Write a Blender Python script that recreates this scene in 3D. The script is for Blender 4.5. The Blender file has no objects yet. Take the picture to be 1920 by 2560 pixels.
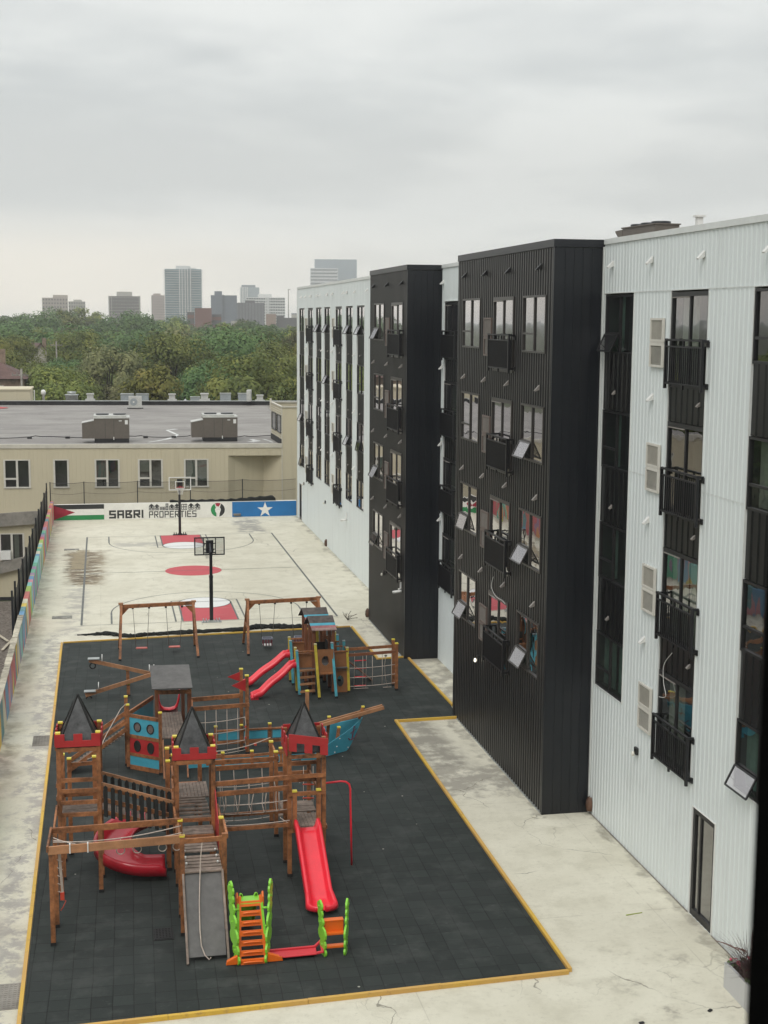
import bpy, math, random
from mathutils import Vector, Matrix
random.seed(7)
R = math.radians
SC = bpy.context.scene
COL = SC.collection
CAMH = 12.9

# ---------------------------------------------------------------- helpers
def link(o):
    COL.objects.link(o); return o
def tag(o, label=None, cat=None, group=None, kind=None):
    if label: o['label'] = label
    if cat: o['category'] = cat
    if group: o['group'] = group
    if kind: o['kind'] = kind
    return o
def empty(name, loc=(0, 0, 0), rz=0.0, label=None, cat=None, group=None):
    o = bpy.data.objects.new(name, None); o.empty_display_size = .2
    o.location = loc; o.rotation_euler = (0, 0, rz); link(o)
    return tag(o, label, cat, group)
def kids(o): return [c for c in o.children]
def copy_tree(o, parent=None):
    c = o.copy(); link(c); c.parent = parent
    for ch in kids(o): copy_tree(ch, c)
    return c

class MB:
    def __init__(s): s.v = []; s.f = []; s.m = []; s.k = 0; s.sm = []
    def mi(s, k): s.k = k; return s
    def add(s, vs, fs, smooth=False):
        b = len(s.v); s.v.extend([tuple(v) for v in vs])
        for f in fs: s.f.append(tuple(b + i for i in f)); s.m.append(s.k); s.sm.append(smooth)
        return s
    def box(s, x0, x1, y0, y1, z0, z1):
        return s.add([(x0,y0,z0),(x1,y0,z0),(x1,y1,z0),(x0,y1,z0),(x0,y0,z1),(x1,y0,z1),(x1,y1,z1),(x0,y1,z1)],
                     [(0,3,2,1),(4,5,6,7),(0,1,5,4),(1,2,6,5),(2,3,7,6),(3,0,4,7)])
    def beam(s, p, q, w, h, up=(0,0,1)):
        p = Vector(p); q = Vector(q); d = (q-p)
        if d.length < 1e-6: return s
        d.normalize(); u = Vector(up)
        if abs(d.dot(u)) > .98: u = Vector((0,1,0))
        r = d.cross(u).normalized(); u = r.cross(d).normalized()
        r *= w/2; u *= h/2
        vs = [p-r-u, p+r-u, p+r+u, p-r+u, q-r-u, q+r-u, q+r+u, q-r+u]
        return s.add(vs, [(0,1,2,3),(7,6,5,4),(0,4,5,1),(1,5,6,2),(2,6,7,3),(3,7,4,0)])
    def tube(s, pts, r, n=8, caps=True):
        pts = [Vector(p) for p in pts]; rings = []; prev = None
        for i, p in enumerate(pts):
            a = pts[max(0,i-1)]; b = pts[min(len(pts)-1,i+1)]; d = (b-a).normalized()
            if prev is None:
                u = Vector((0,0,1)) if abs(d.z) < .9 else Vector((1,0,0))
                u = (u - d*u.dot(d)).normalized()
            else: u = (prev - d*prev.dot(d)).normalized()
            prev = u; w = d.cross(u)
            rr = r[i] if isinstance(r, (list,tuple)) else r
            rings.append([p + (u*math.cos(2*math.pi*k/n) + w*math.sin(2*math.pi*k/n))*rr for k in range(n)])
        vs = [v for ring in rings for v in ring]; fs = []
        for i in range(len(pts)-1):
            for k in range(n):
                a = i*n+k; b = i*n+(k+1)%n
                fs.append((a, b, b+n, a+n))
        if caps: fs.append(tuple(range(n))[::-1]); fs.append(tuple((len(pts)-1)*n+k for k in range(n)))
        return s.add(vs, fs, True)
    def poly(s, pts, d):                       # planar polygon extruded by vector d
        pts = [Vector(p) for p in pts]; d = Vector(d); n = len(pts)
        vs = pts + [p+d for p in pts]
        fs = [tuple(range(n))[::-1], tuple(range(n, 2*n))]
        for i in range(n): j = (i+1)%n; fs.append((i, j, j+n, i+n))
        return s.add(vs, fs)
    def quad(s, a, b, c, d): return s.add([a,b,c,d], [(0,1,2,3)])
    def grid(s, rows, smooth=True):
        n = len(rows[0]); vs = [p for r in rows for p in r]; fs = []
        for i in range(len(rows)-1):
            for j in range(n-1):
                a = i*n+j; fs.append((a, a+1, a+n+1, a+n))
        return s.add(vs, fs, smooth)
    def lathe(s, prof, n=16, c=(0,0,0), sweep=2*math.pi):
        rows = []
        for k in range(n+1):
            a = sweep*k/n
            rows.append([(c[0]+r*math.cos(a), c[1]+r*math.sin(a), c[2]+z) for r, z in prof])
        return s.grid(rows)
    def disc(s, c, r, nrm='z', n=24, t=.004, rx=None):
        pts = []
        for k in range(n):
            a = 2*math.pi*k/n; u = math.cos(a)*(rx or r); w = math.sin(a)*r
            pts.append({'z': (c[0]+u, c[1]+w, c[2]), 'y': (c[0]+u, c[1], c[2]+w), 'x': (c[0], c[1]+u, c[2]+w)}[nrm])
        return s.poly(pts, {'z': (0,0,t), 'y': (0,t,0), 'x': (t,0,0)}[nrm])
    def build(s, name, mats, parent=None, label=None, loc=None, bevel=0, thick=0):
        me = bpy.data.meshes.new(name); me.from_pydata(s.v, [], s.f)
        if not isinstance(mats, (list, tuple)): mats = [mats]
        for m in mats: me.materials.append(m)
        me.polygons.foreach_set('material_index', s.m)
        me.polygons.foreach_set('use_smooth', s.sm); me.update()
        o = bpy.data.objects.new(name, me); link(o)
        if parent is not None: o.parent = parent
        if loc: o.location = loc
        if label: o['label'] = label
        if thick:
            md = o.modifiers.new('s', 'SOLIDIFY'); md.thickness = thick; md.offset = 0
        if bevel:
            md = o.modifiers.new('b', 'BEVEL'); md.width = bevel; md.segments = 2; md.limit_method = 'ANGLE'
        return o

def structure(o): o['kind'] = 'structure'; return o

# ---------------------------------------------------------------- materials
class NT:
    def __init__(s, m): s.t = m.node_tree; s.n = s.t.nodes; s.l = s.t.links
    def node(s, ty, ins=None, **kw):
        n = s.n.new(ty)
        for k, v in kw.items(): setattr(n, k, v)
        for k, v in (ins or {}).items():
            if isinstance(v, bpy.types.NodeSocket): s.l.new(v, n.inputs[k])
            else: n.inputs[k].default_value = v
        return n
    def math(s, op, a, b=0.0, c=None, clamp=False):
        ins = {0: a, 1: b}
        if c is not None: ins[2] = c
        return s.node('ShaderNodeMath', ins, operation=op, use_clamp=clamp).outputs[0]
    def mix(s, f, a, b, mode='MIX'):
        n = s.node('ShaderNodeMix', {0: f}, data_type='RGBA', blend_type=mode)
        for i, v in ((6, a), (7, b)):
            if isinstance(v, bpy.types.NodeSocket): s.l.new(v, n.inputs[i])
            else: n.inputs[i].default_value = (*v, 1) if len(v) == 3 else v
        return n.outputs[2]
    def noise(s, scale, detail=4, rough=.55, vec=None, dist=0.0):
        ins = {'Scale': scale, 'Detail': detail, 'Roughness': rough, 'Distortion': dist}
        if vec is not None: ins['Vector'] = vec
        return s.node('ShaderNodeTexNoise', ins).outputs[0]
    def pos(s): return s.node('ShaderNodeNewGeometry').outputs['Position']
    def obj(s): return s.node('ShaderNodeTexCoord').outputs['Object']
    def scale(s, vec, v, loc=(0,0,0), rot=(0,0,0)):
        return s.node('ShaderNodeMapping', {0: vec, 1: loc, 2: rot, 3: v}).outputs[0]
    def ramp(s, f, a, b):              # smooth 0..1 between a and b
        return s.node('ShaderNodeMapRange', {0: f, 1: a, 2: b, 3: 0.0, 4: 1.0}, interpolation_type='SMOOTHSTEP').outputs[0]
    def sep(s, v): return s.node('ShaderNodeSeparateXYZ', {0: v}).outputs
    def bump(s, h, strength=.3, dist=.02):
        return s.node('ShaderNodeBump', {'Strength': strength, 'Distance': dist, 'Height': h}).outputs[0]
def newmat(name):
    m = bpy.data.materials.new(name); m.use_nodes = True
    nt = NT(m); p = nt.n['Principled BSDF']; return m, nt, p
MATS = {}
def simple(name, col, rough=.6, var=.12, scale=6., metal=0., bump=0., spec=None, dark=None, stretch=None, coat=0., emit=0.):
    if name in MATS: return MATS[name]
    m, nt, p = newmat(name)
    vec = nt.obj()
    if stretch: vec = nt.scale(vec, stretch)
    n1 = nt.noise(scale, 5, .6, vec)
    n2 = nt.noise(scale*.17, 3, .5, vec)
    f = nt.math('MULTIPLY_ADD', nt.math('ADD', n1, n2), 1.4, -.9, clamp=True)
    lo = dark or tuple(c*(1-2*var) for c in col); hi = tuple(min(1, c*(1+var)) for c in col)
    nt.l.new(nt.mix(f, lo, hi), p.inputs['Base Color'])
    p.inputs['Roughness'].default_value = rough; p.inputs['Metallic'].default_value = metal
    if spec is not None: p.inputs['Specular IOR Level'].default_value = spec
    if coat: p.inputs['Coat Weight'].default_value = coat; p.inputs['Coat Roughness'].default_value = .15
    if bump: nt.l.new(nt.bump(n1, bump, .01), p.inputs['Normal'])
    if emit:
        p.inputs['Emission Color'].default_value = (*col, 1); p.inputs['Emission Strength'].default_value = emit
    MATS[name] = m; return m

M = {}
M['wood'] = simple('wood', (.33,.13,.048), .6, .42, 3.0, stretch=(3,3,3), bump=.25)
M['wood_red'] = simple('wood_red', (.21,.075,.034), .6, .3, 3.0, bump=.25)
M['wood_light'] = simple('wood_light', (.37,.18,.085), .65, .3, 4.0, bump=.25)
M['ply'] = simple('brown_panel', (.29,.125,.05), .5, .15, 5)
M['plank'] = simple('weathered_planks', (.24,.185,.15), .85, .35, 7.0, bump=.3)
M['plank_dark'] = simple('dark_planks', (.10,.085,.078), .85, .35, 7.0, bump=.3)
M['cap'] = simple('yellow_cap', (.75,.62,.07), .4, .1)
M['foot'] = simple('black_foot', (.012,.012,.012), .7)
M['red'] = simple('red_panel', (.42,.022,.024), .45, .12, 4)
M['redp'] = simple('red_plastic', (.78,.02,.04), .3, .08, 3, coat=.25)
M['redd'] = simple('dark_red_plastic', (.46,.012,.026), .3, .1, 3, coat=.25)
M['blue'] = simple('blue_panel', (.06,.34,.45), .5, .12, 4)
M['blue_post'] = simple('blue_post', (.09,.40,.48), .55, .2, 8)
M['yellow_post'] = simple('yellow_post', (.60,.47,.05), .55, .2, 8)
M['grey_panel'] = simple('grey_panel', (.115,.11,.105), .7, .2, 5)
M['slate'] = simple('black_roof_panel', (.065,.066,.067), .38, .45, 9, bump=.3)
M['picket'] = simple('black_picket', (.014,.014,.013), .6)
M['rope'] = simple('rope', (.50,.42,.36), .9, .15, 20)
M['rope_red'] = simple('red_connector', (.55,.06,.03), .5)
M['chain'] = simple('chain', (.22,.2,.18), .5, .2, metal=.3)
M['white'] = simple('white_paint', (.72,.72,.69), .6, .06, 5)
M['black_metal'] = simple('black_metal', (.011,.012,.016), .4, .2)
M['rail'] = simple('black_railing', (.009,.009,.011), .45)
M['frame_dark'] = simple('black_window_frame', (.016,.016,.017), .4)
M['frame_bronze'] = simple('bronze_window_frame', (.045,.041,.038), .35, .15)
M['lightframe'] = simple('cream_window_frame', (.60,.58,.52), .5, .06)
M['tyre'] = simple('tyre', (.02,.02,.02), .8)
M['green_toy'] = simple('lime_plastic', (.24,.62,.045), .35, .06, coat=.15)
M['orange_toy'] = simple('orange_plastic', (.80,.15,.012), .35, .06, coat=.15)
M['pinkred'] = simple('pink_red_plastic', (.70,.045,.06), .4, .06)
M['netting'] = simple('rolled_black_net', (.010,.012,.011), .9, .4, 12, bump=.6)
M['hvac'] = simple('brown_hvac', (.125,.108,.09), .5, .08)
M['hvac_light'] = simple('light_hvac', (.50,.50,.47), .5, .12)
M['hvac_grey'] = simple('grey_hvac', (.30,.33,.34), .5, .1)
M['galv'] = simple('galvanised', (.42,.44,.43), .35, .15, metal=.5)
M['flash'] = simple('roof_flashing', (.58,.55,.47), .5, .08)
M['tar'] = simple('black_tar', (.016,.016,.018), .7, .3)
M['concrete'] = simple('grey_concrete', (.27,.25,.22), .9, .25, 3)
M['curtain'] = simple('pale_curtain', (.34,.37,.31), .9, .15, 4)
M['curtain_g'] = simple('green_curtain', (.16,.27,.22), .9, .2, 4)
M['room'] = simple('dim_room', (.055,.062,.055), .9, .3, 1.5)
M['room_green'] = simple('green_room', (.045,.075,.055), .9, .3, 1.5)
M['soil'] = simple('soil', (.03,.02,.015), .95)
M['vent_white'] = simple('vent_white', (.62,.60,.54), .5, .05)
M['vent_brown'] = simple('vent_brown', (.15,.115,.10), .5, .1)
M['vent_louvre'] = simple('vent_louvre_pale', (.40,.385,.34), .6, .1)
M['vent_grille'] = simple('vent_grille_grey', (.24,.22,.20), .6, .1)

def mat_planar_stripes():
    pass

def glass():
    m, nt, p = newmat('window_glass'); out = nt.n['Material Output']
    g = nt.node('ShaderNodeBsdfGlossy', {'Color': (.97,.95,.97,1), 'Roughness': .012})
    w = nt.noise(.9, 2, .5, nt.obj())
    nt.l.new(nt.bump(w, .12, .05), g.inputs['Normal'])
    t = nt.node('ShaderNodeBsdfTransparent', {'Color': (.62,.66,.63,1)})
    fr = nt.node('ShaderNodeLayerWeight', {'Blend': .5})
    f = nt.math('MINIMUM', nt.math('MULTIPLY_ADD', nt.math('POWER', fr.outputs[1], 5.0), 2.7, .11), .82)
    x = nt.node('ShaderNodeMixShader', {0: f, 1: t.outputs[0], 2: g.outputs[0]})
    nt.l.new(x.outputs[0], out.inputs[0]); nt.n.remove(p); return m
M['glass'] = glass()
def net_mat(name, dens, col):
    m, nt, p = newmat(name); out = nt.n['Material Output']
    p.inputs['Base Color'].default_value = (*col, 1); p.inputs['Roughness'].default_value = .9
    t = nt.node('ShaderNodeBsdfTransparent')
    n = nt.noise(.6, 3, .5, nt.obj()); f = nt.math('MULTIPLY_ADD', n, .25, dens-.12, clamp=True)
    x = nt.node('ShaderNodeMixShader', {0: f, 1: t.outputs[0], 2: p.outputs[0]})
    nt.l.new(x.outputs[0], out.inputs[0]); return m
M['net_side'] = net_mat('fence_netting_dense', .88, (.02,.022,.022))
M['net_back'] = net_mat('fence_netting', .24, (.03,.03,.028))
def clear_mat():
    m, nt, p = newmat('clear_backboard'); out = nt.n['Material Output']
    g = nt.node('ShaderNodeBsdfGlossy', {'Color': (.9,.9,.9,1), 'Roughness': .05})
    t = nt.node('ShaderNodeBsdfTransparent', {'Color': (.86,.87,.87,1)})
    x = nt.node('ShaderNodeMixShader', {0: .05, 1: t.outputs[0], 2: g.outputs[0]})
    nt.l.new(x.outputs[0], out.inputs[0]); nt.n.remove(p); return m
M['clear'] = clear_mat()

def boxmask(nt, xyz, x0, x1, y0, y1, s=.3):
    x, y = xyz[0], xyz[1]
    a = nt.math('MULTIPLY', nt.ramp(x, x0-s, x0+s), nt.math('SUBTRACT', 1.0, nt.ramp(x, x1-s, x1+s)))
    b = nt.math('MULTIPLY', nt.ramp(y, y0-s, y0+s), nt.math('SUBTRACT', 1.0, nt.ramp(y, y1-s, y1+s)))
    return nt.math('MULTIPLY', a, b)

def deck_mat():
    m, nt, p = newmat('cream_deck_coating')
    P = nt.pos(); s = nt.sep(P)
    big = nt.noise(.22, 5, .6, P); mid = nt.noise(1.3, 6, .65, P); fine = nt.noise(9, 5, .7, P)
    base = nt.mix(nt.ramp(big, .3, .7), (.56,.53,.425), (.67,.64,.53))
    base = nt.mix(nt.math('MULTIPLY', nt.ramp(mid, .42, .72), .6), base, (.47,.44,.345))
    base = nt.mix(nt.math('MULTIPLY', nt.ramp(fine, .52, .75), .5), base, (.38,.35,.28))
    # brushed streaks across the court
    st = nt.noise(1.0, 6, .7, nt.scale(P, (.5, 3.2, 1)))
    base = nt.mix(nt.math('MULTIPLY', nt.ramp(st, .58, .75), .38), base, (.42,.385,.32))
    wn = nt.noise(2.1, 5, .65, P)
    wv = nt.noise(.8, 4, .6, P)
    warp = nt.node('ShaderNodeVectorMath', {0: P, 1: (0,0,0)}, operation='ADD')
    cmb = nt.node('ShaderNodeCombineXYZ', {0: nt.math('MULTIPLY_ADD', wv, 1.6, -.8), 1: nt.math('MULTIPLY_ADD', wn, 2.6, -1.3), 2: 0.0})
    nt.l.new(cmb.outputs[0], warp.inputs[1]); W = nt.sep(warp.outputs[0])
    def stain_shade(col, amt, x0, x1, y0, y1, s, lo=.35, hi=.6, src=None):
        nonlocal base
        k = nt.math('MULTIPLY', boxmask(nt, W, x0, x1, y0, y1, s), nt.math('MULTIPLY', nt.ramp(src or mid, lo, hi), amt), clamp=True)
        base = nt.mix(k, base, col)
    # purple grey scuffs along the left of the rubber
    stain_shade((.25,.23,.235), .62, -2.5, -1.72, 24, 57.5, .22, .44, .56, nt.noise(1.9, 7, .72, P))
    stain_shade((.33,.31,.29), .65, -1.9, -1.0, 57, 68.5, .3, .4, .6)
    # brown staining by the left side of the court
    stain_shade((.235,.185,.12), .97, -1.95, -.15, 67.8, 78.0, .38, .40, .50, nt.noise(1.2, 7, .72, nt.scale(P, (.7,1.5,1))))
    stain_shade((.10,.072,.045), .9, -2.0, -.5, 68.2, 77.6, .35, .46, .56, nt.noise(1.6, 7, .75, nt.scale(P, (.8,2.2,1))))
    stain_shade((.30,.25,.16), .8, -1.75, -1.05, 72.5, 78.2, .04, .30, .45)
    # grey wet marks near the far wall and court
    stain_shade((.30,.29,.265), .9, 8.0, 9.6, 83.5, 89, .35, .40, .52)
    stain_shade((.36,.345,.31), .7, .4, 4.0, 79.2, 80.6, .4, .35, .5)
    # damp dirty bay next to the near black block and between the blocks
    stain_shade((.20,.185,.155), .8, 9.0, 10.3, 37.5, 42.6, .4, .3, .55)
    stain_shade((.30,.28,.235), .9, 9.0, 11.2, 35.4, 37.6, .35, .35, .55)
    stain_shade((.28,.26,.22), .75, 11.2, 12.6, 44, 50.9, .25, .38, .6)
    stain_shade((.33,.31,.27), .7, 10.4, 12.6, 51.5, 57, .5, .5, .65)
    stain_shade((.26,.24,.21), .8, 9.6, 11.6, 22.6, 25.5, .5, .56, .7)
    stain_shade((.40,.36,.27), .6, -3.25, -2.7, 30, 90, .2, .4, .6)
    stain_shade((.27,.25,.20), .75, 12.22, 12.6, 14, 90, .10, .36, .6)  # down to the cracks: contact shade at wall bases, painted into the deck
    stain_shade((.27,.25,.20), .7, 10.88, 11.3, 33.4, 43.2, .08, .36, .6)
    stain_shade((.27,.25,.20), .7, 10.88, 11.3, 50.5, 57.9, .08, .36, .6)
    stain_shade((.33,.30,.24), .7, -3.3, -3.02, 20, 90, .10, .36, .6)
    # cracks
    def cracks(sc, wth, amt, thr):
        nonlocal base
        n = nt.node('ShaderNodeVectorMath', {0: nt.node('ShaderNodeTexNoise', {'Vector': P, 'Scale': 1.1, 'Detail': 4}).outputs[1], 1: (.9,.9,0)}, operation='MULTIPLY')
        v = nt.node('ShaderNodeVectorMath', {0: P, 1: n.outputs[0]}, operation='ADD')
        vo = nt.node('ShaderNodeTexVoronoi', {'Vector': v.outputs[0], 'Scale': sc}, feature='DISTANCE_TO_EDGE')
        k = nt.math('SUBTRACT', 1.0, nt.ramp(vo.outputs[0], 0.0, wth))
        k = nt.math('MULTIPLY', k, nt.math('MULTIPLY', nt.ramp(nt.noise(.35, 2, .5, nt.scale(P, (1,1,1), (7,3,0))), thr, thr+.08), amt))
        base = nt.mix(k, base, (.13,.115,.09))
    cracks(.23, .004, .75, .50)
    cracks(.6, .007, .35, .55)
    # slab joints
    jx = nt.math('PINGPONG', nt.math('ADD', s[0], .3), 3.0); jy = nt.math('PINGPONG', nt.math('ADD', s[1], 1.4), 3.6)
    j = nt.math('MAXIMUM', nt.math('LESS_THAN', jx, .012), nt.math('LESS_THAN', jy, .02))
    base = nt.mix(nt.math('MULTIPLY', j, nt.math('MULTIPLY', nt.ramp(mid, .35, .6), .35)), base, (.3,.27,.22))
    nt.l.new(base, p.inputs['Base Color']); p.inputs['Roughness'].default_value = .85
    nt.l.new(nt.bump(fine, .25, .01), p.inputs['Normal'])
    return m
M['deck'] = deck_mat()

def rubber_mat():
    m, nt, p = newmat('black_rubber_tiles')
    P = nt.pos()
    w = nt.node('ShaderNodeVectorMath', {0: nt.node('ShaderNodeTexNoise', {'Vector': P, 'Scale': .9, 'Detail': 3}).outputs[1], 1: (.05,.05,0)}, operation='MULTIPLY_ADD')
    nt.l.new(P, w.inputs[2])
    b = nt.node('ShaderNodeTexBrick', {'Vector': nt.scale(w.outputs[0], (1,1,1), (.12,.1,0), (0,0,R(1.1))), 'Color1': (.0165,.0212,.0193,1), 'Color2': (.026,.0325,.0295,1), 'Mortar': (.005,.006,.006,1),
        'Scale': 1.0, 'Mortar Size': .010, 'Mortar Smooth': .5, 'Brick Width': .40, 'Row Height': .42}, offset=.0, squash=1.0)
    n = nt.noise(1.2, 6, .65, P); f = nt.noise(30, 4, .7, P)
    c = nt.mix(nt.math('MULTIPLY', nt.ramp(n, .46, .72), .6), b.outputs[0], (.058,.062,.058))
    c = nt.mix(nt.math('MULTIPLY', nt.ramp(nt.noise(.35, 3, .5, P), .4, .7), .35), c, (.034,.038,.036))
    scuff = nt.noise(2.6, 5, .7, nt.scale(P, (1,2.4,1)))
    c = nt.mix(nt.math('MULTIPLY', nt.ramp(scuff, .62, .74), .4), c, (.10,.105,.10))
    c = nt.mix(nt.math('MULTIPLY', nt.ramp(nt.noise(7, 6, .8, P), .60, .72), .3), c, (.085,.088,.082))
    lf = nt.node('ShaderNodeTexVoronoi', {'Vector': P, 'Scale': 1.1, 'Randomness': 1.0})
    c = nt.mix(nt.math('MULTIPLY', nt.math('LESS_THAN', lf.outputs[0], .028), .8), c, (.42,.40,.34))
    nt.l.new(c, p.inputs['Base Color']); p.inputs['Roughness'].default_value = .78
    p.inputs['Specular IOR Level'].default_value = .3
    h = nt.math('ADD', nt.math('MULTIPLY', b.outputs[1], -1.2), nt.math('MULTIPLY', f, .35))
    nt.l.new(nt.bump(h, .5, .008), p.inputs['Normal'])
    return m
M['rubber'] = rubber_mat()
def edge_mat():
    m, nt, p = newmat('yellow_painted_timber')
    P = nt.pos(); n = nt.noise(5, 6, .7, P); l = nt.noise(.5, 2, .5, P)
    c = nt.mix(nt.ramp(l, .35, .65), (.62,.39,.05), (.56,.33,.09))
    c = nt.mix(nt.math('MULTIPLY', nt.ramp(n, .55, .72), .6), c, (.30,.17,.07))
    nt.l.new(c, p.inputs['Base Color']); p.inputs['Roughness'].default_value = .6
    return m
M['edging'] = edge_mat()
def worn(name, col, under=(.54,.52,.43), thr=.62, amt=.5):
    m, nt, p = newmat(name); P = nt.pos()
    n = nt.noise(3.2, 6, .7, P); st = nt.noise(1.5, 5, .7, nt.scale(P, (.6,4,1)))
    k = nt.math('MULTIPLY', nt.math('MAXIMUM', nt.ramp(n, thr, thr+.12), nt.ramp(st, thr, thr+.1)), amt)
    nt.l.new(nt.mix(k, col, under), p.inputs['Base Color']); p.inputs['Roughness'].default_value = .7
    return m
M['line'] = worn('court_line_paint', (.12,.125,.12), thr=.58)
M['court_red'] = worn('court_red_paint', (.50,.07,.085))
M['court_white'] = worn('court_white_paint', (.72,.72,.70))
M['drain'] = worn('dark_drain_patch', (.12,.12,.11), thr=.5)

def clad(name, col, rough, dirt, streak, spec=.5):
    m, nt, p = newmat(name); P = nt.pos()
    s = nt.noise(1.0, 5, .6, nt.scale(P, (2.2, 2.2, .12)))
    n = nt.noise(.7, 4, .55, P); b = nt.noise(6, 5, .65, P)
    c = nt.mix(nt.math('MULTIPLY', nt.ramp(s, .5, .75), streak), col, dirt)
    c = nt.mix(nt.math('MULTIPLY', nt.ramp(n, .55, .75), streak*.7), c, dirt)
    c = nt.mix(nt.math('MULTIPLY', nt.ramp(b, .7, .8), streak*.8), c, dirt)
    nt.l.new(c, p.inputs['Base Color']); p.inputs['Roughness'].default_value = rough
    p.inputs['Specular IOR Level'].default_value = spec
    nt.l.new(nt.bump(n, .06, .05), p.inputs['Normal'])
    return m
M['white_clad'] = clad('white_corrugated_steel', (.665,.71,.705), .42, (.54,.57,.56), .45)
M['black_clad'] = clad('black_corrugated_steel', (.006,.0065,.0075), .30, (.03,.026,.022), .3, .5)
M['black_crest'] = clad('painted_sheen_crests', (.040,.039,.038), .38, (.07,.065,.06), .5, .7)  # reflected light on the rib crests, put into a lighter colour
M['black_flat'] = clad('black_flat_steel', (.0055,.007,.0105), .38, (.018,.019,.021), .4, .5)
M['tan_clad'] = clad('tan_siding', (.55,.495,.36), .7, (.45,.40,.285), .4, .3)
M['tan_dark'] = clad('tan_siding_recess', (.37,.32,.22), .7, (.30,.25,.17), .4, .3)

def roof_mat():
    m, nt, p = newmat('grey_membrane_roof'); P = nt.pos()
    a = nt.noise(.25, 5, .6, nt.scale(P, (.5,1,1))); b = nt.noise(1.2, 6, .65, nt.scale(P, (.5,1.6,1)))
    c = nt.mix(nt.ramp(a, .35, .65), (.185,.168,.155), (.26,.243,.222))
    c = nt.mix(nt.math('MULTIPLY', nt.ramp(b, .60, .66), .55), c, (.40,.39,.37))
    c = nt.mix(nt.math('MULTIPLY', nt.ramp(nt.noise(.5, 6, .7, nt.scale(P, (.6,1,1), (5,2,0))), .5, .62), .45), c, (.12,.105,.10))
    s = nt.sep(P)
    j = nt.math('LESS_THAN', nt.math('PINGPONG', s[1], 1.5), .03)
    c = nt.mix(nt.math('MULTIPLY', j, nt.math('MULTIPLY', nt.ramp(b, .4, .6), .6)), c, (.30,.29,.27))
    nt.l.new(c, p.inputs['Base Color']); p.inputs['Roughness'].default_value = .6; return m
M['roof'] = roof_mat()

def mural_mat():
    m, nt, p = newmat('painted_mural_shards'); P = nt.pos(); s = nt.sep(P)
    v = nt.node('ShaderNodeCombineXYZ', {0: nt.math('ADD', s[1], nt.math('MULTIPLY', s[2], .35)), 1: nt.math('MULTIPLY', s[2], .28), 2: 0.0})
    vo = nt.node('ShaderNodeTexVoronoi', {'Vector': v.outputs[0], 'Scale': 1.15, 'Randomness': .9}, voronoi_dimensions='2D')
    f = nt.sep(vo.outputs['Color'])[0]
    r = nt.node('ShaderNodeValToRGB', {0: f}); cr = r.color_ramp; cr.interpolation = 'CONSTANT'
    cols = [(.50,.08,.07),(.05,.40,.24),(.70,.50,.03),(.08,.28,.50),(.68,.24,.05),(.33,.52,.05),(.62,.22,.28),(.66,.62,.46),(.04,.22,.26),(.30,.16,.32),(.55,.05,.09),(.18,.52,.50)]
    cr.elements[0].position = 0; cr.elements[0].color = (*cols[0], 1)
    cr.elements[1].position = 1/len(cols); cr.elements[1].color = (*cols[1], 1)
    for i in range(2, len(cols)): e = cr.elements.new(i/len(cols)); e.color = (*cols[i], 1)
    n = nt.noise(5, 5, .6, P)
    c = nt.mix(nt.math('MULTIPLY_ADD', nt.ramp(n, .5, .75), .35, .12), r.outputs[0], (.55,.53,.45))
    nt.l.new(c, p.inputs['Base Color']); p.inputs['Roughness'].default_value = .6; return m
M['mural'] = mural_mat()
def gravel_mat():
    m, nt, p = newmat('gravel'); P = nt.pos()
    v = nt.node('ShaderNodeTexVoronoi', {'Vector': P, 'Scale': 9.0}); n = nt.noise(.6, 4, .6, P)
    c = nt.mix(nt.sep(v.outputs['Color'])[0], (.07,.055,.045), (.22,.19,.165))
    c = nt.mix(nt.math('MULTIPLY', nt.ramp(n, .4, .7), .4), c, (.10,.085,.07))
    nt.l.new(c, p.inputs['Base Color']); p.inputs['Roughness'].default_value = .95
    nt.l.new(nt.bump(v.outputs[0], .6, .03), p.inputs['Normal']); return m
M['gravel'] = gravel_mat()
def terrain_mat():
    m, nt, p = newmat('grass_and_earth'); P = nt.pos()
    n = nt.noise(.03, 6, .65, P); f = nt.noise(.6, 5, .7, P)
    c = nt.mix(nt.ramp(n, .35, .65), (.045,.06,.022), (.075,.075,.04))
    c = nt.mix(nt.math('MULTIPLY', nt.ramp(f, .5, .7), .5), c, (.03,.045,.018))
    nt.l.new(c, p.inputs['Base Color']); p.inputs['Roughness'].default_value = .95; return m
M['terrain'] = terrain_mat()
def leaf_mat(name, lo, mid, hi, sc=.35):
    m, nt, p = newmat(name); g = nt.node('ShaderNodeNewGeometry'); P = g.outputs['Position']
    n = nt.noise(sc, 4, .6, P); r = nt.node('ShaderNodeObjectInfo').outputs['Random']
    rnd = g.outputs['Random Per Island']
    f = nt.math('ADD', nt.math('MULTIPLY', nt.ramp(n, .32, .68), .68), nt.math('MULTIPLY', rnd, .32))
    c = nt.mix(nt.ramp(f, .1, .55), lo, mid); c = nt.mix(nt.ramp(f, .5, 1.0), c, hi)
    hs = nt.node('ShaderNodeHueSaturation', {'Color': c, 'Hue': nt.math('MULTIPLY_ADD', r, .022, .482), 'Value': nt.math('MULTIPLY_ADD', r, .75, .68), 'Saturation': .92})
    nt.l.new(hs.outputs[0], p.inputs['Base Color']); p.inputs['Roughness'].default_value = .75
    p.inputs['Specular IOR Level'].default_value = .25
    out = nt.n['Material Output']
    tr = nt.node('ShaderNodeBsdfTranslucent', {'Color': hs.outputs[0]})
    x = nt.node('ShaderNodeMixShader', {0: .3, 1: p.outputs[0], 2: tr.outputs[0]})
    nt.l.new(x.outputs[0], out.inputs[0]); return m
M['leaf0'] = leaf_mat('dark_green_leaves', (.045,.085,.030), (.085,.155,.048), (.14,.22,.065))
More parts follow.
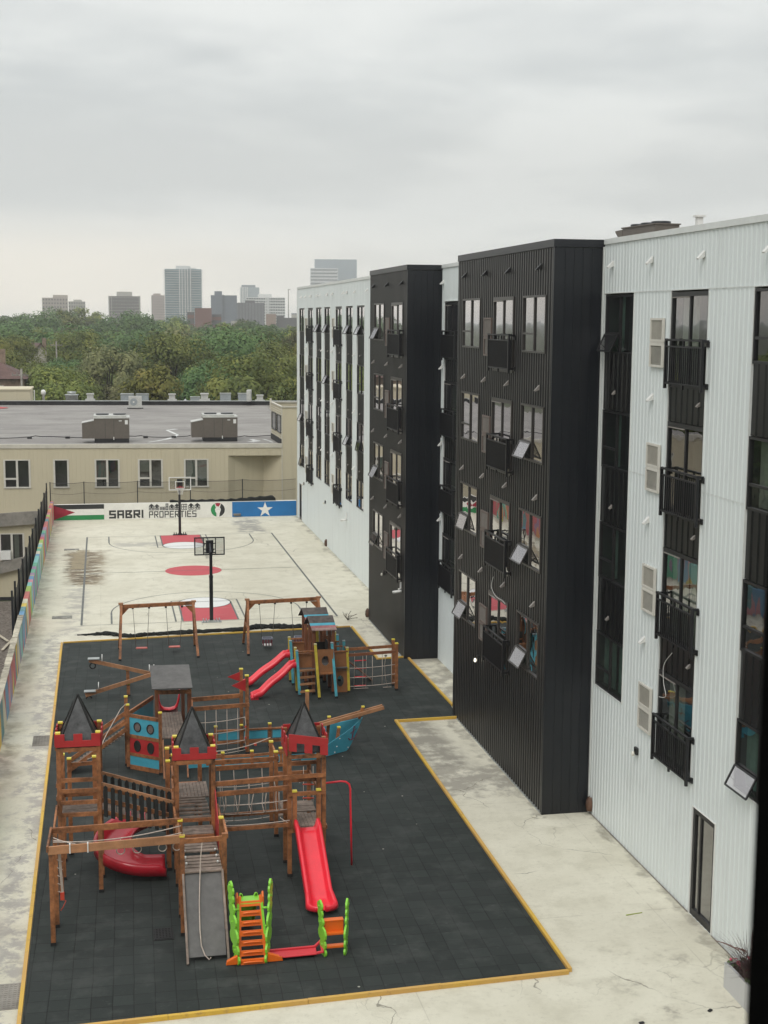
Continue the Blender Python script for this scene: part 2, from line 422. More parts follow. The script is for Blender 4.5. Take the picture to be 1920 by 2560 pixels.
M['leaf1'] = leaf_mat('olive_leaves', (.07,.10,.026), (.15,.19,.042), (.25,.27,.055))
M['leaf2'] = leaf_mat('yellow_green_leaves', (.11,.14,.03), (.24,.26,.05), (.40,.37,.07))
M['leaf3'] = leaf_mat('brown_green_leaves', (.075,.085,.035), (.14,.15,.058), (.22,.215,.09))
M['bark'] = simple('bark', (.07,.055,.042), .9, .3, 3)
M['brick'] = simple('tan_brick', (.26,.19,.14), .9, .3, 2.5)
M['rooftile'] = simple('brown_shingles', (.12,.07,.06), .9, .25, 2)
M['stucco'] = simple('pale_stucco', (.42,.39,.33), .9, .15, 1)
HAZE = 0.00022; ZEN = 1.0; SUNE = 0.9; EXPO = 0.42
# ================================================================ setting
# terrain with a gentle rise to the north-west
def hgt(x, y):
    r = max(0., min(1., (y-420)/500.)); r = r*r*(3-2*r)
    l = max(0., min(1., (120-x)/260.))
    return -6.6 + r*(1.5 + 5.5*l)
xs = [-6000,-2500,-1200,-700,-400,-250,-150,-80,-40,0,40,80,120,160,200,260,340,450,600,900,1400,2500,5200]
ys = [-400,-100,0,60,100,140,180,220,260,300,350,400,450,500,550,600,660,720,800,900,1000,1200,1500,2000,3000,5200,5400]
mb = MB(); mb.grid([[(x, y, hgt(x, y)) for x in xs] for y in ys]); 
structure(mb.build('ground', M['terrain']))
mb = MB(); mb.box(-30, -3.62, 20, 97, -6.9, -6.5); structure(mb.build('gravel_yard', M['gravel']))

# raised courtyard deck
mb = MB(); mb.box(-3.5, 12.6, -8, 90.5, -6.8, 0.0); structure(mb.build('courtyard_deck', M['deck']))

# rubber playground surface
mat_poly = [(-1.7,24.42),(8.86,24.9),(9.02,42.55),(11.12,42.62),(11.28,44.0),(11.22,50.75),(10.04,50.62),(10.03,56.37),(-1.76,55.4)]
mb = MB(); mb.poly([(x, y, .004) for x, y in mat_poly], (0,0,.036)); structure(mb.build('rubber_playground_surface', M['rubber']))
mb = MB()
n = len(mat_poly)
for i in range(n):
    a = Vector((*mat_poly[i], .05)); b = Vector((*mat_poly[(i+1)%n], .05))
    if i == 3: continue
    L = (b-a).length; d = (b-a)/L; k = max(1, round(L/3.0)); off = Vector((d.y, -d.x, 0))*.055
    for j in range(k):
        p = a + d*(L*j/k+.004) + off; q = a + d*(L*(j+1)/k-.004) + off
        jt = random.uniform(-.006, .006)
        mb.beam(p+Vector((0,0,jt-.008)), q+Vector((0,0,jt-.008)), .078, .09)
o = mb.build('playground_edging', M['edging']); tag(o, 'yellow painted timber boards edging the black rubber surface', 'edging')

# court markings
Z1 = .004; Z2 = .008
def strip(mb, p, q, w, z=Z1):
    p = Vector((*p, 0)); q = Vector((*q, 0)); d = (q-p).normalized(); r = Vector((-d.y, d.x, 0))*w/2
    mb.add([(p-r).to_3d()+Vector((0,0,z)), (q-r)+Vector((0,0,z)), (q+r)+Vector((0,0,z)), (p+r)+Vector((0,0,z))], [(0,1,2,3)])
def arcpts(c, r, a0, a1, n=40): return [(c[0]+r*math.cos(R(a0+(a1-a0)*i/n)), c[1]+r*math.sin(R(a0+(a1-a0)*i/n))) for i in range(n+1)]
def ring(mb, pts, w, z):
    rows = []
    for i, p in enumerate(pts):
        a = Vector(pts[max(0,i-1)]); b = Vector(pts[min(len(pts)-1,i+1)]); d = (b-a).normalized(); r = Vector((-d.y, d.x))*w/2
        rows.append([(p[0]-r.x, p[1]-r.y, z), (p[0]+r.x, p[1]+r.y, z)])
    mb.grid(rows, False)
def fan(mb, pts, z): mb.add([(p[0], p[1], z) for p in pts], [tuple(range(len(pts)))])
rd, wh, ln = MB(), MB(), MB()
fan(rd, arcpts((4.39,71.0), 1.45, 0, 359, 48), .004)
for s, yb, ye, cy in ((1, 58.85, 62.75, 62.7), (-1, 82.95, 79.2, 79.15)):
    # red key with circle cut out (polygon with concave arc)
    a0, a1 = (180, 360) if s == 1 else (180, 0)
    pts = [(3.17, yb), (3.17, cy)] + [(4.36+1.19*math.cos(R(a)), cy + 1.19*math.sin(R(a))*1.0) for a in [a0+(a1-a0)*i/24 for i in range(25)]] + [(5.55, cy), (5.55, yb)]
    fan(rd, pts, .004)
    fan(wh, arcpts((4.36, cy), 1.18, 0, 359, 40), .004)
    ring(ln, arcpts((4.36, cy), 1.19, 0, 360, 48), .06, Z2)
    for x in (3.17, 5.55): strip(ln, (x, yb), (x, cy), .07, Z2)
    for x in (2.87, 5.87): strip(ln, (x, yb), (x, yb+s*4.4), .07, Z2)
    strip(ln, (2.87, yb+s*4.4), (3.35, yb+s*4.4), .05, Z2); strip(ln, (5.4, yb+s*4.4), (5.87, yb+s*4.4), .05, Z2)
    strip(ln, (3.2, yb+s*4.05), (5.5, yb+s*4.05), .05, .012)
    for x in (.16, 8.5): strip(ln, (x, yb), (x, yb+s*2.2), .08)
    ring(ln, arcpts((4.33, yb+s*2.2), 4.17, 0, 180*s, 60), .06, Z1)
for x in (-1.1, 9.87): strip(ln, (x, 58.8), (x, 83.0), .09, Z2)
for y in (58.78, 83.0): strip(ln, (-1.14, y + (0 if y > 60 else -.05)), (9.9, y), .05)
strip(ln, (-1.1, 70.95), (9.87, 71.1), .05, Z2)
structure(rd.build('court_red_markings', M['court_red'])); structure(wh.build('court_white_markings', M['court_white'])); structure(ln.build('court_line_markings', M['line']))

# drain covers and repair patches
for (x0, x1, y0, y1, lab) in ((-2.37,-1.52,60.25,61.15,'narrow dark drain cover beside the near end of the court'), (-2.32,-1.5,78.4,79.25,'narrow dark drain cover at the far edge of the brown stained area')):
    mb = MB(); mb.box(x0, x1, y0, y1-.35, 0, .012); tag(mb.build('drain_cover', M['drain']), lab, 'drain cover')
for (x0, x1, y0, y1, lab) in ((-2.34,-1.68,41.95,43.0,'grey mesh drain mat beside the rubber surface near the left tower'), (-3.2,-1.78,25.4,26.45,'grey perforated drain mat in the bottom left corner of the yard')):
    mb = MB(); mb.box(x0, x1, y0, y1, 0, .01)
    k = 0
    y = y0+.05
    while y < y1-.04: mb.box(x0+.03, x1-.03, y, y+.03, .01, .018); y += .085
    x = x0+.05
    while x < x1-.04: mb.box(x, x+.03, y0+.03, y1-.03, .01, .0165); x += .085
    tag(mb.build('drain_mat', M['concrete']), lab, 'drain mat')
mb = MB(); mb.box(.80, 1.22, 27.75, 28.32, .04, .052)
for i in range(6): mb.box(.83+i*.065, .86+i*.065, 27.78, 28.29, .052, .062)
for i in range(7): mb.box(.82, 1.2, 27.79+i*.08, 27.82+i*.08, .052, .060)
tag(mb.build('rubber_drain_grate', M['foot']), 'black square grate lying on the rubber tiles left of the grey ramp', 'grate')

# rolled black netting along the rubber edge
pts = [(-1.25,56.92,.02),(-.85,56.85,.05),(-.4,56.82,.09),(.1,56.7,.12),(.55,56.3,.1),(.95,56.1,.11),(1.4,56.25,.12),(1.9,56.36,.11),(2.6,56.42,.1),(3.3,56.42,.12),(4.1,56.55,.09),(4.9,56.6,.1),(5.5,56.5,.12),(6.0,56.85,.15),(6.5,56.9,.12),(7.1,56.75,.15),(7.6,56.65,.13),(8.2,56.6,.12),(8.9,56.45,.1),(9.3,56.42,.09),(9.7,56.5,.02)]
fine = []
for i in range(len(pts)-1):
    for t in range(6):
        a, b = pts[i], pts[i+1]; u = t/6
        fine.append([a[k]+(b[k]-a[k])*u + random.uniform(-.03,.03)*(k<2) for k in range(3)])
mb = MB(); rr = [max(.012, p[2]*random.uniform(.55, 1.0)) for p in fine]
mb.tube([(p[0], p[1], p[2]*.7) for p in fine], rr, 7)
mb.tube([(p[0]+.1*math.sin(i*.5), p[1]+.12*math.cos(i*.8), p[2]*.5) for i, p in enumerate(fine)], [r*.6 for r in rr], 6)
tag(mb.build('rolled_net', M['netting']), 'long roll of black netting lying along the far edge of the rubber surface', 'net roll')

# ---------------------------------------------------------------- walls
w = empty('mural_wall', (0, 0, 0), 0, 'low left wall with colourful painted shards and a rough grey cap', 'wall')
mb = MB(); mb.box(-3.44, -3.25, 20, 90.2, 0, 1.27); mb.build('wall_body', M['mural'], w)
mb = MB(); y = 20.
while y < 54.5:
    L = random.uniform(.5, 1.1); zt = 1.27 + random.uniform(.03, .06); e = min(90.19, y+L-.015)
    mb.box(-3.46+random.uniform(0,.02), -3.235-random.uniform(0,.012), y, e, 1.273, zt); y += L
mb.build('cap_stones', simple('cap_stone', (.46,.42,.33), .9, .35, 4), w)

bw = empty('painted_end_wall', (0, 0, 0), 0, 'low end wall painted with two flags, a round fist emblem and black lettering', 'wall')
mb = MB(); mb.box(-3.35, 12.4, 90.2, 90.45, 0, 1.03); mb.build('wall_body', simple('end_wall_white', (.78,.77,.72), .7, .06, 3), bw)
YW = 90.2
def pn(pts, m, name, lay=1):
    mb = MB(); mb.poly([(x, YW-.004*lay, z) for x, z in pts], (0, .0035, 0)); return mb.build(name, m, bw)
K = simple('wall_black_paint', (.025,.027,.028), .6, .15); RDP = simple('wall_red_paint', (.33,.015,.04), .6); GRP = simple('wall_green_paint', (.02,.25,.08), .6); BLP = simple('wall_blue_paint', (.012,.16,.42), .6, .08, 2); WHP = simple('wall_white_paint', (.82,.81,.77), .6, .04)
pn([(-3.34,.72),(-.09,.72),(-.09,1.02),(-3.34,1.02)], K, 'black_stripe')
pn([(-3.34,.33),(-.09,.33),(-.09,.72),(-3.34,.72)], WHP, 'white_stripe')
pn([(-3.34,.02),(-.09,.02),(-.09,.33),(-3.34,.33)], GRP, 'green_stripe')
pn([(-3.34,.02),(-3.34,1.0),(-1.92,.52)], RDP, 'red_triangle', 2)
pn([(8.15,.01),(12.39,.01),(12.39,1.0),(8.15,1.0)], BLP, 'blue_panel')
st = []
for i in range(10):
    a = R(90+36*i); r = .53 if i % 2 == 0 else .205; st.append((10.31+r*math.cos(a)*1.0, .44+r*math.sin(a)*.98))
pn(st, WHP, 'white_star', 2)
# lettering: strokes on a unit grid
def stroke_text(txt, x0, z0, cw, ch, gap, t, name):
    mb = MB()
    S = {'S': [(0,1,1,1),(0,1,0,.5),(0,.5,1,.5),(1,.5,1,0),(0,0,1,0)], 'A': [(0,0,0,1),(0,1,1,1),(1,1,1,0),(0,.45,1,.45)], 'B': [(0,0,0,1),(0,1,1,1),(1,1,.55,.5),(.55,.5,1,.3),(1,.3,1,0),(0,0,1,0),(0,.5,.55,.5)],
         'R': [(0,0,0,1),(0,1,1,1),(1,1,1,.48),(0,.48,1,.48),(.35,.48,1,0)], 'I': [(.5,0,.5,1)], 'P': [(0,0,0,1),(0,1,1,1),(1,1,1,.48),(0,.48,1,.48)], 'O': [(0,0,0,1),(0,1,1,1),(1,1,1,0),(0,0,1,0)],
         'E': [(0,0,0,1),(0,1,1,1),(0,.5,.9,.5),(0,0,1,0)], 'T': [(0,1,1,1),(.5,0,.5,1)]}
    x = x0
    for c in txt:
        wd = cw if c != 'I' else t*1.1
        for k, (ax, az, bx, bz) in enumerate(S[c]):
            if c == 'I': ax = bx = .5
            p = Vector((x+t/2+ax*(wd-t), YW-.0025-.0003*k, z0+t/2+az*(ch-t))); q = Vector((x+t/2+bx*(wd-t), YW-.0025-.0003*k, z0+t/2+bz*(ch-t)))
            d = (q-p).normalized()*t/2
            if abs(d.x) > 1e-6 and abs(d.z) > 1e-6: d *= .6
            mb.beam(p-d, q+d, t, .004, up=(0,1,0))
        x += wd+gap
    return mb.build(name, K, bw)
stroke_text('SABRI', .22, .07, .44, .53, .075, .118, 'wide_lettering')
stroke_text('PROPERTIES', 2.76, .06, .27, .43, .062, .062, 'narrow_lettering')
# row of little house pictograms
def houses():
    mb = MB()
    def Fr(x0, z0, x1, z1):
        mb.box(x0, x1, YW-.005, YW-.001, z0, z1)
    def house(x, w, h, nx, nz, roof):
        mb.poly([(x, YW-.005, .55), (x+w, YW-.005, .55), (x+w, YW-.005, .55+h*(.68 if roof else 1))] + ([(x+w/2, YW-.005, .55+h)] if roof else []) + [(x, YW-.005, .55+h*(.68 if roof else 1))], (0,.004,0))
    specs = [(2.76,.33,.43,1),(3.12,.30,.41,1),(3.47,.34,.22,0),(3.83,.18,.43,0),(4.06,.33,.38,1),(4.42,.28,.43,1),(4.84,.38,.38,0),(5.30,.34,.43,1),(5.70,.36,.43,1)]
    for x, w, h, rf in specs: house(x, w, h, 2, 2, rf)
    o = mb.build('house_pictograms', K, bw)
    wb = MB()
    for x, w, h, rf in specs:
        hh = h*(.68 if rf else 1); nx = max(2, round(w/.11)); nz = 2 if h > .3 else 2
        for i in range(nx):
            for j in range(nz):
                cw = (w-.04)/nx; chh = (hh-.04)/nz
                if (i + j) % 2 == 0 and rf and nx > 2 and j == 1: continue
                wb.box(x+.02+i*cw+.024, x+.02+(i+1)*cw-.024, YW-.0085, YW-.0055, .55+.02+j*chh+.024, .55+.02+(j+1)*chh-.024)
    wb.build('pictogram_windows', WHP, bw)
houses()
# round emblem with a raised fist
def arc(cx, cz, r, a0, a1, n=16): return [(cx+r*math.cos(R(a0+(a1-a0)*i/n)), cz+r*math.sin(R(a0+(a1-a0)*i/n))) for i in range(n+1)]
cx, cz = 7.21, .50
pn(arc(cx, cz, .455, 118, 262) + [(cx-.02, cz-.2)], GRP, 'emblem_green', 1)
pn(arc(cx, cz, .455, 62, -82) + [(cx+.02, cz-.2)], K, 'emblem_black', 1)
pn(arc(cx, cz, .455, 113, 67) + [(cx+.02, cz+.12), (cx-.02, cz+.12)], RDP, 'emblem_red', 1)
pn([(cx-.09,cz-.46),(cx+.09,cz-.46),(cx+.13,cz-.2),(cx+.19,cz-.02),(cx+.17,cz+.12),(cx+.11,cz+.14),(cx+.09,cz+.22),(cx+.03,cz+.20),(cx,cz+.24),(cx-.05,cz+.21),(cx-.09,cz+.23),(cx-.12,cz+.12),(cx-.19,cz+.06),(cx-.16,cz-.12),(cx-.10,cz-.22)], WHP, 'emblem_fist', 2)
mb = MB()
for a, b in (((-.10,.10),(-.06,.16)),((-.04,.08),(-.0,.15)),((.03,.08),(.06,.15)),((-.12,.0),(.12,.03)),((.1,-.05),(.12,.08)),((-.05,-.42),(-.07,-.2))):
    mb.beam((cx+a[0], YW-.0095, cz+a[1]), (cx+b[0], YW-.0095, cz+b[1]), .012, .003, up=(0,1,0))
mb.build('fist_lines', simple('thin_grey_line', (.35,.34,.32)), bw)
mb = MB(); mb.box(8.22, 8.70, 90.05, 90.19, .17, .23); mb.box(8.24, 8.68, 90.12, 90.19, .08, .17)
tag(mb.build('wall_bracket', M['concrete']), 'small grey bracket low on the blue panel of the end wall', 'bracket')
# black tarp heap on top of the end wall
mb = MB(); rows = []
for i in range(41):
    u = i/40; x = 4.12 + 6.9*u; h = .14 + .22*max(0, u-.55)*2 + .03*math.sin(i*1.7) + random.uniform(-.012,.012)
    if i == 40: h = .16
    rows.append([(x, 90.28, 1.035), (x, 90.27, 1.035+h*.8), (x, 90.42, 1.035+h), (x, 90.60, 1.035+h*.7), (x, 90.62, 1.0)])
mb.grid(rows, False); mb.add([rows[0][k] for k in range(5)], [(0,1,2,3,4)]); mb.add([rows[-1][k] for k in range(5)], [(4,3,2,1,0)])
tag(mb.build('folded_tarp', M['netting']), 'black folded tarpaulin lying along the top of the end wall', 'tarpaulin')

# ---------------------------------------------------------------- net fences
fe = empty('side_net_fence', (0,0,0), 0, 'dense black net fence on posts outside the left mural wall', 'fence')
py_ = [90.6, 86.6, 82.6, 79.0, 75.7, 72.0, 69.1, 65.9, 62.9, 60.0, 57.3, 55.4]
for i, y in enumerate(py_):
    mb = MB(); mb.box(-3.72, -3.64, y-.04, y+.04, -1.2, 2.3+.1*(i==0)-.03*(i%3)); mb.build('post', M['black_metal'], fe)
mb = MB(); rows = []
for i in range(len(py_)-1):
    for k in range(9):
        u = k/8; y = py_[i]+(py_[i+1]-py_[i])*u; sag = .16*(1-(2*u-1)**2)*(2.6 if i > 8 else 1)
        rows.append([(-3.69, y, -.9), (-3.69, y, .6), (-3.69, y, 2.2-sag)])
mb.grid(rows, False); mb.build('netting', M['net_side'], fe)
fe = empty('end_net_fence', (0,0,0), 0, 'thin black net fence on posts above the painted end wall', 'fence')
px_ = [-3.45, -1.33, 2.06, 5.46, 8.86, 12.4]
for x in px_[:-1]:
    mb = MB(); mb.box(x-.03, x+.03, 90.5, 90.56, .3, 2.46); mb.build('post', M['black_metal'], fe)
mb = MB(); rows = []; tops = []; mids = []
for i in range(len(px_)-1):
    for k in range(9):
        u = k/8; x = px_[i]+(px_[i+1]-px_[i])*u; sag = .07*(1-(2*u-1)**2)
        rows.append([(x, 90.53, .9), (x, 90.53, 2.42-sag)]); tops.append((x, 90.52, 2.42-sag)); mids.append((x, 90.52, 1.75-sag*1.6))
mb.grid(rows, False); mb.build('netting', M['net_back'], fe)
mb = MB(); mb.tube(tops, .012, 4); mb.tube(mids, .008, 4); mb.build('edge_cord', M['black_metal'], fe)

# ---------------------------------------------------------------- basketball hoops
def hoop(loc, s, label, far):
    t = empty('basketball_hoop', loc, 0 if s > 0 else math.pi, label, 'basketball hoop', 'basketball hoops at the two ends of the court')
    mb = MB(); mb.box(-.42,.42,-.16,.16,.0,.035); mb.box(-.13,.13,-.13,.13,.035,.09)
    for x in (-.34,-.22,.22,.34):
        for y in (-.11,.11): mb.tube([(x,y,.03),(x,y,.15)], .02, 6)
    mb.build('base_plate', M['galv'] if not far else M['black_metal'], t)
    mb = MB(); mb.box(-.075,.075,-.075,.075,.09,2.0); mb.box(-.062,.062,-.062,.062,2.0,3.05)
    mb.beam((0,.02,2.55),(0,.62,3.05),.07,.09); mb.beam((0,.02,2.95),(0,.62,3.3),.07,.09); mb.box(-.085,.085,-.085,.085,1.95,2.03)
    mb.build('pole', M['black_metal'], t)
    mb = MB(); mb.box(-.16,.16,.60,.66,2.9,3.45); mb.build('bracket', M['black_metal'], t)
    mb = MB(); fm = M['black_metal'] if not far else M['white']
    W, H, z0, y = .655, .79, 2.79, .68
    for a in ((-W,W,z0,z0+.05),(-W,W,z0+H-.05,z0+H),(-W,-W+.05,z0+.05,z0+H-.05),(W-.05,W,z0+.05,z0+H-.05)): mb.box(a[0],a[1],y,y+.04,a[2],a[3])
    for a in ((-.28,-.24,z0+.05,z0+H-.05),(.24,.28,z0+.05,z0+H-.05),(-.24,.24,z0+.49,z0+.53),(-.245,.245,z0+.08,z0+.13)):
        if far and a[3] > z0+.6: a = (a[0],a[1],z0+.10,z0+.55)
        mb.box(a[0],a[1],y+.005,y+.035,a[2],a[3])
    if not far: mb.beam((-.245,y-.01,z0+.27),(0,y-.01,z0+.2),.03,.03); mb.beam((.245,y-.01,z0+.27),(0,y-.01,z0+.2),.03,.03)
    bb = mb.build('backboard', fm, t)
    mb = MB(); mb.box(-W+.03,W-.03,y+.015,y+.025,z0+.03,z0+H-.03); mb.build('board_panel', M['clear'], bb)
    mb = MB(); ry = y+.04+.12+.23
    mb.tube([(.23*math.cos(R(a)), ry+.23*math.sin(R(a)), 3.0) for a in range(0,361,20)], .012, 6, False); mb.box(-.05,.05,y+.04,y+.17,2.975,3.02)
    rim = mb.build('rim', M['red'] if far else M['black_metal'], t)
    mb = MB()
    for k in range(12):
        for sg in (1,-1):
            pts = [((.23-.10*(j/4)**.7)*math.cos(R(k*30+sg*j*15)), ry+(.23-.10*(j/4)**.7)*math.sin(R(k*30+sg*j*15)), 3.0-.42*j/4) for j in range(5)]
            mb.tube(pts, .006, 3, False)
    mb.build('net', M['white'], rim)
hoop((4.36, 58.53, 0), 1, 'black basketball hoop with its back to the camera at the near court end', False)
hoop((4.36, 83.12, 0), -1, 'white framed basketball hoop facing the camera before the painted end wall', True)
# ================================================================ apartment building
ap = empty('apartment_building', (12.42, 60, 0), 0, 'long five storey apartment building with white ribbed cladding and two black projecting blocks', 'building')
OFF = Vector((12.42, 60, 0))
def abuild(mb, name, mats, parent=None, label=None, **kw):
    """mesh given in world coordinates, parented under the building"""
    par = parent or ap
    mb.v = [(v[0]-OFF.x, v[1]-OFF.y, v[2]-OFF.z) for v in mb.v]
    return mb.build(name, mats, par, label, **kw)
XW, XB, TOP = 12.42, 11.1, 14.93
FL = [13.56, 10.70, 7.85, 5.0]
def corr(mb, X, y0, y1, z0, z1, pitch, depth, duty=.5, two=False):
    """ribbed sheet in plane x=X, ribs stand out towards -x, phase tied to world y"""
    if y1-y0 < .01 or z1-z0 < .01: return
    pr = []; k0 = math.floor(y0/pitch)-1; k1 = math.ceil(y1/pitch)+1; s = pitch*(.10 if depth > .03 else .12)
    for k in range(k0, k1+1):
        a = k*pitch; w = pitch*duty
        pr += [(a, 0.), (a+s, depth), (a+w-s, depth), (a+w, 0.)]
    out = []
    def at(y):
        for (ya, da), (yb, db) in zip(pr, pr[1:]):
            if ya <= y <= yb: return da + (db-da)*((y-ya)/(yb-ya) if yb > ya else 0)
        return 0.
    ysl = [y0] + [p[0] for p in pr if y0+1e-4 < p[0] < y1-1e-4] + [y1]
    for ya, yb in zip(ysl, ysl[1:]):
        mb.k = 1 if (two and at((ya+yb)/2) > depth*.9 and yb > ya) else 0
        mb.quad((X-at(ya), ya, z0), (X-at(ya), ya, z1), (X-at(yb), yb, z1), (X-at(yb), yb, z0))
    mb.k = 0
def wall_cells(mb, X, y0, y1, z0, z1, holes, pitch, depth, duty=.5, two=False):
    """holes: (ya, yb, za, zb)"""
    ycuts = sorted({y0, y1, *[h[0] for h in holes], *[h[1] for h in holes]})
    ycuts = [y for y in ycuts if y0 <= y <= y1]
    for a, b in zip(ycuts, ycuts[1:]):
        hz = sorted([(h[2], h[3]) for h in holes if h[0] <= a+1e-6 and h[1] >= b-1e-6])
        z = z0
        for za, zb in hz:
            corr(mb, X, a, b, z, za, pitch, depth, duty, two); z = zb
        corr(mb, X, a, b, z, z1, pitch, depth, duty, two)
RV = random.Random(11)
def room(par, X, y0, y1, z0, z1, mat, curt):
    mb = MB(); d = .55
    mb.quad((X+d,y0,z0),(X+d,y1,z0),(X+d,y1,z1),(X+d,y0,z1)); mb.quad((X,y0,z0),(X,y1,z0),(X+d,y1,z0),(X+d,y0,z0))
    mb.quad((X,y0,z1),(X,y1,z1),(X+d,y1,z1),(X+d,y0,z1)); mb.quad((X,y0,z0),(X+d,y0,z0),(X+d,y0,z1),(X,y0,z1)); mb.quad((X,y1,z0),(X+d,y1,z0),(X+d,y1,z1),(X,y1,z1))
    abuild(mb, 'reveal', mat, par)
    if curt:
        mb = MB()
        for a, b in curt[1]:
            ya, yb = y0+(y1-y0)*a, y0+(y1-y0)*b; rows = []
            n = max(6, int((yb-ya)/.05))
            ys_ = [ya+(yb-ya)*i/n for i in range(n+1)]
            rows = [[(X+.16+.025*math.sin(i*1.9), y, z) for i, y in enumerate(ys_)] for z in (z0+.03, z1-.02)]
            mb.grid(rows)
        abuild(mb, 'curtain', curt[0], par)
def window(X, y0, y1, zt, zb, fm, awn=None, rm='room', curt=None, label=None, tr=True):
    """two light window; the far light has a low awning sash. y0 near edge, y1 far edge"""
    t = .055; ym = (y0+y1)/2; zr = zb + .50; xf, xb = X-.035, X+.05
    mb = MB()
    mb.box(xf, xb, y0, y0+t, zb, zt); mb.box(xf, xb, y1-t, y1, zb, zt); mb.box(xf, xb, y0+t, y1-t, zt-t, zt); mb.box(xf, xb, y0+t, y1-t, zb, zb+t)
    mb.box(xf+.01, xb-.01, ym-t*.6, ym+t*.6, zb+t, zt-t)
    if tr: mb.box(xf+.01, xb-.01, ym+t*.6, y1-t, zr-t*.5, zr+t*.5)
    w = abuild(mb, 'window', fm, ap, label)
    mb = MB(); xg = X+.012
    mb.quad((xg, y0+t, zb+t), (xg, ym-t*.6, zb+t), (xg, ym-t*.6, zt-t), (xg, y0+t, zt-t))
    if not tr: mb.quad((xg, ym+t*.6, zb+t), (xg, y1-t, zb+t), (xg, y1-t, zt-t), (xg, ym+t*.6, zt-t))
    else:
        mb.quad((xg, ym+t*.6, zr+t*.5), (xg, y1-t, zr+t*.5), (xg, y1-t, zt-t), (xg, ym+t*.6, zt-t))
        if awn is None: mb.quad((xg, ym+t*.6, zb+t), (xg, y1-t, zb+t), (xg, y1-t, zr-t*.5), (xg, ym+t*.6, zr-t*.5))
    abuild(mb, 'pane', M['glass'], w)
    if awn:
        a = R(awn*.78); h = zr-zb-t; x0 = X-.04; z0 = zr-t*.5; dx, dz = -math.sin(a)*h, -math.cos(a)*h
        ya, yb = ym+t*.6, y1-t*.2
        mb = MB(); p = lambda y, u: Vector((x0+dx*u, y, z0+dz*u))
        nrm = (-math.cos(a), 0, math.sin(a))
        for q0, q1 in (((ya,0),(yb,0)),((ya,1),(yb,1)),((ya,0),(ya,1)),((yb,0),(yb,1))): mb.beam(p(*q0), p(*q1), .038, .03, up=nrm)
        mb.beam(p(ya,.55), Vector((X, ya+.02, zb+.1)), .014, .014); mb.beam(p(yb,.55), Vector((X, yb-.02, zb+.1)), .014, .014)
        abuild(mb, 'open_sash', fm, w)
        mb = MB(); mb.quad(p(ya+.02,.04), p(yb-.02,.04), p(yb-.02,.96), p(ya+.02,.96)); abuild(mb, 'sash_pane', M['sashglass'], w)
    room(w, X+.05, y0+.01, y1-.01, zb+.01, zt-.01, M[rm], curt)
    return w
def sashglass():
    m, nt, p = newmat('tilted_sash_glass'); out = nt.n['Material Output']
    g = nt.node('ShaderNodeBsdfGlossy', {'Color': (.95,.92,.95,1), 'Roughness': .02}); t = nt.node('ShaderNodeBsdfTransparent', {'Color': (.7,.7,.7,1)})
    x = nt.node('ShaderNodeMixShader', {0: .46, 1: t.outputs[0], 2: g.outputs[0]}); nt.l.new(x.outputs[0], out.inputs[0]); nt.n.remove(p); return m
M['sashglass'] = sashglass()
def bdoor(X, y0, y1, zt, zb, fm, rm='room', curt=None, open_=False):
    t = .07; ym = (y0+y1)/2; xf, xb = X-.03, X+.05; mb = MB()
    mb.box(xf, xb, y0, y0+t, zb, zt); mb.box(xf, xb, y1-t, y1, zb, zt); mb.box(xf, xb, y0+t, y1-t, zt-t*1.4, zt); mb.box(xf, xb, y0+t, y1-t, zb, zb+t)
    mb.box(xf+.01, xb-.01, ym-t*.5, ym+t*.5, zb+t, zt-t*1.4)
    d = abuild(mb, 'balcony_door', fm, ap); mb = MB(); xg = X+.012
    if not open_: mb.quad((xg, ym+t*.5, zb+t), (xg, y1-t, zb+t), (xg, y1-t, zt-t*1.4), (xg, ym+t*.5, zt-t*1.4))
    mb.quad((xg, y0+t, zb+t), (xg, ym-t*.5, zb+t), (xg, ym-t*.5, zt-t*1.4), (xg, y0+t, zt-t*1.4))
    abuild(mb, 'pane', M['glass'], d)
    mb = MB(); mb.box(xf-.02, xf, ym+.02, y1-t, zt-t*1.4-.03, zt-t*1.4-.005); abuild(mb, 'sliding_track', M['vent_grille'], d)
    room(d, X+.05, y0+.01, y1-.01, zb+.01, zt-.01, M[rm], curt)
def railing(X, y0, y1, zt, zb, proj=.17):
    """juliet railing: far post stands clear of the wall"""
    x = X-proj; mb = MB()
    for y in (y0, y1): mb.box(x-.03, x+.03, y-.03, y+.03, zb-.10, zt)
    mb.box(x-.02, x+.02, (y0+y1)/2-.025, (y0+y1)/2+.025, zb-.09, zb); mb.box(x-.02, x+.02, (y0+y1)/2-.02, (y0+y1)/2+.02, zt-.16, zt)
    mb.box(x-.028, x+.028, y0+.03, y1-.03, zt-.045, zt-.005); mb.box(x-.02, x+.02, y0+.03, y1-.03, zt-.19, zt-.155); mb.box(x-.02, x+.02, y0+.03, y1-.03, zb, zb+.04)
    for z in (zt-.03, zb+.03):
        for y in (y0, y1): mb.box(x+.03, X+.02, y-.02, y+.02, z-.03, z+.02)
    for y in (y0, y1):
        for z in (zt-.10, zb+.02): mb.box(X-.03, X+.0, y-.05, y+.05, z-.06, z+.06)
    n = round((y1-y0)/.105)
    for i in range(1, n):
        y = y0+(y1-y0)*i/n; mb.box(x-.012, x+.012, y-.013, y+.013, zb+.04, zt-.19)
    abuild(mb, 'balcony_railing', M['rail'], ap)
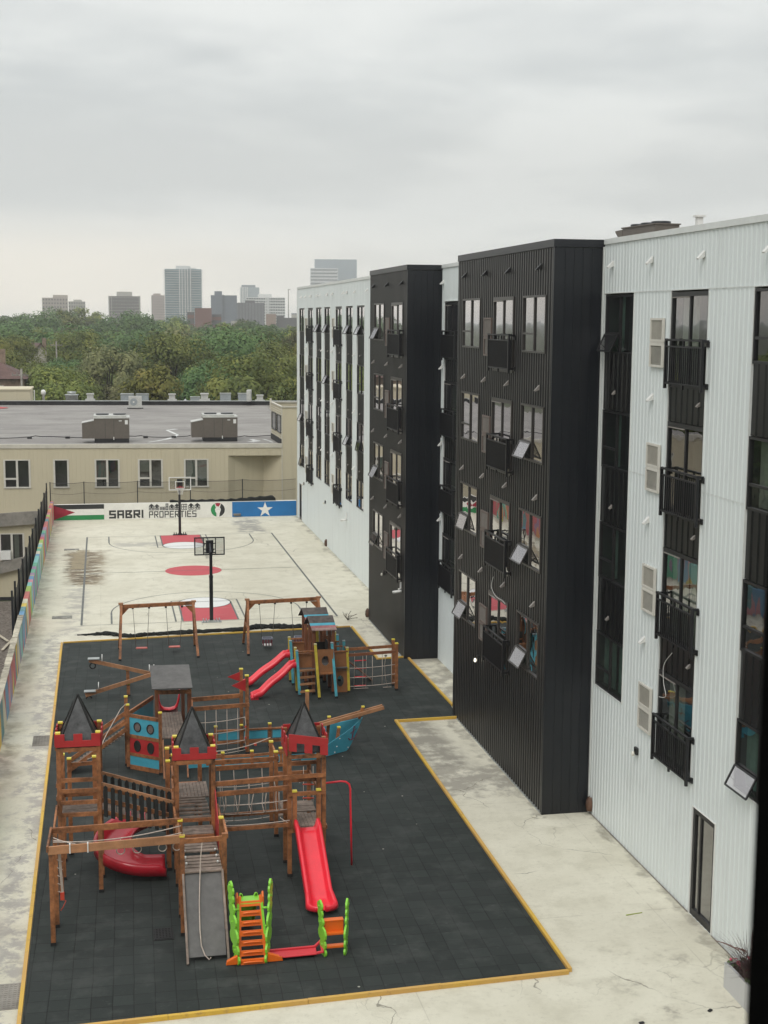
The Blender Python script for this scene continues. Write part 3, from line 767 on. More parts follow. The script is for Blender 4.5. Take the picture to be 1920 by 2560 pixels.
def ptac(X, y0, y1, zt, m, gm):
    zb = zt-1.11; zm = (zt+zb)/2; mb = MB(); d = .05
    for a, b in ((zb, zm-.02), (zm+.02, zt)):
        mb.box(X-d, X, y0, y1, a, a+.05); mb.box(X-d, X, y0, y1, b-.05, b); mb.box(X-d, X, y0, y0+.06, a+.05, b-.05); mb.box(X-d, X, y1-.06, y1, a+.05, b-.05)
    mb.box(X-d+.01, X, y0+.02, y1-.02, zm-.02, zm+.02)
    o = abuild(mb, 'air_conditioner_grille', m, ap)
    mb = MB(); mb.box(X-.012, X-.004, y0+.05, y1-.05, zb+.04, zt-.04); y = y0+.09
    while y < y1-.07: mb.box(X-.045, X-.014, y, y+.012, zm+.07, zt-.05); y += .055
    z = zb+.08
    while z < zm-.07: mb.box(X-.03, X-.014, y0+.06, y1-.06, z, z+.008); z += .035
    abuild(mb, 'louvres', gm, o)
def hood(X, y, z, m, s=1.0):
    s *= .62; mb = MB(); w = .085*s
    mb.poly([(X-.015, y-w, z+.16*s), (X-.27*s, y-w, z-.10*s), (X-.24*s, y-w, z-.14*s), (X-.015, y-w, z-.06*s)], (0, 2*w, 0))
    abuild(mb, 'exhaust_hood', m, ap)

# --- white wall
cols = {}   # name: (y0, y1, kind)
WC = [(23.2,25.17,'w'),(27.25,29.2,'d'),(31.42,33.34,'w'),(44.4,46.4,'w'),(48.1,50.08,'d'),(61.0,63.0,'d'),(66.12,68.1,'w'),(69.33,71.27,'w'),(72.58,74.55,'d'),(76.45,78.42,'w'),(79.5,81.58,'w'),(82.84,84.85,'d'),(86.45,88.66,'w')]
holes = [(a, b, 3.55 if k == 'w' else 2.9, 13.58) for a, b, k in WC]
holes += [(25.95, 27.07, .02, 2.45), (87.75, 88.85, .0, 2.36)]
mb = MB()
def nohit(y0, y1, hs): return [h for h in hs if h[0] >= y0 and h[1] <= y1]
wall_cells(mb, XW, 14.0, 33.6, 0, 14.82, nohit(14, 33.6, holes), .20, .016, .5)
abuild(mb, 'white_wall', M['white_clad'], ap); mb = MB()
wall_cells(mb, XW, 42.9, 50.75, 0, 14.82, nohit(42.9, 50.75, holes), .20, .016, .5)
abuild(mb, 'white_wall', M['white_clad'], ap); mb = MB()
wall_cells(mb, XW, 57.6, 89.6, 0, 14.82, nohit(57.6, 89.6, holes), .42, .022, .35)
abuild(mb, 'white_wall', M['white_clad'], ap)
mb = MB()   # column reveals in white trim
for a, b, k in WC:
    zb = 3.55 if k == 'w' else 2.9
    for y in (a, b): mb.box(XW-.03, XW+.12, y-.02 if y == a else y, y if y == a else y+.02, zb-.02, 13.6)
    mb.box(XW-.03, XW+.12, a, b, zb-.02, zb); mb.box(XW-.03, XW+.12, a, b, 13.58, 13.6)
mb.box(XW-.045, XW+.02, 14, 33.5, 14.80, 14.93); mb.box(XW-.045, XW+.02, 43.1, 50.55, 14.80, 14.93); mb.box(XW-.045, XW+.02, 57.85, 89.65, 14.80, 14.93)
mb.box(XW-.05, XW+.02, 89.6, 89.68, 0, 14.74); mb.box(XW-.06, XW-.03, 33.42, 33.5, 0.02, 14.74)
mb.box(XW-.026, XW-.018, 25.2, 33.4, 13.585, 13.60)
for ya, yb in ((25.2,27.2),(29.25,31.4)): mb.box(XW-.0205, XW-.015, ya, yb, 9.32, 9.335)
abuild(mb, 'white_trim', simple('white_metal_trim', (.66,.68,.66), .45, .05), ap)
mb = MB(); mb.quad((XW, 89.66, 0), (34, 89.66, 0), (34, 89.66, 14.9), (XW, 89.66, 14.9)); mb.quad((XW, 14, 0), (34, 14, 0), (34, 14, 14.9), (XW, 14, 14.9)); mb.quad((34,14,0),(34,89.66,0),(34,89.66,14.9),(34,14,14.9))
abuild(mb, 'end_wall', M['white_clad'], ap)
mb = MB(); mb.box(XW+.02, 34, 14, 89.6, 14.55, 14.80); abuild(mb, 'roof', M['roof'], ap)
mb = MB(); mb.box(XW-.034, XW-.024, 14, 25.9, .001, .03); mb.box(XW-.034, XW-.024, 27.12, 33.4, .001, .03); abuild(mb, 'base_flashing', M['concrete'], ap)

# --- infill of the tall dark columns
CA = (M['curtain'], [(.0,.22)]); CG = (M['curtain_g'], [(.05,.45),(.55,.98)]); CB = (M['curtain'], [(.02,.48),(.52,.98)]); CC = (M['curtain'], [(.5,.95)])
awn = {(86.45,2):30,(82.84,2):0,(79.5,0):32,(76.45,0):32,(76.45,1):32,(69.33,0):34,(69.33,2):32,(66.12,0):34,(66.12,2):14,(86.45,3):16,(31.42,0):32,(23.2,3):34,(72.58,2):0}
for a, b, k in WC:
    X = XW+.022
    bot = 3.55 if k == 'w' else 2.9
    for i, T in enumerate(FL):
        hh = 1.46 if k == 'w' else 2.1
        zt = T; zb = T-hh; nxt = FL[i+1] if i < 3 else bot
        mbs = MB(); corr(mbs, X, a, b, nxt, zb, .30, .022, .5)
        if zb-nxt > .02: abuild(mbs, 'spandrel_panel', M['black_clad'], ap)
        far = a > 60
        if k == 'w':
            ang = awn.get((a, i)); rm = 'room_green' if a in (31.42,) else 'room'
            cu = {31.42: [(M['curtain_g'],[(.62,.8)]), (M['curtain_g'],[(.64,.8)]), (M['curtain_g'],[(.62,.8)]), CG][i], 23.2: [None, CB, None, CG][i]}.get(a, RV.choice([None, None, None, CC, CA]))
            window(X, a, b, zt-.015, zb, M['frame_dark'], ang, rm, cu)
        else:
            cu = {27.25: [CC, None, CB, CC][i]}.get(a, RV.choice([None, None, CC]))
            bdoor(X, a, b, zt-.015, zb, M['frame_dark'], 'room', cu)
            railing(XW-.0, a-.05, b-.08, T-1.03, T-2.03, .14)
# PTAC grilles and hoods on white wall
for T in FL:
    for y0 in (29.5, 50.22-.0, 74.85, 85.1):
        if y0 == 50.22: continue
        ptac(XW-.022, y0, y0+.76, T-.58, M['vent_white'], M['vent_louvre'])
for y in (32.9, 30.39, 27.58, 24.6, 50.3, 60, 65.3, 68.6, 71.0, 72.0, 75.5, 77.3, 79.9, 81.0, 83.6, 85.8, 87.6): hood(XW, y, 14.28, M['white'])
for T in FL[:3]:
    z = T-2.4
    for y in (30.1, 50.35, 75.6, 79.1, 85.6, 68.7): hood(XW, y, z, M['white'])
    for y in (27.6, 32.6, 70.6, 67.3, 73.3, 77.3, 83.6, 80.4): hood(XW+.07, y, z, M['vent_grille'], .8)

# --- black blocks
for (y0, y1, wins) in ((33.52, 43.05, [(40.33,42.42,'w'),(36.9,38.92,'d'),(34.05,36.05,'w')]), (50.6, 57.85, [(54.82,56.88,'w'),(51.3,53.36,'d')])):
    mb = MB(); hs = []
    for a, b, k in wins:
        for T in FL: hs.append((a, b, T-(1.5 if k == 'w' else 2.1), T))
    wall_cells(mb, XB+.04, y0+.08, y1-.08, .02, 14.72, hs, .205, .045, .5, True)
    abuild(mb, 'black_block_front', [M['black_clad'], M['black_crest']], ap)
    for ys, sg in ((y0, -1), (y1, 1)):
        mb = MB()
        mb.quad((XB-.005, ys, 0), (XW+.05, ys, 0), (XW+.05, ys, 14.72), (XB-.005, ys, 14.72))
        x = XB+.28
        while x < XW-.05: mb.box(x, x+.012, ys+sg*.001 if sg > 0 else ys-.012, ys+.012 if sg > 0 else ys-.001, .02, 14.71); x += .235
        for z in (12.35, 6.1): mb.box(XB+.02, XW-.02, ys+.0145 if sg > 0 else ys-.0165, ys+.0165 if sg > 0 else ys-.0145, z, z+.012)
        abuild(mb, 'black_block_side', M['black_flat'], ap)
    mb = MB(); mb.box(XB-.008, XB+.05, y0-.006, y0+.075, 0, 14.73); mb.box(XB-.008, XB+.05, y1-.075, y1+.006, 0, 14.73)
    mb.box(XB-.03, XW+.06, y0-.03, y1+.03, 14.73, 14.92)
    abuild(mb, 'black_block_trim', M['black_flat'], ap)
    mb = MB(); mb.box(XB-.02, XB+.03, y0+.1, y1-.1, 0, .035); abuild(mb, 'block_base_flashing', M['galv'], ap)
    awb = {(34.05,1):34,(34.05,2):36,(34.05,3):34,(40.33,2):22,(40.33,3):34,(54.82,0):34,(54.82,2):36,(54.82,3):28}
    cub = {(34.05,3):(M['curtain_g'],[(.1,.45),(.7,.9)]),(34.05,2):None,(54.82,2):CB,(40.33,1):None}
    for a, b, k in wins:
        for i, T in enumerate(FL):
            if k == 'w': window(XB-.0, a, b, T-.003, T-1.497, M['frame_bronze'], awb.get((a, i)), 'room', cub.get((a, i)))
            else:
                bdoor(XB-.0, a, b, T-.003, T-2.097, M['frame_bronze'], 'room', None, False)
                railing(XB-.01, a-.15, b-.12, T-1.03, T-2.0)
                ptac(XB-.004, b+.13 if y0 < 40 else b+.33, b+.93 if y0 < 40 else b+1.08, T-.58, M['vent_brown'], M['vent_grille'])
    hy = (42.1, 39.75, 37.35, 34.55) if y0 < 40 else (56.9, 54.15, 51.4)
    for y in hy: hood(XB, y, 14.26, M['frame_dark'])
    for T in FL[:3]:
        for y in hy: hood(XB, y-.05, T-2.4, M['vent_grille'], .9)
# ground floor glass doors
def gdoor(y0, y1, zt, wide):
    X = XW+.03; mb = MB(); t = .10 if wide else .07
    mb.box(X-.03, X+.06, y0, y0+t, 0.01, zt); mb.box(X-.03, X+.06, y1-t, y1, .01, zt); mb.box(X-.03, X+.06, y0+t, y1-t, zt-.12, zt); mb.box(X-.03, X+.06, y0+t, y1-t, .01, .17)
    mb.box(X-.02, X+.05, y1-t-.30, y1-t-.24, .17, zt-.12)
    d = abuild(mb, 'entrance_door', M['frame_dark'], ap)
    mb = MB(); mb.quad((X+.01, y0+t, .17), (X+.01, y1-t, .17), (X+.01, y1-t, zt-.12), (X+.01, y0+t, zt-.12)); abuild(mb, 'pane', M['glass'], d)
    mb = MB(); mb.box(X-.055, X-.03, y0-.02, y0, 0, zt+.02); mb.box(X-.055, X-.03, y1, y1+.02, 0, zt+.02); mb.box(X-.055, X-.03, y0, y1, zt, zt+.02); abuild(mb, 'door_trim', M['white'], d)
    room(d, X+.06, y0+.01, y1-.01, .012, zt-.01, simple('lobby', (.30,.30,.27), .8), None)
gdoor(25.95, 27.07, 2.45, True); gdoor(87.75, 88.85, 2.36, False)
M['lamp_glass'] = simple('lamp_diffuser', (.7,.68,.6), .3, .05)
M['bulb'] = simple('lit_bulb', (1.0,.93,.75), .3, .01, emit=1.3)
def walllamp(X, y, z, lit, cov):
    mb = MB(); mb.box(X-.06, X-.005, y-.08, y+.08, z-.02, z+.15)
    o = abuild(mb, 'wall_lamp', cov, ap); mb = MB()
    mb.lathe([(0,-.08),(.03,-.07),(.042,-.03),(.035,.01),(.02,.04),(0,.04)], 12, (X-.11, y, z+.02)); abuild(mb, 'lamp_globe', M['bulb'] if lit else M['lamp_glass'], o)
walllamp(XW-.02, 30.3, 2.62, False, M['frame_dark']); walllamp(XB, 39.97, 2.6, True, M['frame_dark']); walllamp(XB, 54.54, 2.6, False, M['frame_dark']); walllamp(XW-.02, 86.6, 2.5, False, M['vent_grille']); walllamp(XW-.02, 59.1, 2.6, True, M['vent_grille']); walllamp(XW-.02, 77.9, 2.45, False, M['frame_dark'])
def camera_(X, y, z):
    mb = MB(); mb.box(X-.05, X, y-.04, y+.04, z, z+.25); mb.beam((X-.03, y, z+.02), (X-.10, y, z-.05), .03, .03)
    mb.tube([(X-.02, y-.12, z-.08), (X-.30, y+.10, z-.16)], .055, 10); mb.tube([(X-.08, y, z-.05), (X-.11, y, z+.0)], .03, 8)
    abuild(mb, 'security_camera', M['white'], ap)
camera_(XB, 51.25, 2.65); camera_(XW-.02, 70.9, 2.6)
def scup(X, y, z, m):
    mb = MB(); rows = []
    for i in range(7):
        a = math.pi*i/6; rows.append([(X-.01-.14*math.sin(a)*s_, y+.12*math.cos(a)*s_*1.0, z+h) for s_, h in ((.5,.16),(.9,.06),(1.0,-.10),(.75,-.22))])
    mb.grid(rows); mb.box(X-.05, X, y-.06, y+.06, z-.2, z+.1); abuild(mb, 'drain_outlet', m, ap)
COPPER = simple('weathered_copper', (.13,.07,.045), .5, .4, metal=.3)
scup(XW-.02, 33.35, .32, COPPER); scup(XB, 57.92, .32, COPPER); scup(XW-.02, 77.5, .25, COPPER)
# loose cables on the front
def cable(pts, m='white', r=.007):
    mb = MB(); P_ = [Vector(p) for p in pts]; out = []
    for i in range(len(P_)-1):
        a = P_[max(0,i-1)]; b = P_[i]; c = P_[i+1]; d = P_[min(len(P_)-1,i+2)]
        for k in range(8):
            t = k/8; out.append(.5*((2*b)+(c-a)*t+(2*a-5*b+4*c-d)*t*t+(3*b-a-3*c+d)*t**3))
    out.append(P_[-1]); mb.tube(out, r, 5); return mb
abuild(cable([(XB-.06,38.3,5.5),(XB-.10,38.35,5.2),(XB-.06,38.0,4.98),(XB-.05,37.4,4.98),(XB-.06,37.05,4.95)]), 'loose_cable', M['white'], ap)
abuild(cable([(XW-.05,28.4,5.55),(XW-.08,28.75,5.2),(XW-.08,28.75,4.8),(XW-.08,28.6,4.5),(XW-.03,29.1,4.35)]), 'loose_cable', M['white'], ap)
abuild(cable([(XW-.03,43.4,7.3),(XW-.12,43.35,6.6),(XW-.12,43.3,5.6),(XW-.05,43.2,4.6)]), 'loose_cable', M['white'], ap)

# rooftop condensers of the apartment building
def condenser(loc, label):
    t = empty('rooftop_condenser', loc, R(4), label, 'air conditioner', 'condensers on the apartment roof')
    mb = MB(); mb.box(-.4,.4,-1.3,1.3,-.5,.0); mb.box(-.55,.55,-1.6,1.6,.12,.78); mb.box(-.45,-.35,-1.5,1.5,0,.12); mb.box(.35,.45,-1.5,1.5,0,.12); mb.build('casing', M['hvac'], t)
    mb = MB(); mb.poly([(-.56,1.62,.74),(-.56,2.35,.72),(-.56,2.25,.60),(-.56,1.62,.12)], (1.12,0,0)); mb.box(-.6,.6,-1.65,1.65,.78,.83); mb.build('hood', M['hvac'], t)
    mb = MB()
    for y in (-1.0, 0, 1.0):
        mb.lathe([(.40,.83),(.42,.93),(.38,.95),(.36,.83)], 18, (0,y,0)); mb.box(-.38,.38,y-.015,y+.015,.93,.95); mb.box(-.015,.015,y-.38,y+.38,.93,.95)
    mb.build('fan_guard', M['black_metal'], t); t.scale = (.66, .66, .66)
condenser((15.3, 37.7, 15.04), 'brown rooftop condenser with round fan guards showing above the white roof edge')
mb = MB(); mb.box(14.95,15.1,33.7,33.85,14.8,15.55); mb.box(14.9,15.15,33.65,33.9,15.55,15.6)
tag(mb.build('roof_vent_pipe', M['white']), 'small pale vent pipe behind the white roof edge right of the condenser', 'vent pipe')

# unseen wing behind the photographer's window, added to darken faces turned towards it
mb = MB(); mb.box(-9, 34, -16, -1.2, -6.8, 15.6); abuild(mb, 'unseen_rear_wing', M['black_flat'], ap)
# planter
pl = empty('flower_planter', (12.17, 23.05, 0), 0, 'white metal planter box of purple grass and pink flowers by the white wall', 'planter')
mb = MB(); h = .52
mb.poly([(-.42,-.62,.03),(.30,-.62,.03),(.30,.62,.03),(-.42,.62,.03)], (0,0,h-.1))
for (x0,x1,y0,y1) in ((-.50,-.44,-.70,.70),(.32,.38,-.70,.70),(-.44,.32,-.70,-.64),(-.44,.32,.64,.70)): mb.box(x0,x1,y0,y1,0,h)
mb.build('planter_box', clad('scuffed_planter_metal', (.50,.50,.50), .45, (.12,.12,.12), .8), pl)
mb = MB(); mb.box(-.42,.30,-.62,.62,h-.07,h-.04); mb.build('soil', M['soil'], pl)
rg = random.Random(5); mb = MB()
for i in range(420):
    a = rg.uniform(0, 2*math.pi); rr = rg.uniform(.02,.2); L = rg.uniform(.5,1.05); y0 = rg.uniform(-.25,.25)
    out = rg.uniform(.15,.75); x = -.30+rr*math.cos(a); y = y0+rr*math.sin(a); pts = []
    for k in range(6):
        t = k/5; pts.append(Vector((x+math.cos(a)*out*t*t, y+math.sin(a)*out*t*t, h-.05+L*(t-.35*t*t))))
    wv = Vector((-math.sin(a), math.cos(a), 0))*.005
    rows = [[p-wv*(1-k/6.), p+wv*(1-k/6.)] for k, p in enumerate(pts)]; mb.grid(rows, False)
mb.build('purple_grass', simple('purple_grass', (.07,.035,.035), .7, .4, 9), pl)
mb = MB()
for i in range(14):
    a = rg.uniform(0, 2*math.pi); L = rg.uniform(1.0,1.3); out = rg.uniform(.4,.7)
    pts = [(-.30+math.cos(a)*out*t*t, math.sin(a)*out*t*t*1.1, h+L*(t-.38*t*t)) for t in [k/9 for k in range(10)]]
    mb.tube(pts, [.003]*5+[.008,.014,.016,.012,.004], 5)
mb.build('grass_plumes', simple('grass_plume', (.16,.09,.08), .9), pl)
mb = MB(); lb = MB()
for i in range(260):
    x = rg.uniform(-.46,.34); y = rg.uniform(-.68,.68); z = h+rg.uniform(-.03,.13); s_ = rg.uniform(.02,.045)
    n_ = Vector((rg.uniform(-1,1),rg.uniform(-1,1),rg.uniform(.2,1))).normalized(); u = n_.orthogonal().normalized()*s_; v = n_.cross(u)
    c = Vector((x,y,z)); (mb if i % 3 == 0 else lb).add([c-u-v, c+u-v, c+u+v, c-u+v], [(0,1,2,3)])
mb.build('pink_flowers', simple('pink_petals', (.62,.09,.16), .6, .25, 20), pl); lb.build('green_leaves', simple('planter_leaves', (.07,.12,.03), .6, .3, 20), pl)

# dark jamb of the window the photograph is taken from
jb = MB(); jb.box(.2886, .36, .506, .545, 11.6, 14.4); jb.box(.307,.36,.545,.60,11.6,14.4)
tag(jb.build('window_jamb', simple('jamb_black', (.0012,.0012,.0012), .9, spec=.05), bevel=.002), 'dark out of focus window jamb at the right edge of the view', 'window frame')
# ================================================================ tan building
TB = empty('tan_building', (12.5, 96.0, 0), R(-5.3), 'low tan sided building with a flat grey roof behind the painted end wall', 'building')
# local frame: x runs left (negative) along the front, y backwards
def tb(mb, name, mats, parent=None, label=None): return mb.build(name, mats, parent or TB, label)
ZR = 4.22
def siding(mb, y, x0, x1, z0, z1, pitch=.30, d=.012):
    x = x0; xs_ = [x0]
    pts = []
    while x < x1:
        e = min(x1, x+pitch); pts += [(x, 0), (x+.015, d), (e-.02, d), (e, 0)]; x = e
    pts = [p for p in pts if p[0] <= x1]
    mb.grid([[(px, y-dd, z) for px, dd in pts] for z in (z0, z1)], False)
def tbwall(mb, y, x0, x1, z0, z1, holes):
    xc = sorted({x0, x1, *[h[0] for h in holes], *[h[1] for h in holes]})
    for a, b in zip(xc, xc[1:]):
        z = z0
        for h in sorted([h for h in holes if h[0] <= a+1e-6 and h[1] >= b-1e-6], key=lambda h: h[2]):
            siding(mb, y, a, b, z, h[2]); z = h[3]
        siding(mb, y, a, b, z, z1)
uw = [(-19.3,-17.65,3), (-15.95,-15.05,1), (-13.15,-11.6,3), (-10.2,-8.65,3), (-7.05,-5.5,3)]
ZT, ZB = 3.16, 1.34
hs = [(a, b, ZB, ZT) for a, b, _ in uw]
lw = (-19.75, -18.2, -3.7, -1.95); hs.append(lw); hs.append((-29.5,-27.9,ZB,ZT)); hs.append((-25,-23.4,ZB,ZT)); hs.append((-25.5,-23.9,-3.7,-1.95))
mb = MB(); tbwall(mb, 0, -34, -4.05, -6.6, 4.0, hs); siding(mb, 0, -4.05, -.3, 3.45, 4.0); mb.quad((-34,0,-6.6),(-34,46,-6.6),(-34,46,4),(-34,0,4))
tb(mb, 'front_wall', M['tan_clad'])
mb = MB()   # angled recess at the right
mb.grid([[(-4.05,0,z),(-3.6,.35,z),(-2.6,.85,z),(-1.6,1.25,z)] for z in (-6.6, 3.45)], False); mb.quad((-1.6,1.25,-6.6),(-.3,.0,-6.6),(-.3,.0,3.45),(-1.6,1.25,3.45)); mb.add([(-4.05,0,3.45),(-.3,0,3.45),(-1.6,1.25,3.45)], [(0,1,2)])
tb(mb, 'recess_wall', M['tan_clad'])
mb = MB(); fp = [(-.3,0),(14,0),(14,5.8),(-.9,5.8)]
for i in range(4): (xa,ya),(xb,yb) = fp[i], fp[(i+1)%4]; mb.quad((xa,ya,-6.6),(xb,yb,-6.6),(xb,yb,6.8),(xa,ya,6.8))
tb(mb, 'stair_block', M['tan_clad'])
mb = MB(); mb.add([(x, y, 6.35) for x, y in fp], [(0,1,2,3)]); tb(mb, 'stair_block_roof', M['tar'])
SP = lambda u, z, o=0.: Vector((-.3-.6*u-o, 5.8*u, z))
mb = MB(); mb.beam(SP(0,6.84), (14,0,6.84), .14, .08); mb.beam(SP(-.01,6.84), SP(1.01,6.84), .14, .08); mb.beam(SP(1,6.84), (14,5.8,6.84), .14, .08); mb.beam(SP(1,6.3,.04), SP(1,7.1,.04), .14, .14); mb.beam(SP(0,-6.5,.01), SP(0,6.8,.01), .06, .06); mb.box(-34, -.3, -.07, .0, 4.0, 4.28); mb.box(-34,-.3,.0,.18,4.18,4.28)
for i in range(13): 
    z = 4.62 + i*.165
    mb.beam(SP(.01,z,.012), SP(.99,z,.012), .02, .035)
tb(mb, 'cream_trim', M['flash'])
mb = MB(); mb.box(-34, -.3, .18, 46, 3.9, 4.16); mb.box(-34, 14, 46.2, 66, 2.6, 3.0); tb(mb, 'flat_roof', M['roof'])
mb = MB(); mb.box(-34, 10, 45.6, 46.0, 4.16, 4.55); mb.beam(SP(.03,4.35,.03), SP(.99,4.35,.03), .05, .40); tb(mb, 'black_parapet', M['tar'])
mb = MB(); mb.box(-34, 10, 45.5, 46.1, 4.55, 4.60); tb(mb, 'parapet_cap', M['galv'])
mb = MB(); mb.box(-34, -4, -.03, 0.0, -6.6, -6.35); tb(mb, 'base_strip', M['tar'])
# sloping concrete bands low on the left
for z0, z1, dz in ((-1.35,-.45,.25), (-4.55,-3.75,.75)):
    mb = MB(); mb.poly([(-18.2,-.32,z0+dz*.35),(-18.2,-.32,z1+dz*.3),(-19.3,-.32,z1),(-34,-.32,z1-4.5*dz),(-34,-.32,z0-4.5*dz),(-19.3,-.32,z0)], (0,.30,0)); mb.poly([(-18.2,-.30,z0+dz*.35),(-14,-.30,z0+dz*2.2*.5),(-14,-.30,z1+dz*2.2*.5),(-18.2,-.30,z1+dz*.3)], (0,.28,0))
    tb(mb, 'concrete_band', M['concrete'])
def tbwin(x0, x1, z0, z1, kind, cur, ac=False):
    t = .10; mb = MB(); fy = -.05
    mb.box(x0-.08, x1+.08, fy, .04, z1, z1+.07); mb.box(x0-.10, x1+.10, fy-.03, .04, z0-.09, z0)
    mb.box(x0-.08, x0+t*.4, fy, .04, z0, z1); mb.box(x1-t*.4, x1+.08, fy, .04, z0, z1)
    xm = x0+(x1-x0)*.5
    if kind > 1: mb.box(xm-.07, xm+.07, fy+.01, .04, z0, z1); mb.box(x0+t*.4, xm-.07, fy+.01, .04, z0+.50, z0+.62)
    w = tb(mb, 'window', M['lightframe'])
    mb = MB(); mb.quad((x0,.02,z0),(x1,.02,z0),(x1,.02,z1),(x0,.02,z1)); tb(mb, 'pane', M['glass'], w)
    mb = MB(); d = .5; mb.quad((x0,d,z0),(x1,d,z0),(x1,d,z1),(x0,d,z1)); mb.quad((x0,.05,z0),(x1,.05,z0),(x1,d,z0),(x0,d,z0)); mb.quad((x0,.05,z1),(x1,.05,z1),(x1,d,z1),(x0,d,z1)); mb.quad((x0,.05,z0),(x0,d,z0),(x0,d,z1),(x0,.05,z1)); mb.quad((x1,.05,z0),(x1,d,z0),(x1,d,z1),(x1,.05,z1))
    tb(mb, 'reveal', M['room'], w)
    if cur:
        mb = MB()
        for a, b, c0 in cur:
            xa, xb = x0+(x1-x0)*a, x0+(x1-x0)*b; mb.quad((xa,.12,z0+(z1-z0)*c0),(xb,.12,z0+(z1-z0)*c0),(xb,.12,z1),(xa,.12,z1))
        tb(mb, 'blind', simple('grey_blind', (.20,.22,.19), .8), w)
    if ac:
        mb = MB(); mb.box(x0+.03, xm-.06, -.35, .02, z0+.02, z0+.62); tb(mb, 'window_air_conditioner', M['white'], w)
cs = [None, None, [(0,.45,.35)], [(0,.45,.55)], [(0,.47,.0),(.53,1,.2)]]
for (a, b, k), c in zip(uw, cs): tbwin(a, b, ZB, ZT, k, c)
tbwin(lw[0], lw[1], lw[2], lw[3], 3, [(.6,.8,0)], True); tbwin(-29.5,-27.9,ZB,ZT,3,None); tbwin(-25,-23.4,ZB,ZT,3,None); tbwin(-25.5,-23.9,-3.7,-1.95,3,None)
# side windows of the stair block (face towards -x)
for i, (ya, yb) in enumerate(((.07,.42),(.52,.90))):
    mb = MB()
    for a_, b_ in ((SP(ya,4.95,.03),SP(ya,6.2,.03)),(SP(yb,4.95,.03),SP(yb,6.2,.03)),(SP(ya,6.17,.03),SP(yb,6.17,.03)),(SP(ya,4.98,.03),SP(yb,4.98,.03))): mb.beam(a_, b_, .07, .07)
    w = tb(mb, 'side_window', M['frame_dark']); mb = MB(); mb.poly([SP(ya,5.0,.02),SP(yb,5.0,.02),SP(yb,6.15,.02),SP(ya,6.15,.02)], (-.01,0,0))
    tb(mb, 'pane', simple('dark_pane', (.03,.035,.035), .05), w)

# white sealant marks on the membrane
def seal(pts, w, name='sealant_mark'):
    mb = MB(); rows = []
    for i, p in enumerate(pts):
        a = Vector(pts[max(0,i-1)]); b = Vector(pts[min(len(pts)-1,i+1)]); d = (b-a).normalized(); r_ = Vector((-d.y, d.x))*w*random.uniform(.35,1.0)
        rows.append([(p[0]-r_.x, p[1]-r_.y, 4.165), (p[0]+r_.x, p[1]+r_.y, 4.165)])
    mb.grid(rows, False); tb(mb, name, M['sealant'])
M['sealant'] = simple('white_sealant', (.60,.60,.58), .6, .2, 3)
seal([(-12.6,3.2),(-12.9,4.2),(-12.8,5.3)], .35); seal([(-9.7,2.6),(-9.2,3.6),(-8.6,5.0),(-8.2,6.4),(-7.9,9.0),(-8.4,11.2),(-8.9,13.5),(-8.2,14.6)], .22); seal([(-6.9,11.5),(-6.5,11.9),(-6.0,11.4),(-5.5,10.0)], .2)
seal([(-5.6,3.0),(-5.9,4.0),(-5.5,5.0)], .3); seal([(-2.5,2.6),(-2.0,3.6),(-2.4,5.0)], .3); seal([(-.9,2.2),(-1.1,3.6),(-1.5,5.0)], .14); seal([(-24,7),(-20,7.1),(-16,7.0)], .07)
c5, s5 = math.cos(R(-5.3)), math.sin(R(-5.3))
def tw(x, y): return (12.5 + x*c5 - y*s5, 96.0 + x*s5 + y*c5)      # local -> world
# large rooftop units
def bighvac(x, y, label):
    t = empty('rooftop_air_handler', (x, y, 4.16), R(-1), label, 'air conditioner', 'large brown air handlers near the front of the tan roof')
    mb = MB(); mb.box(-1.2,1.2,.02,2.2,.0,.30); mb.build('curb', M['tar'], t)
    mb = MB(); mb.box(-1.22,1.22,0,2.25,.30,1.72); mb.build('casing', M['hvac'], t)
    mb = MB(); mb.poly([(-2.05,0,.32),(-1.225,0,.32),(-1.225,0,1.55),(-2.05,0,1.38)], (0,1.4,0)); mb.build('intake_hood', M['hvac'], t)
    mb = MB(); mb.box(-1.25,1.25,-.03,2.28,1.72,1.80); mb.box(-1.25,1.0,.1,2.2,1.80,1.92); mb.poly([(-2.08,-.03,1.385),(-1.225,-.03,1.56),(-1.225,-.03,1.60),(-2.08,-.03,1.425)], (0,1.46,0)); mb.build('lid', M['hvac_light'], t)
    for x_ in (-.65,.55):
        mb = MB(); mb.lathe([(.45,0),(.46,.07),(.40,.08),(.05,.05),(0,.05)], 20, (x_,1.1,1.92)); mb.build('fan', M['black_metal'], t)
    mb = MB()
    for x_ in (-.45,.15): mb.box(x_-.008,x_+.008,-.006,0,.34,1.66)
    mb.build('panel_seams', M['tar'], t)
    for q in ((.92,1.12,-.008,-.002,1.30,1.60),(.5,.7,-.008,-.002,1.52,1.58),(.1,.16,-.05,-.002,.22,.42)): mb = MB(); mb.box(*q); mb.build('label_plate', M['white'], t)
bighvac(.55, 99.4, 'brown air handler with side hood on the left half of the tan roof')
bighvac(8.2, 99.5, 'brown air handler with side hood on the right half of the tan roof')
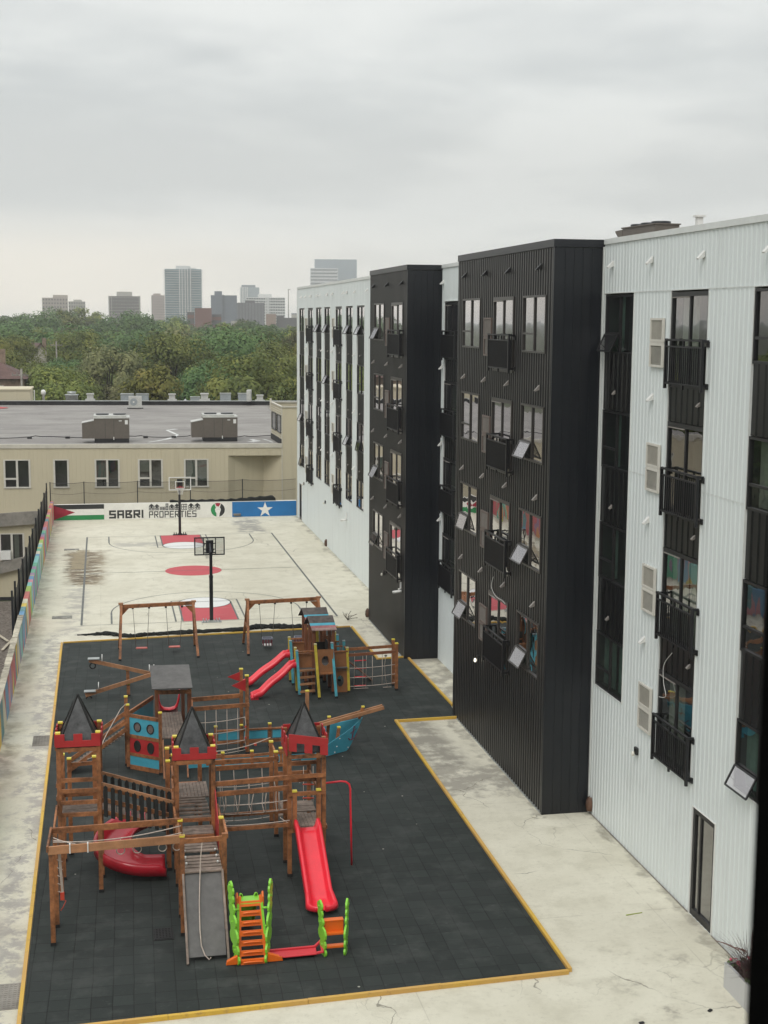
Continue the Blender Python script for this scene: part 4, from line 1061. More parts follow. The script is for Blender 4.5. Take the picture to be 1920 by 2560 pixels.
def splitac(x, y, rz, z, label):
    t = empty('split_air_conditioner', (x, y, z), rz, label, 'air conditioner')
    mb = MB(); mb.box(-.75,.75,-.30,.30,0,.08); mb.build('stand', M['tar'], t)
    mb = MB(); mb.box(-.62,.62,-.22,.22,.08,1.22); mb.build('casing', M['hvac_light'], t, bevel=.02)
    mb = MB(); mb.lathe([(0,.0),(.10,.0),(.10,.03),(.14,.03)], 18); mb.lathe([(.14,.0),(.36,.0)], 20)
    mb.v = [(v[0]-.16, -.235-v[2]*.5, .66+v[1]) for v in mb.v]; mb.build('fan_grille', M['hvac_grey'], t)
    mb = MB(); mb.disc((-.16,-.262,.66), .09, 'y', 14, .01); mb.build('fan_hub', M['white'], t)
splitac(3.05, 137.2, R(3), 4.16, 'cream split air conditioner with round fan before the dark roof parapet')
splitac(14.6, 141.5, R(80), 4.5, 'narrow cream split unit seen edge-on at the right of the parapet')
# roof cable with pads
mb = MB(); pts = []
for i in range(80):
    x = -20 + i*.42; 
    if -1.4 < x < 1.9 or 6.4 < x < 9.5: z = 4.2
    pts.append((x, 103.2 - .05*(x-2), 4.26 + .05*math.sin(x*1.1) + (.07 if i % 9 == 0 else 0)))
mb.tube(pts, .03, 5)
for x in (-5.3, -2.6, 3.0, 5.05): mb.box(x-.16, x+.16, 103.05-.05*(x-2), 103.4-.05*(x-2), 4.165, 4.30)
tag(mb.build('roof_cable', M['tar']), 'black cable on small pads crossing the tan building roof', 'cable')
# row of units behind the parapet
def unit(kind, x, y, w, h, label, grp):
    t = empty({0:'exhaust_fan',1:'roof_ventilator',2:'rooftop_unit',3:'low_cowl'}[kind], (x, y, 3.28), R(-4), label, {0:'vent',1:'vent',2:'air conditioner',3:'vent'}[kind], grp)
    if kind == 0:
        mb = MB(); mb.lathe([(0,0),(w*.46,0),(w*.46,h*.85),(w*.52,h*.88),(w*.52,h*.94),(0,h*.98)], 20); mb.build('drum', M['galv'], t)
        mb = MB(); mb.lathe([(w*.3,h*.98),(w*.34,h*1.12),(0,h*1.14)], 16); mb.build('cap', M['galv'], t)
    elif kind == 1:
        mb = MB(); mb.box(-w/2,w/2,-w/2,w/2,0,h*.62); mb.build('base', M['hvac_light'], t)
        mb = MB(); mb.box(-w*.33,w*.33,-w*.33,w*.33,h*.62,h*.92); mb.box(-w*.4,w*.4,-w*.4,w*.4,h*.92,h); mb.build('cowl', M['hvac_light'], t)
    elif kind == 2:
        mb = MB(); mb.box(-w/2,w/2,-w*.4,w*.4,0,h*.94); mb.build('casing', M['hvac_grey'], t)
        mb = MB(); mb.box(-w/2-.04,w/2+.04,-w*.4-.04,w*.4+.04,h*.94,h); mb.build('lid', M['galv'], t)
    else:
        mb = MB(); mb.lathe([(0,h),(w*.3,h*.8),(w*.5,0)], 18); mb.build('dome', M['galv'], t)
def at_px(px, y):  # helper used offline for layout, kept as plain numbers
    return px
for kind, x, w, h, lab in ((0,-3.3,1.42,1.58,'silver drum exhaust fan, leftmost in the row behind the parapet'),(1,-1.35,.98,1.59,'small grey roof ventilator just right of the silver drum fan'),
        (2,2.55,1.35,1.57,'dark fronted rooftop unit left behind the cream split air conditioner'),(2,4.15,1.30,1.57,'rooftop unit right behind the cream split air conditioner'),
        (1,7.3,.98,1.56,'pale roof ventilator standing alone in the middle of the parapet row'),(3,8.7,.8,1.02,'low domed cowl in the middle of the parapet row'),(2,9.75,1.0,1.24,'low dark fronted box right of the domed cowl'),
        (1,10.75,1.15,1.62,'pale stepped ventilator behind the low dark fronted box'),(2,13.0,1.15,1.64,'blue grey rooftop cube right of the stepped ventilator'),(2,14.9,1.1,1.63,'blue grey rooftop cube beside the narrow split unit'),
        (1,16.7,1.0,1.45,'pale roof ventilator, rightmost in the parapet row')):
    unit(kind, x, 152.0-.09*x, w, h, lab, 'units on the far roof behind the parapet')
mb = MB(); mb.box(-18,-7.3,146.5,152,3.9,5.5); mb.box(-18.1,-7.2,146.4,152.1,5.5,5.65)
tag(mb.build('roof_shed', [M['tan_clad']]), 'low tan roof shed with a pale edge at the far left of the roof', 'shed')
mb = MB(); mb.lathe([(0,0),(.13,0),(.13,.75),(.24,.8),(.26,1.05),(.18,1.25),(0,1.3)], 14, (-6.15,150,4.1)); tag(mb.build('mushroom_vent', M['white']), 'small white mushroom vent on the left of the roof', 'vent')
mb = MB(); mb.box(-6.98,-6.88,147,147.1,4.1,5.5); tag(mb.build('vent_pipe', M['white']), 'thin pale pipe standing beside the tan roof shed', 'pipe')
mb = MB(); mb.lathe([(0,.12),(.8,.08),(1.6,.0)], 12, (-10.6,139,4.2)); tag(mb.build('red_roof_tarp', M['red']), 'red tarp lying on the far left of the grey roof', 'tarpaulin')
# lumber on the gravel yard
for p, q, lab in (((-6.9,87,-6.4),(-5.9,84.0,-6.33),'pale plank pointing away on the gravel yard'),((-6.1,82.1,-6.42),(-5.55,85.3,-6.35),'pale plank nearer the fence on the gravel yard')):
    mb = MB(); mb.beam(p, q, .16, .04); tag(mb.build('wood_plank', simple('pale_lumber', (.5,.45,.36), .8)), lab, 'plank', 'planks lying on the gravel yard')
# small litter on the deck
for x, y, rz, lab in ((11.0,22.9,.6,'small black lump lying near the bottom right of the yard'),(9.55,22.7,.2,'small black lump lying at the bottom of the cream deck')):
    mb = MB(); mb.box(-.05,.05,-.03,.03,0,.03); o = mb.build('debris', M['tar'], None, None, (x,y,0), bevel=.008); o.rotation_euler.z = rz; tag(o, lab, 'debris')
mb = MB(); mb.poly([(11.0,27.2,.002),(11.4,27.27,.002),(11.4,27.29,.002),(11.0,27.23,.002)], (0,0,.012)); tag(mb.build('green_twig', simple('twig_green', (.28,.33,.05))), 'thin green strip lying by the white wall base', 'twig')
mb = MB()
for a in range(9): 
    d = Vector((math.cos(a*1.3)*.25, math.sin(a*2.1)*.2, .25+.1*math.sin(a))); mb.tube([(10.15,57.7,.05), Vector((10.15,57.7,.05))+d*.6, Vector((10.15,57.7,.05))+d*1.2+Vector((.1,0,-.05))], .012, 4)
o = mb.build('fallen_branch', M['bark']); tag(o, 'small bare branch lying by the court corner beyond the little roofs', 'branch')

# ================================================================ houses and poles among the trees
def gable_house(name, loc, w, d, h, rh, wm, rm, label, hip=False, rz=0):
    t = empty(name, loc, rz, label, 'house')
    mb = MB(); mb.box(-w/2,w/2,0,d,0,h)
    if not hip: mb.poly([(-w/2,0,h),(w/2,0,h),(0,0,h+rh)], (0,d,0))
    mb.build('wall', wm, t)
    mb = MB(); e = .5
    if hip: mb.add([(-w/2-e,-e,h),(w/2+e,-e,h),(w/2+e,d+e,h),(-w/2-e,d+e,h),(-w*.15,d*.45,h+rh),(w*.15,d*.55,h+rh)], [(0,1,5,4),(1,2,5),(2,3,4,5),(3,0,4),(0,3,2,1)])
    else:
        mb.poly([(-w/2-e,-e,h-.35),(0,-e,h+rh),(0,-e,h+rh+.2),(-w/2-e,-e,h-.15)], (0,d+2*e,0)); mb.poly([(w/2+e,-e,h-.35),(0,-e,h+rh),(0,-e,h+rh+.2),(w/2+e,-e,h-.15)], (0,d+2*e,0))
    rf = mb.build('roof', rm, t)
    mb = MB(); mb.box(w*.2,w*.2+.8,d*.5,d*.5+.8,h+rh*.3,h+rh+1.2); mb.build('chimney', M['brick'], rf)
    for i, x in enumerate((-w*.28, w*.22)):
        for z in (h-2.2, h-5.2):
            if z < .6: continue
            mb = MB(); mb.box(x-.65,x+.65,-.05,-.001,z,z+1.4); f = mb.build('window', M['lightframe'], t); mb = MB(); mb.box(x-.5,x+.5,-.07,-.051,z+.15,z+1.25); mb.build('pane', simple('dark_pane', (.03,.035,.035), .05), f)
    return t
gable_house('brick_house', (-14.6, 172, -6.6), 10.5, 10, 12.2, 2.2, M['brick'], M['rooftile'], 'tan brick house with brown hipped roof at the far left behind the roof shed', True)
gable_house('timbered_house', (-13.6, 322, -6.6), 7.5, 11, 9.0, 4.6, M['stucco'], M['rooftile'], 'pale gabled house peeping out between the trees at the left', False, R(12))
for x, y, h, lab in ((-8.2, 262, 15.2, 'wooden utility pole standing beside the gabled house in the trees'), (-9.2, 166, 13.6, 'wooden utility pole beside the tan brick house')):
    mb = MB(); mb.tube([(0,0,0),(0,0,h)], [.17,.12], 8); mb.box(-1.1,1.1,-.06,.06,h-.8,h-.65); 
    for k in (-1,-.5,.5,1): mb.tube([(k,0,h-.65),(k,0,h-.45)], .06, 6)
    tag(mb.build('utility_pole', M['concrete'], None, None, (x, y, -6.6)), lab, 'utility pole', 'utility poles among the trees')

# ================================================================ skyline
def tower(name, x0, x1, y, ztop, depth, mwall, label, bands=None, pent=None, vert=None, slots=None, base=-6):
    t = empty(name, ((x0+x1)/2, y, base), -math.atan2((x0+x1)/2, y), label, 'building', 'towers on the skyline')
    w = (x1-x0); H = ztop-base
    mb = MB(); mb.box(-w/2,w/2,0,depth,0,H); mb.build('tower_body', mwall, t)
    if bands:
        m, n, prot, frac, xr = bands; mb = MB(); xa, xb = xr
        for i in range(n):
            z = H*(i+.5)/n; hh = H/n*frac; mb.box(-w/2+w*xa, -w/2+w*xb, -prot, -.01, z-hh/2, z+hh/2); 
            if xa == 0: mb.box(-w/2-prot, -w/2-.01, -prot*.5, depth*.9, z-hh/2, z+hh/2); mb.box(w/2+.01, w/2+prot, -prot*.5, depth*.9, z-hh/2, z+hh/2)
        mb.build('floor_bands', m, t)
    if vert:
        m, xs__, ww, prot = vert; mb = MB()
        for x in xs__: mb.box(-w/2+w*x-ww/2, -w/2+w*x+ww/2, -prot, -.02, 0, H+.5)
        mb.build('vertical_fins', m, t)
    if slots:
        m, nx, nz, fx, fz = slots; mb = MB()
        for i in range(nx):
            for j in range(nz):
                cx_ = -w/2+w*(i+.5)/nx; cz_ = H*(j+.5)/nz; mb.box(cx_-w/nx*fx/2, cx_+w/nx*fx/2, -.35, -.01, cz_-H/nz*fz/2, cz_+H/nz*fz/2)
        mb.build('window_grid', m, t)
    if pent:
        mb = MB()
        for (a, b, hh, m_) in pent: mb.box(-w/2+w*a, -w/2+w*b, depth*.2, depth*.8, H, H+hh)
        mb.build('penthouse', pent[0][3], t)
    return t
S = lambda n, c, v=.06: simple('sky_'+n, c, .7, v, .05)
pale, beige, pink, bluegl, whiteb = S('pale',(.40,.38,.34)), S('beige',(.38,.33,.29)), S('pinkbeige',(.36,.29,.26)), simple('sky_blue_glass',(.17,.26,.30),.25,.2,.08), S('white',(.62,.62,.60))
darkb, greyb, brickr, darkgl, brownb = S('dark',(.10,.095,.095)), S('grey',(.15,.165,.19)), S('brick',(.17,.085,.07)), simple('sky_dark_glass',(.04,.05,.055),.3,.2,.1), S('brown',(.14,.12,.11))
tower('apartment_tower', -52.2,-29.5,1300,30.6,18,beige,'pale stepped apartment tower at the far left of the skyline', None, [(.42,1.0,2.6,beige)], None, (darkb,9,11,.45,.42))
tower('apartment_tower', -29.0,-14.1,1302,27.5,16,pale,'white apartment tower dotted with small windows at the left of the skyline', None, [(.3,.8,1.6,pale)], None, (darkb,7,11,.4,.5))
tower('slab_tower', 7.1,37.7,1400,34.1,20,brownb,'dark brown slab tower with a cream penthouse', (beige,13,.5,.14,(.03,.97)), [(.26,.75,4.4,pale)], (pale,[.02,.1,.97,1.0],.6,.7), (darkgl,12,13,.6,.5))
tower('apartment_tower', 59.0,75,1700,40.1,20,pink,'pinkish beige tower peeping out left of the tallest tower', None, [(.15,.7,2.2,pink)], None, (brownb,6,15,.5,.35))
tower('glass_tower', 66.5,105.0,1500,64.6,26,bluegl,'tall blue glass residential tower with white balcony bands', (whiteb,28,1.3,.16,(0,1)), [(.30,.70,3.6,whiteb),(.62,.86,1.6,whiteb)], (whiteb,[.40,.47,.55,.62,.70],.8,1.9), (darkgl,16,28,.35,.45))
tower('brick_building', 58.6,69.2,900,19.5,15,brickr,'low dark red brick block before the tallest tower')
tower('brick_building', 53.9,58.4,902,16.9,15,darkb,'low dark block left of the red brick one', (brickr,4,.2,.4,(0.02,.98)))
tower('brick_building', 69.6,75.8,904,15.6,14,darkb,'low dark block right of the red brick one', (brickr,4,.2,.4,(0.02,.98)))
tower('grey_tower', 84.1,104.4,1100,31.0,20,greyb,'blue grey blocky tower right of the tallest tower', None, [(.14,.43,3.2,greyb)], (S('grey2',(.12,.125,.14)),[.46,.5],.5,.4))
tower('grey_building', 104.9,137.2,1200,26.4,20,S('mid',(.17,.17,.18)),'wide grey ribbed building below the white grid tower', None, [(.5,.75,2.2,darkb)], (darkb,[i/12 for i in range(13)],.5,.4))
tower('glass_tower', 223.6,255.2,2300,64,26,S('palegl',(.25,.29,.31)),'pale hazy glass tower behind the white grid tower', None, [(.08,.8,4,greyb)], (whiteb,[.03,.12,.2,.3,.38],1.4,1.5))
tower('grid_tower', 152.6,194.0,1500,35.8,18,whiteb,'white tower with a grid of dark window strips', None, [(.30,.66,3.5,whiteb)], (whiteb,[.5,.54,.58],1.2,1.5), (darkgl,16,14,.78,.42))
tower('brown_building', 115.7,122.9,1000,16.4,14,S('tanb',(.28,.2,.16)),'small tan brown block before the white grid tower')
tower('dark_building', 123.5,138.8,1002,13.8,12,darkb,'low dark building at the right end of the skyline', None, [(.0,.35,1.3,darkb)])
tower('pale_building', 161.4,168,1204,16.9,12,pale,'small pale building just left of the white apartment block', None, [(.0,.9,1.0,greyb)])
tower('cream_building', 78.0,86.0,860,11.5,12,pale,'low cream building with arches among the treetops below the grey tower', None, None, None, (darkb,5,2,.5,.5), 0)
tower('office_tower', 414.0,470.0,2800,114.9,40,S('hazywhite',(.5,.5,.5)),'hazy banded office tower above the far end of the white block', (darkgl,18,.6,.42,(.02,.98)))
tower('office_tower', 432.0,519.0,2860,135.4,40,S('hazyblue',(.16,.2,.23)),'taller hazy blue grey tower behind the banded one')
0 and tower('distant_tower', 873.4,959.6,4200,217,60,S('ghost',(.2,.22,.24)),'very faint tower almost lost in cloud above the far black block')
0 and tower('distant_tower', 1024.8,1130,4300,232,60,S('ghost2',(.2,.23,.26)),'faintest cloud-covered tower left of the near black block')
mb = MB(); mb.tube([(0,0,-6),(0,0,36)], [.45,.3], 6); mb.box(-.5,1.6,-.2,.2,35.6,36.1)
tag(mb.build('mast', M['concrete'], None, None, (145.1,1100,0)), 'thin pale mast standing alone right of the white grid tower', 'mast')

# ================================================================ trees
LV = [M['leaf0'], M['leaf1'], M['leaf2'], M['leaf3']]
def tree_proto(seed, h, rad, nclump, leaf, per, airy=0.):
    rg = random.Random(seed); cm = MB(); tm = MB(); cz = h*.60; ch = h*.42; NM = cm.nm = []
    clumps = []
    for i in range(nclump):
        for _ in range(40):
            u = Vector((rg.uniform(-1,1), rg.uniform(-1,1), rg.uniform(-1,1)))
            if u.length <= 1 and u.length > .45 - .2*airy and u.z > -.75: break
        c = Vector((u.x*rad*(1-.25*max(0,u.z)), u.y*rad*(1-.25*max(0,u.z)), cz+u.z*ch))
        clumps.append((c, rg.uniform(.19,.36)*rad*(1.1-.3*airy)))
    for c, r in clumps:
        k = int(per*rg.uniform(.7,1.3))
        for j in range(k):
            d = Vector((rg.gauss(0,1), rg.gauss(0,1), rg.gauss(0,1)*.75))
            if d.length < .01: continue
            d.normalize(); 
            if d.z < -.3 and rg.random() < .6: d.z = -d.z
            p = c + d*r*rg.uniform(.65,1.15); ow = Vector((c.x/rad, c.y/rad, (c.z-cz)/ch)); n = (d*1.1 + ow*.6 + Vector((rg.uniform(-.5,.5), rg.uniform(-.5,.5), rg.uniform(-.4,.5)))).normalized(); NM.extend([(d*.75+ow*.75+Vector((0,0,.12))).normalized()]*4)
            s_ = leaf*rg.uniform(.6,1.4); u = n.orthogonal().normalized(); u.rotate(Matrix.Rotation(rg.uniform(0,6.28), 3, n)); v = n.cross(u)
            cm.add([p-u*s_, p-v*s_*.55, p+u*s_, p+v*s_*.55], [(0,1,2,3)])
    lean = rg.uniform(-.3,.3)
    tm.tube([(0,0,-1),(lean*.3,0,h*.2),(lean,0,h*.45),(lean*1.2,.1,h*.8)], [h*.026,h*.02,h*.014,h*.004], 7)
    for c, r in clumps[::max(1,len(clumps)//14)]:
        b = Vector((lean*.8, 0, rg.uniform(.25,.45)*h)); m_ = (b+c)/2+Vector((0,0,-.3)); tm.tube([b, m_, c], [h*.008,h*.006,h*.002], 5)
    return cm, tm
protos = {}
def get_proto(kind, sp):
    return protos[kind]
def mk(kind, seed, h, rad, ncl, leaf, per, lm, airy=0):
    cm, tm = tree_proto(seed, h, rad, ncl, leaf, per, airy)
    me_c = cm.build('crown', lm); me_c.data.polygons.foreach_set('use_smooth', [True]*len(me_c.data.polygons)); me_c.data.normals_split_custom_set_from_vertices(cm.nm); me_t = tm.build('trunk', M['bark'])
    protos[kind] = (me_c.data, me_t.data); bpy.data.objects.remove(me_c); bpy.data.objects.remove(me_t)
for i, (lm, ra, ai) in enumerate(((0,6.0,0),(1,5.6,.2),(2,5.0,.5),(3,5.4,.5),(0,7.4,0),(1,6.6,.1))):
    mk(('near', i), 100+i, 14, ra, 46, .21, 290, LV[lm], ai)
    mk(('far', i), 200+i, 14, ra*1.05, 36, .38, 75, LV[lm], ai)
KN = ['dark_green_tree','olive_tree','yellow_green_tree','brown_green_tree','broad_dark_tree','broad_olive_tree']
KL = ['dark green tree','olive green tree','yellow green tree','brownish green tree','broad dark green tree','broad olive tree']
def px_of(x, y): return (x/y - 0.0)*3462*.98+254
def where(px):
    lm = [(-1e9,'beyond the left edge of the photo'),(0,'below the far left of the skyline'),(105,'below the pale apartment towers'),(215,'in the gap right of the pale towers'),(271,'below the dark brown slab tower'),(352,'below the pinkish tower'),(405,'below the tallest glass tower'),(507,'below the blocky grey tower'),(592,'below the white grid tower'),(690,'next to the white apartment block'),(760,'behind the white apartment block')]
    return [t for a, t in lm if a <= px][-1]
def place_tree(x, y, h, kind, near, row, rz):
    base = hgt(x, y); nm = KN[kind].replace('olive_tree', 'olive_green_tree')
    t = empty(nm, (x, y, base), rz); s_ = h/14.4; t.scale = (s_*random.uniform(.95,1.15), s_*random.uniform(.95,1.15), s_)
    for n_, me in zip(('crown','trunk'), protos[('near' if near else 'far', kind)]):
        o = bpy.data.objects.new(n_, me); link(o); o.parent = t
    lab = KL[kind] + ' ' + where(px_of(x, y)) + ', ' + row
    tag(t, lab, 'tree', lab)
rt = random.Random(21)
rowsT = [(166,13.0,'front row'),(184,13.6,'second row'),(206,14.6,'third row'),(232,15.4,'fourth row'),(262,15.8,'middle rows'),(298,16.4,'middle rows'),(340,16.8,'upper middle rows'),(390,16.9,'upper middle rows'),(450,17.0,'hazy upper rows'),(520,17.2,'hazy upper rows'),(600,17.5,'hazy ridge'),(700,17.5,'hazy ridge')]
for ri, (y, h, row) in enumerate(rowsT):
    x0 = -.115*y-8; x1 = .165*y+10; sp = 8.6 + y*.011; x = x0 + rt.uniform(0, 4)
    while x < x1:
        yy = y + rt.uniform(-.05,.05)*y; hh = h*rt.uniform(.74,1.12)*(1.12 if (y > 420 and px_of(x, y) < 330) else 1); kind = rt.choice([1,2,3,5,1,2,0] if y < 200 else ([0,1,4,4,5,3,2] if y < 300 else [0,4,1,3,4,5,4]))
        px = px_of(x, yy); ok = True
        if y < 200 and px < 70: ok = False              # brick house stands here
        if 200 < y < 300 and 70 < px < 150: hh *= .62
        if y < 250 and px > 455 and px < 660 : kind = rt.choice([0,4,0,1]); hh *= 1.05
        if y < 210 and 210 < px < 330: kind = 3
        if y < 210 and 400 < px < 520: kind = rt.choice([2,1])
        if ok: place_tree(x, yy, hh, kind, y < 300, row, rt.uniform(0, 6.28))
        x += sp*rt.uniform(.75,1.25)
# far-off woods as one mass
cm = MB(); rg = random.Random(77)
for y in (780, 850, 930, 1020, 1120, 1230):
    x = -.16*y-20
    while x < .27*y:
        r_ = rg.uniform(5,8); zb = hgt(x, y); hh = rg.uniform(9,14.5)
        for j in range(75):
            d = Vector((rg.gauss(0,1), rg.gauss(0,1), abs(rg.gauss(0,1))*1.0)).normalized()
            p = Vector((x, y, zb+hh*.45)) + Vector((d.x*r_, d.y*r_, d.z*hh*.6)); s_ = rg.uniform(.9,1.7); n = (d+Vector((rg.uniform(-.5,.5),rg.uniform(-.5,.5),rg.uniform(-.2,.6)))).normalized(); u = n.orthogonal().normalized()*s_; v = n.cross(u)
            cm.add([p-u, p-v, p+u, p+v], [(0,1,2,3)])
        x += rg.uniform(6,10)
tag(cm.build('distant_woods', M['leaf0']), 'hazy mass of distant treetops along the skyline', 'woods', kind='stuff')
# side woods left of the fence so that windows have something to mirror
for i in range(26):
    y = 20 + i*6.5 + rt.uniform(-2,2); x = rt.uniform(-46,-30) - (6 if y > 95 else 0)
    if y > 88: x = min(x, -42)
    place_tree(x, y, rt.uniform(13,17), rt.choice([0,1,3,4]), False, 'row left of the gravel', rt.uniform(0, 6.28))
# ================================================================ playground
Z0 = .04
def post(par, x, y, top, w=.095, m=None, cap=True, bot=Z0, foot=True, top_xy=None, capm=None):
    mb = MB(); tx, ty = top_xy or (x, y)
    mb.beam((x,y,bot+(.07 if foot else 0)), (tx,ty,top), w, w, up=(0,1,0))
    o = mb.build('post', m or M['wood'], par)
    if foot: mb = MB(); mb.box(x-w*.6,x+w*.6,y-w*.6,y+w*.6,bot,bot+.07); mb.build('post_foot', M['foot'], o)
    if cap: mb = MB(); mb.box(tx-w*.56,tx+w*.56,ty-w*.56,ty+w*.56,top,top+.035); mb.build('post_cap', capm or M['cap'], o)
    return o
def rail_(par, p, q, h=.12, w=.045, m=None, name='rail'):
    mb = MB()
    p = Vector(p); q = Vector(q); n = 3 if h >= .11 else 1
    mb.beam(p, q, w, h)
    if n == 3:
        d = (q-p).normalized(); r = d.cross(Vector((0,0,1))).normalized()
        for k in (-.28, .28): 
            for sg in (-1, 1): mb.beam(p+r*sg*(w/2+.0015)+Vector((0,0,h*k)), q+r*sg*(w/2+.0015)+Vector((0,0,h*k)), .002, h*.30)
    return mb.build(name, m or M['wood'], par)
def deck_(par, x0, x1, y0, y1, z, m=None, along='x', n=None, name='platform'):
    mb = MB()
    L = (y1-y0) if along == 'x' else (x1-x0); n = n or max(2, round(L/.095)); s = L/n
    for i in range(n):
        a = i*s+.004; b = (i+1)*s-.004; dz = random.uniform(-.004,.004)
        if along == 'x': mb.box(x0,x1,y0+a,y0+b,z-.03+dz,z+dz)
        else: mb.box(x0+a,x0+b,y0,y1,z-.03+dz,z+dz)
    return mb.build(name, m or M['plank'], par)
def sagrope(mb, p, q, r=.011, sag=.03, n=8):
    p = Vector(p); q = Vector(q); mb.tube([p+(q-p)*(k/n)-Vector((0,0,sag*(1-(2*k/n-1)**2))) for k in range(n+1)], r, 5)
def battlement(par, p, q, z0, z1, m, t=.03, teeth=3, flip=False, z0b=None, z1b=None):
    """crenellated board between p and q (xy)"""
    p = Vector((*p, 0)); q = Vector((*q, 0)); d = q-p; L = d.length; d.normalize(); r = Vector((-d.y, d.x, 0))
    h = z1-z0; zl = z0+h*.48; pts = []
    seg = 2*teeth-1; ws = L/seg
    prof = [(0, 0)]
    pr = [(0, z0)]
    us = [k*ws for k in range(seg+1)]
    top = []
    for k in range(seg):
        zt = z1 if k % 2 == 0 else zl
        top += [(us[k], zt), (us[k+1], zt)]
    poly = [(0, z0)] + [(L, z0)] + top[::-1]
    if flip: poly = [(u, z0+z1-z) for u, z in poly]
    def sk(u): return 0 if z0b is None else (z0b-z0)*u/L
    mb = MB(); pts = [p + d*u + Vector((0,0,z+sk(u))) - r*t/2 for u, z in poly]
    mb.poly(pts, r*t); return mb.build('battlement', m, par)
def spire(par, cx, cy, zb, za, w, name='spire_roof'):
    mb = MB(); b = [(cx-w,cy-w,zb),(cx+w,cy-w,zb),(cx+w,cy+w,zb),(cx-w,cy+w,zb)]; mb.add(b+[(cx,cy,za)], [(0,1,4),(1,2,4),(2,3,4),(3,0,4),(3,2,1,0)])
    o = mb.build(name, M['slate'], par); mb = MB()
    for p in b: mb.beam(p, (cx,cy,za+.02), .034, .034)
    for i in range(4): mb.beam(b[i], b[(i+1)%4], .03, .03)
    mb.build('roof_ridge', M['picket'], o); return o
def slide_straight(par, top, bot, w, m, wave=0., name='slide', rim=.17, flare=0.):
    """trough from top to bot (world points); two raised side rims, flat run-out"""
    top = Vector(top); bot = Vector(bot); d = bot-top; hd = Vector((d.x, d.y, 0)); L = hd.length; hd.normalize(); r = Vector((-hd.y, hd.x, 0))
    rows = []; N = 34
    for i in range(N+1):
        t = i/N
        if t < .12: zz = top.z - (top.z-bot.z)*.012*(t/.12)
        elif t > .82: zz = bot.z + (top.z-bot.z)*.06*((1-t)/.18)**1.6
        else: u = (t-.12)/.70; zz = (top.z-(top.z-bot.z)*.012)*(1-u) + (bot.z+(top.z-bot.z)*.06)*u
        zz += wave*math.sin(t*math.pi*4.2)*(1 if .1 < t < .9 else 0)
        c = top + hd*L*t; ww = w*(1+(flare*max(0,(t-.8)/.2) if t > .8 else 0)); rm = rim*(1 if t < .88 else 1-.35*(t-.88)/.12)
        if t < .08: rm = rim*(1.25-.25*t/.08)
        sec = [(-.62,.0),(-.60,.55),(-.58,1.0),(-.50,1.04),(-.44,.9),(-.38,.25),(-.28,.02),(0,0),(.28,.02),(.38,.25),(.44,.9),(.50,1.04),(.58,1.0),(.60,.55),(.62,.0)]
        rows.append([Vector((c.x, c.y, zz)) + r*(a*ww) + Vector((0,0,b*rm)) for a, b in sec])
    e = rows[-1]
    if flare:
        mid = (e[0]+e[-1])/2
        for q in range(1, 6):
            a_ = R(q*17); rows.append([Vector((mid.x, mid.y, p.z + (.05*(q/5)**2 if 3 < k < 11 else 0))) + (Vector((p.x, p.y, 0))-Vector((mid.x, mid.y, 0)))*math.cos(a_) + hd*.26*math.sin(a_) for k, p in enumerate(e)])
    mb = MB(); mb.grid(rows); a = mb.build(name, m, par, thick=.018)
    return a

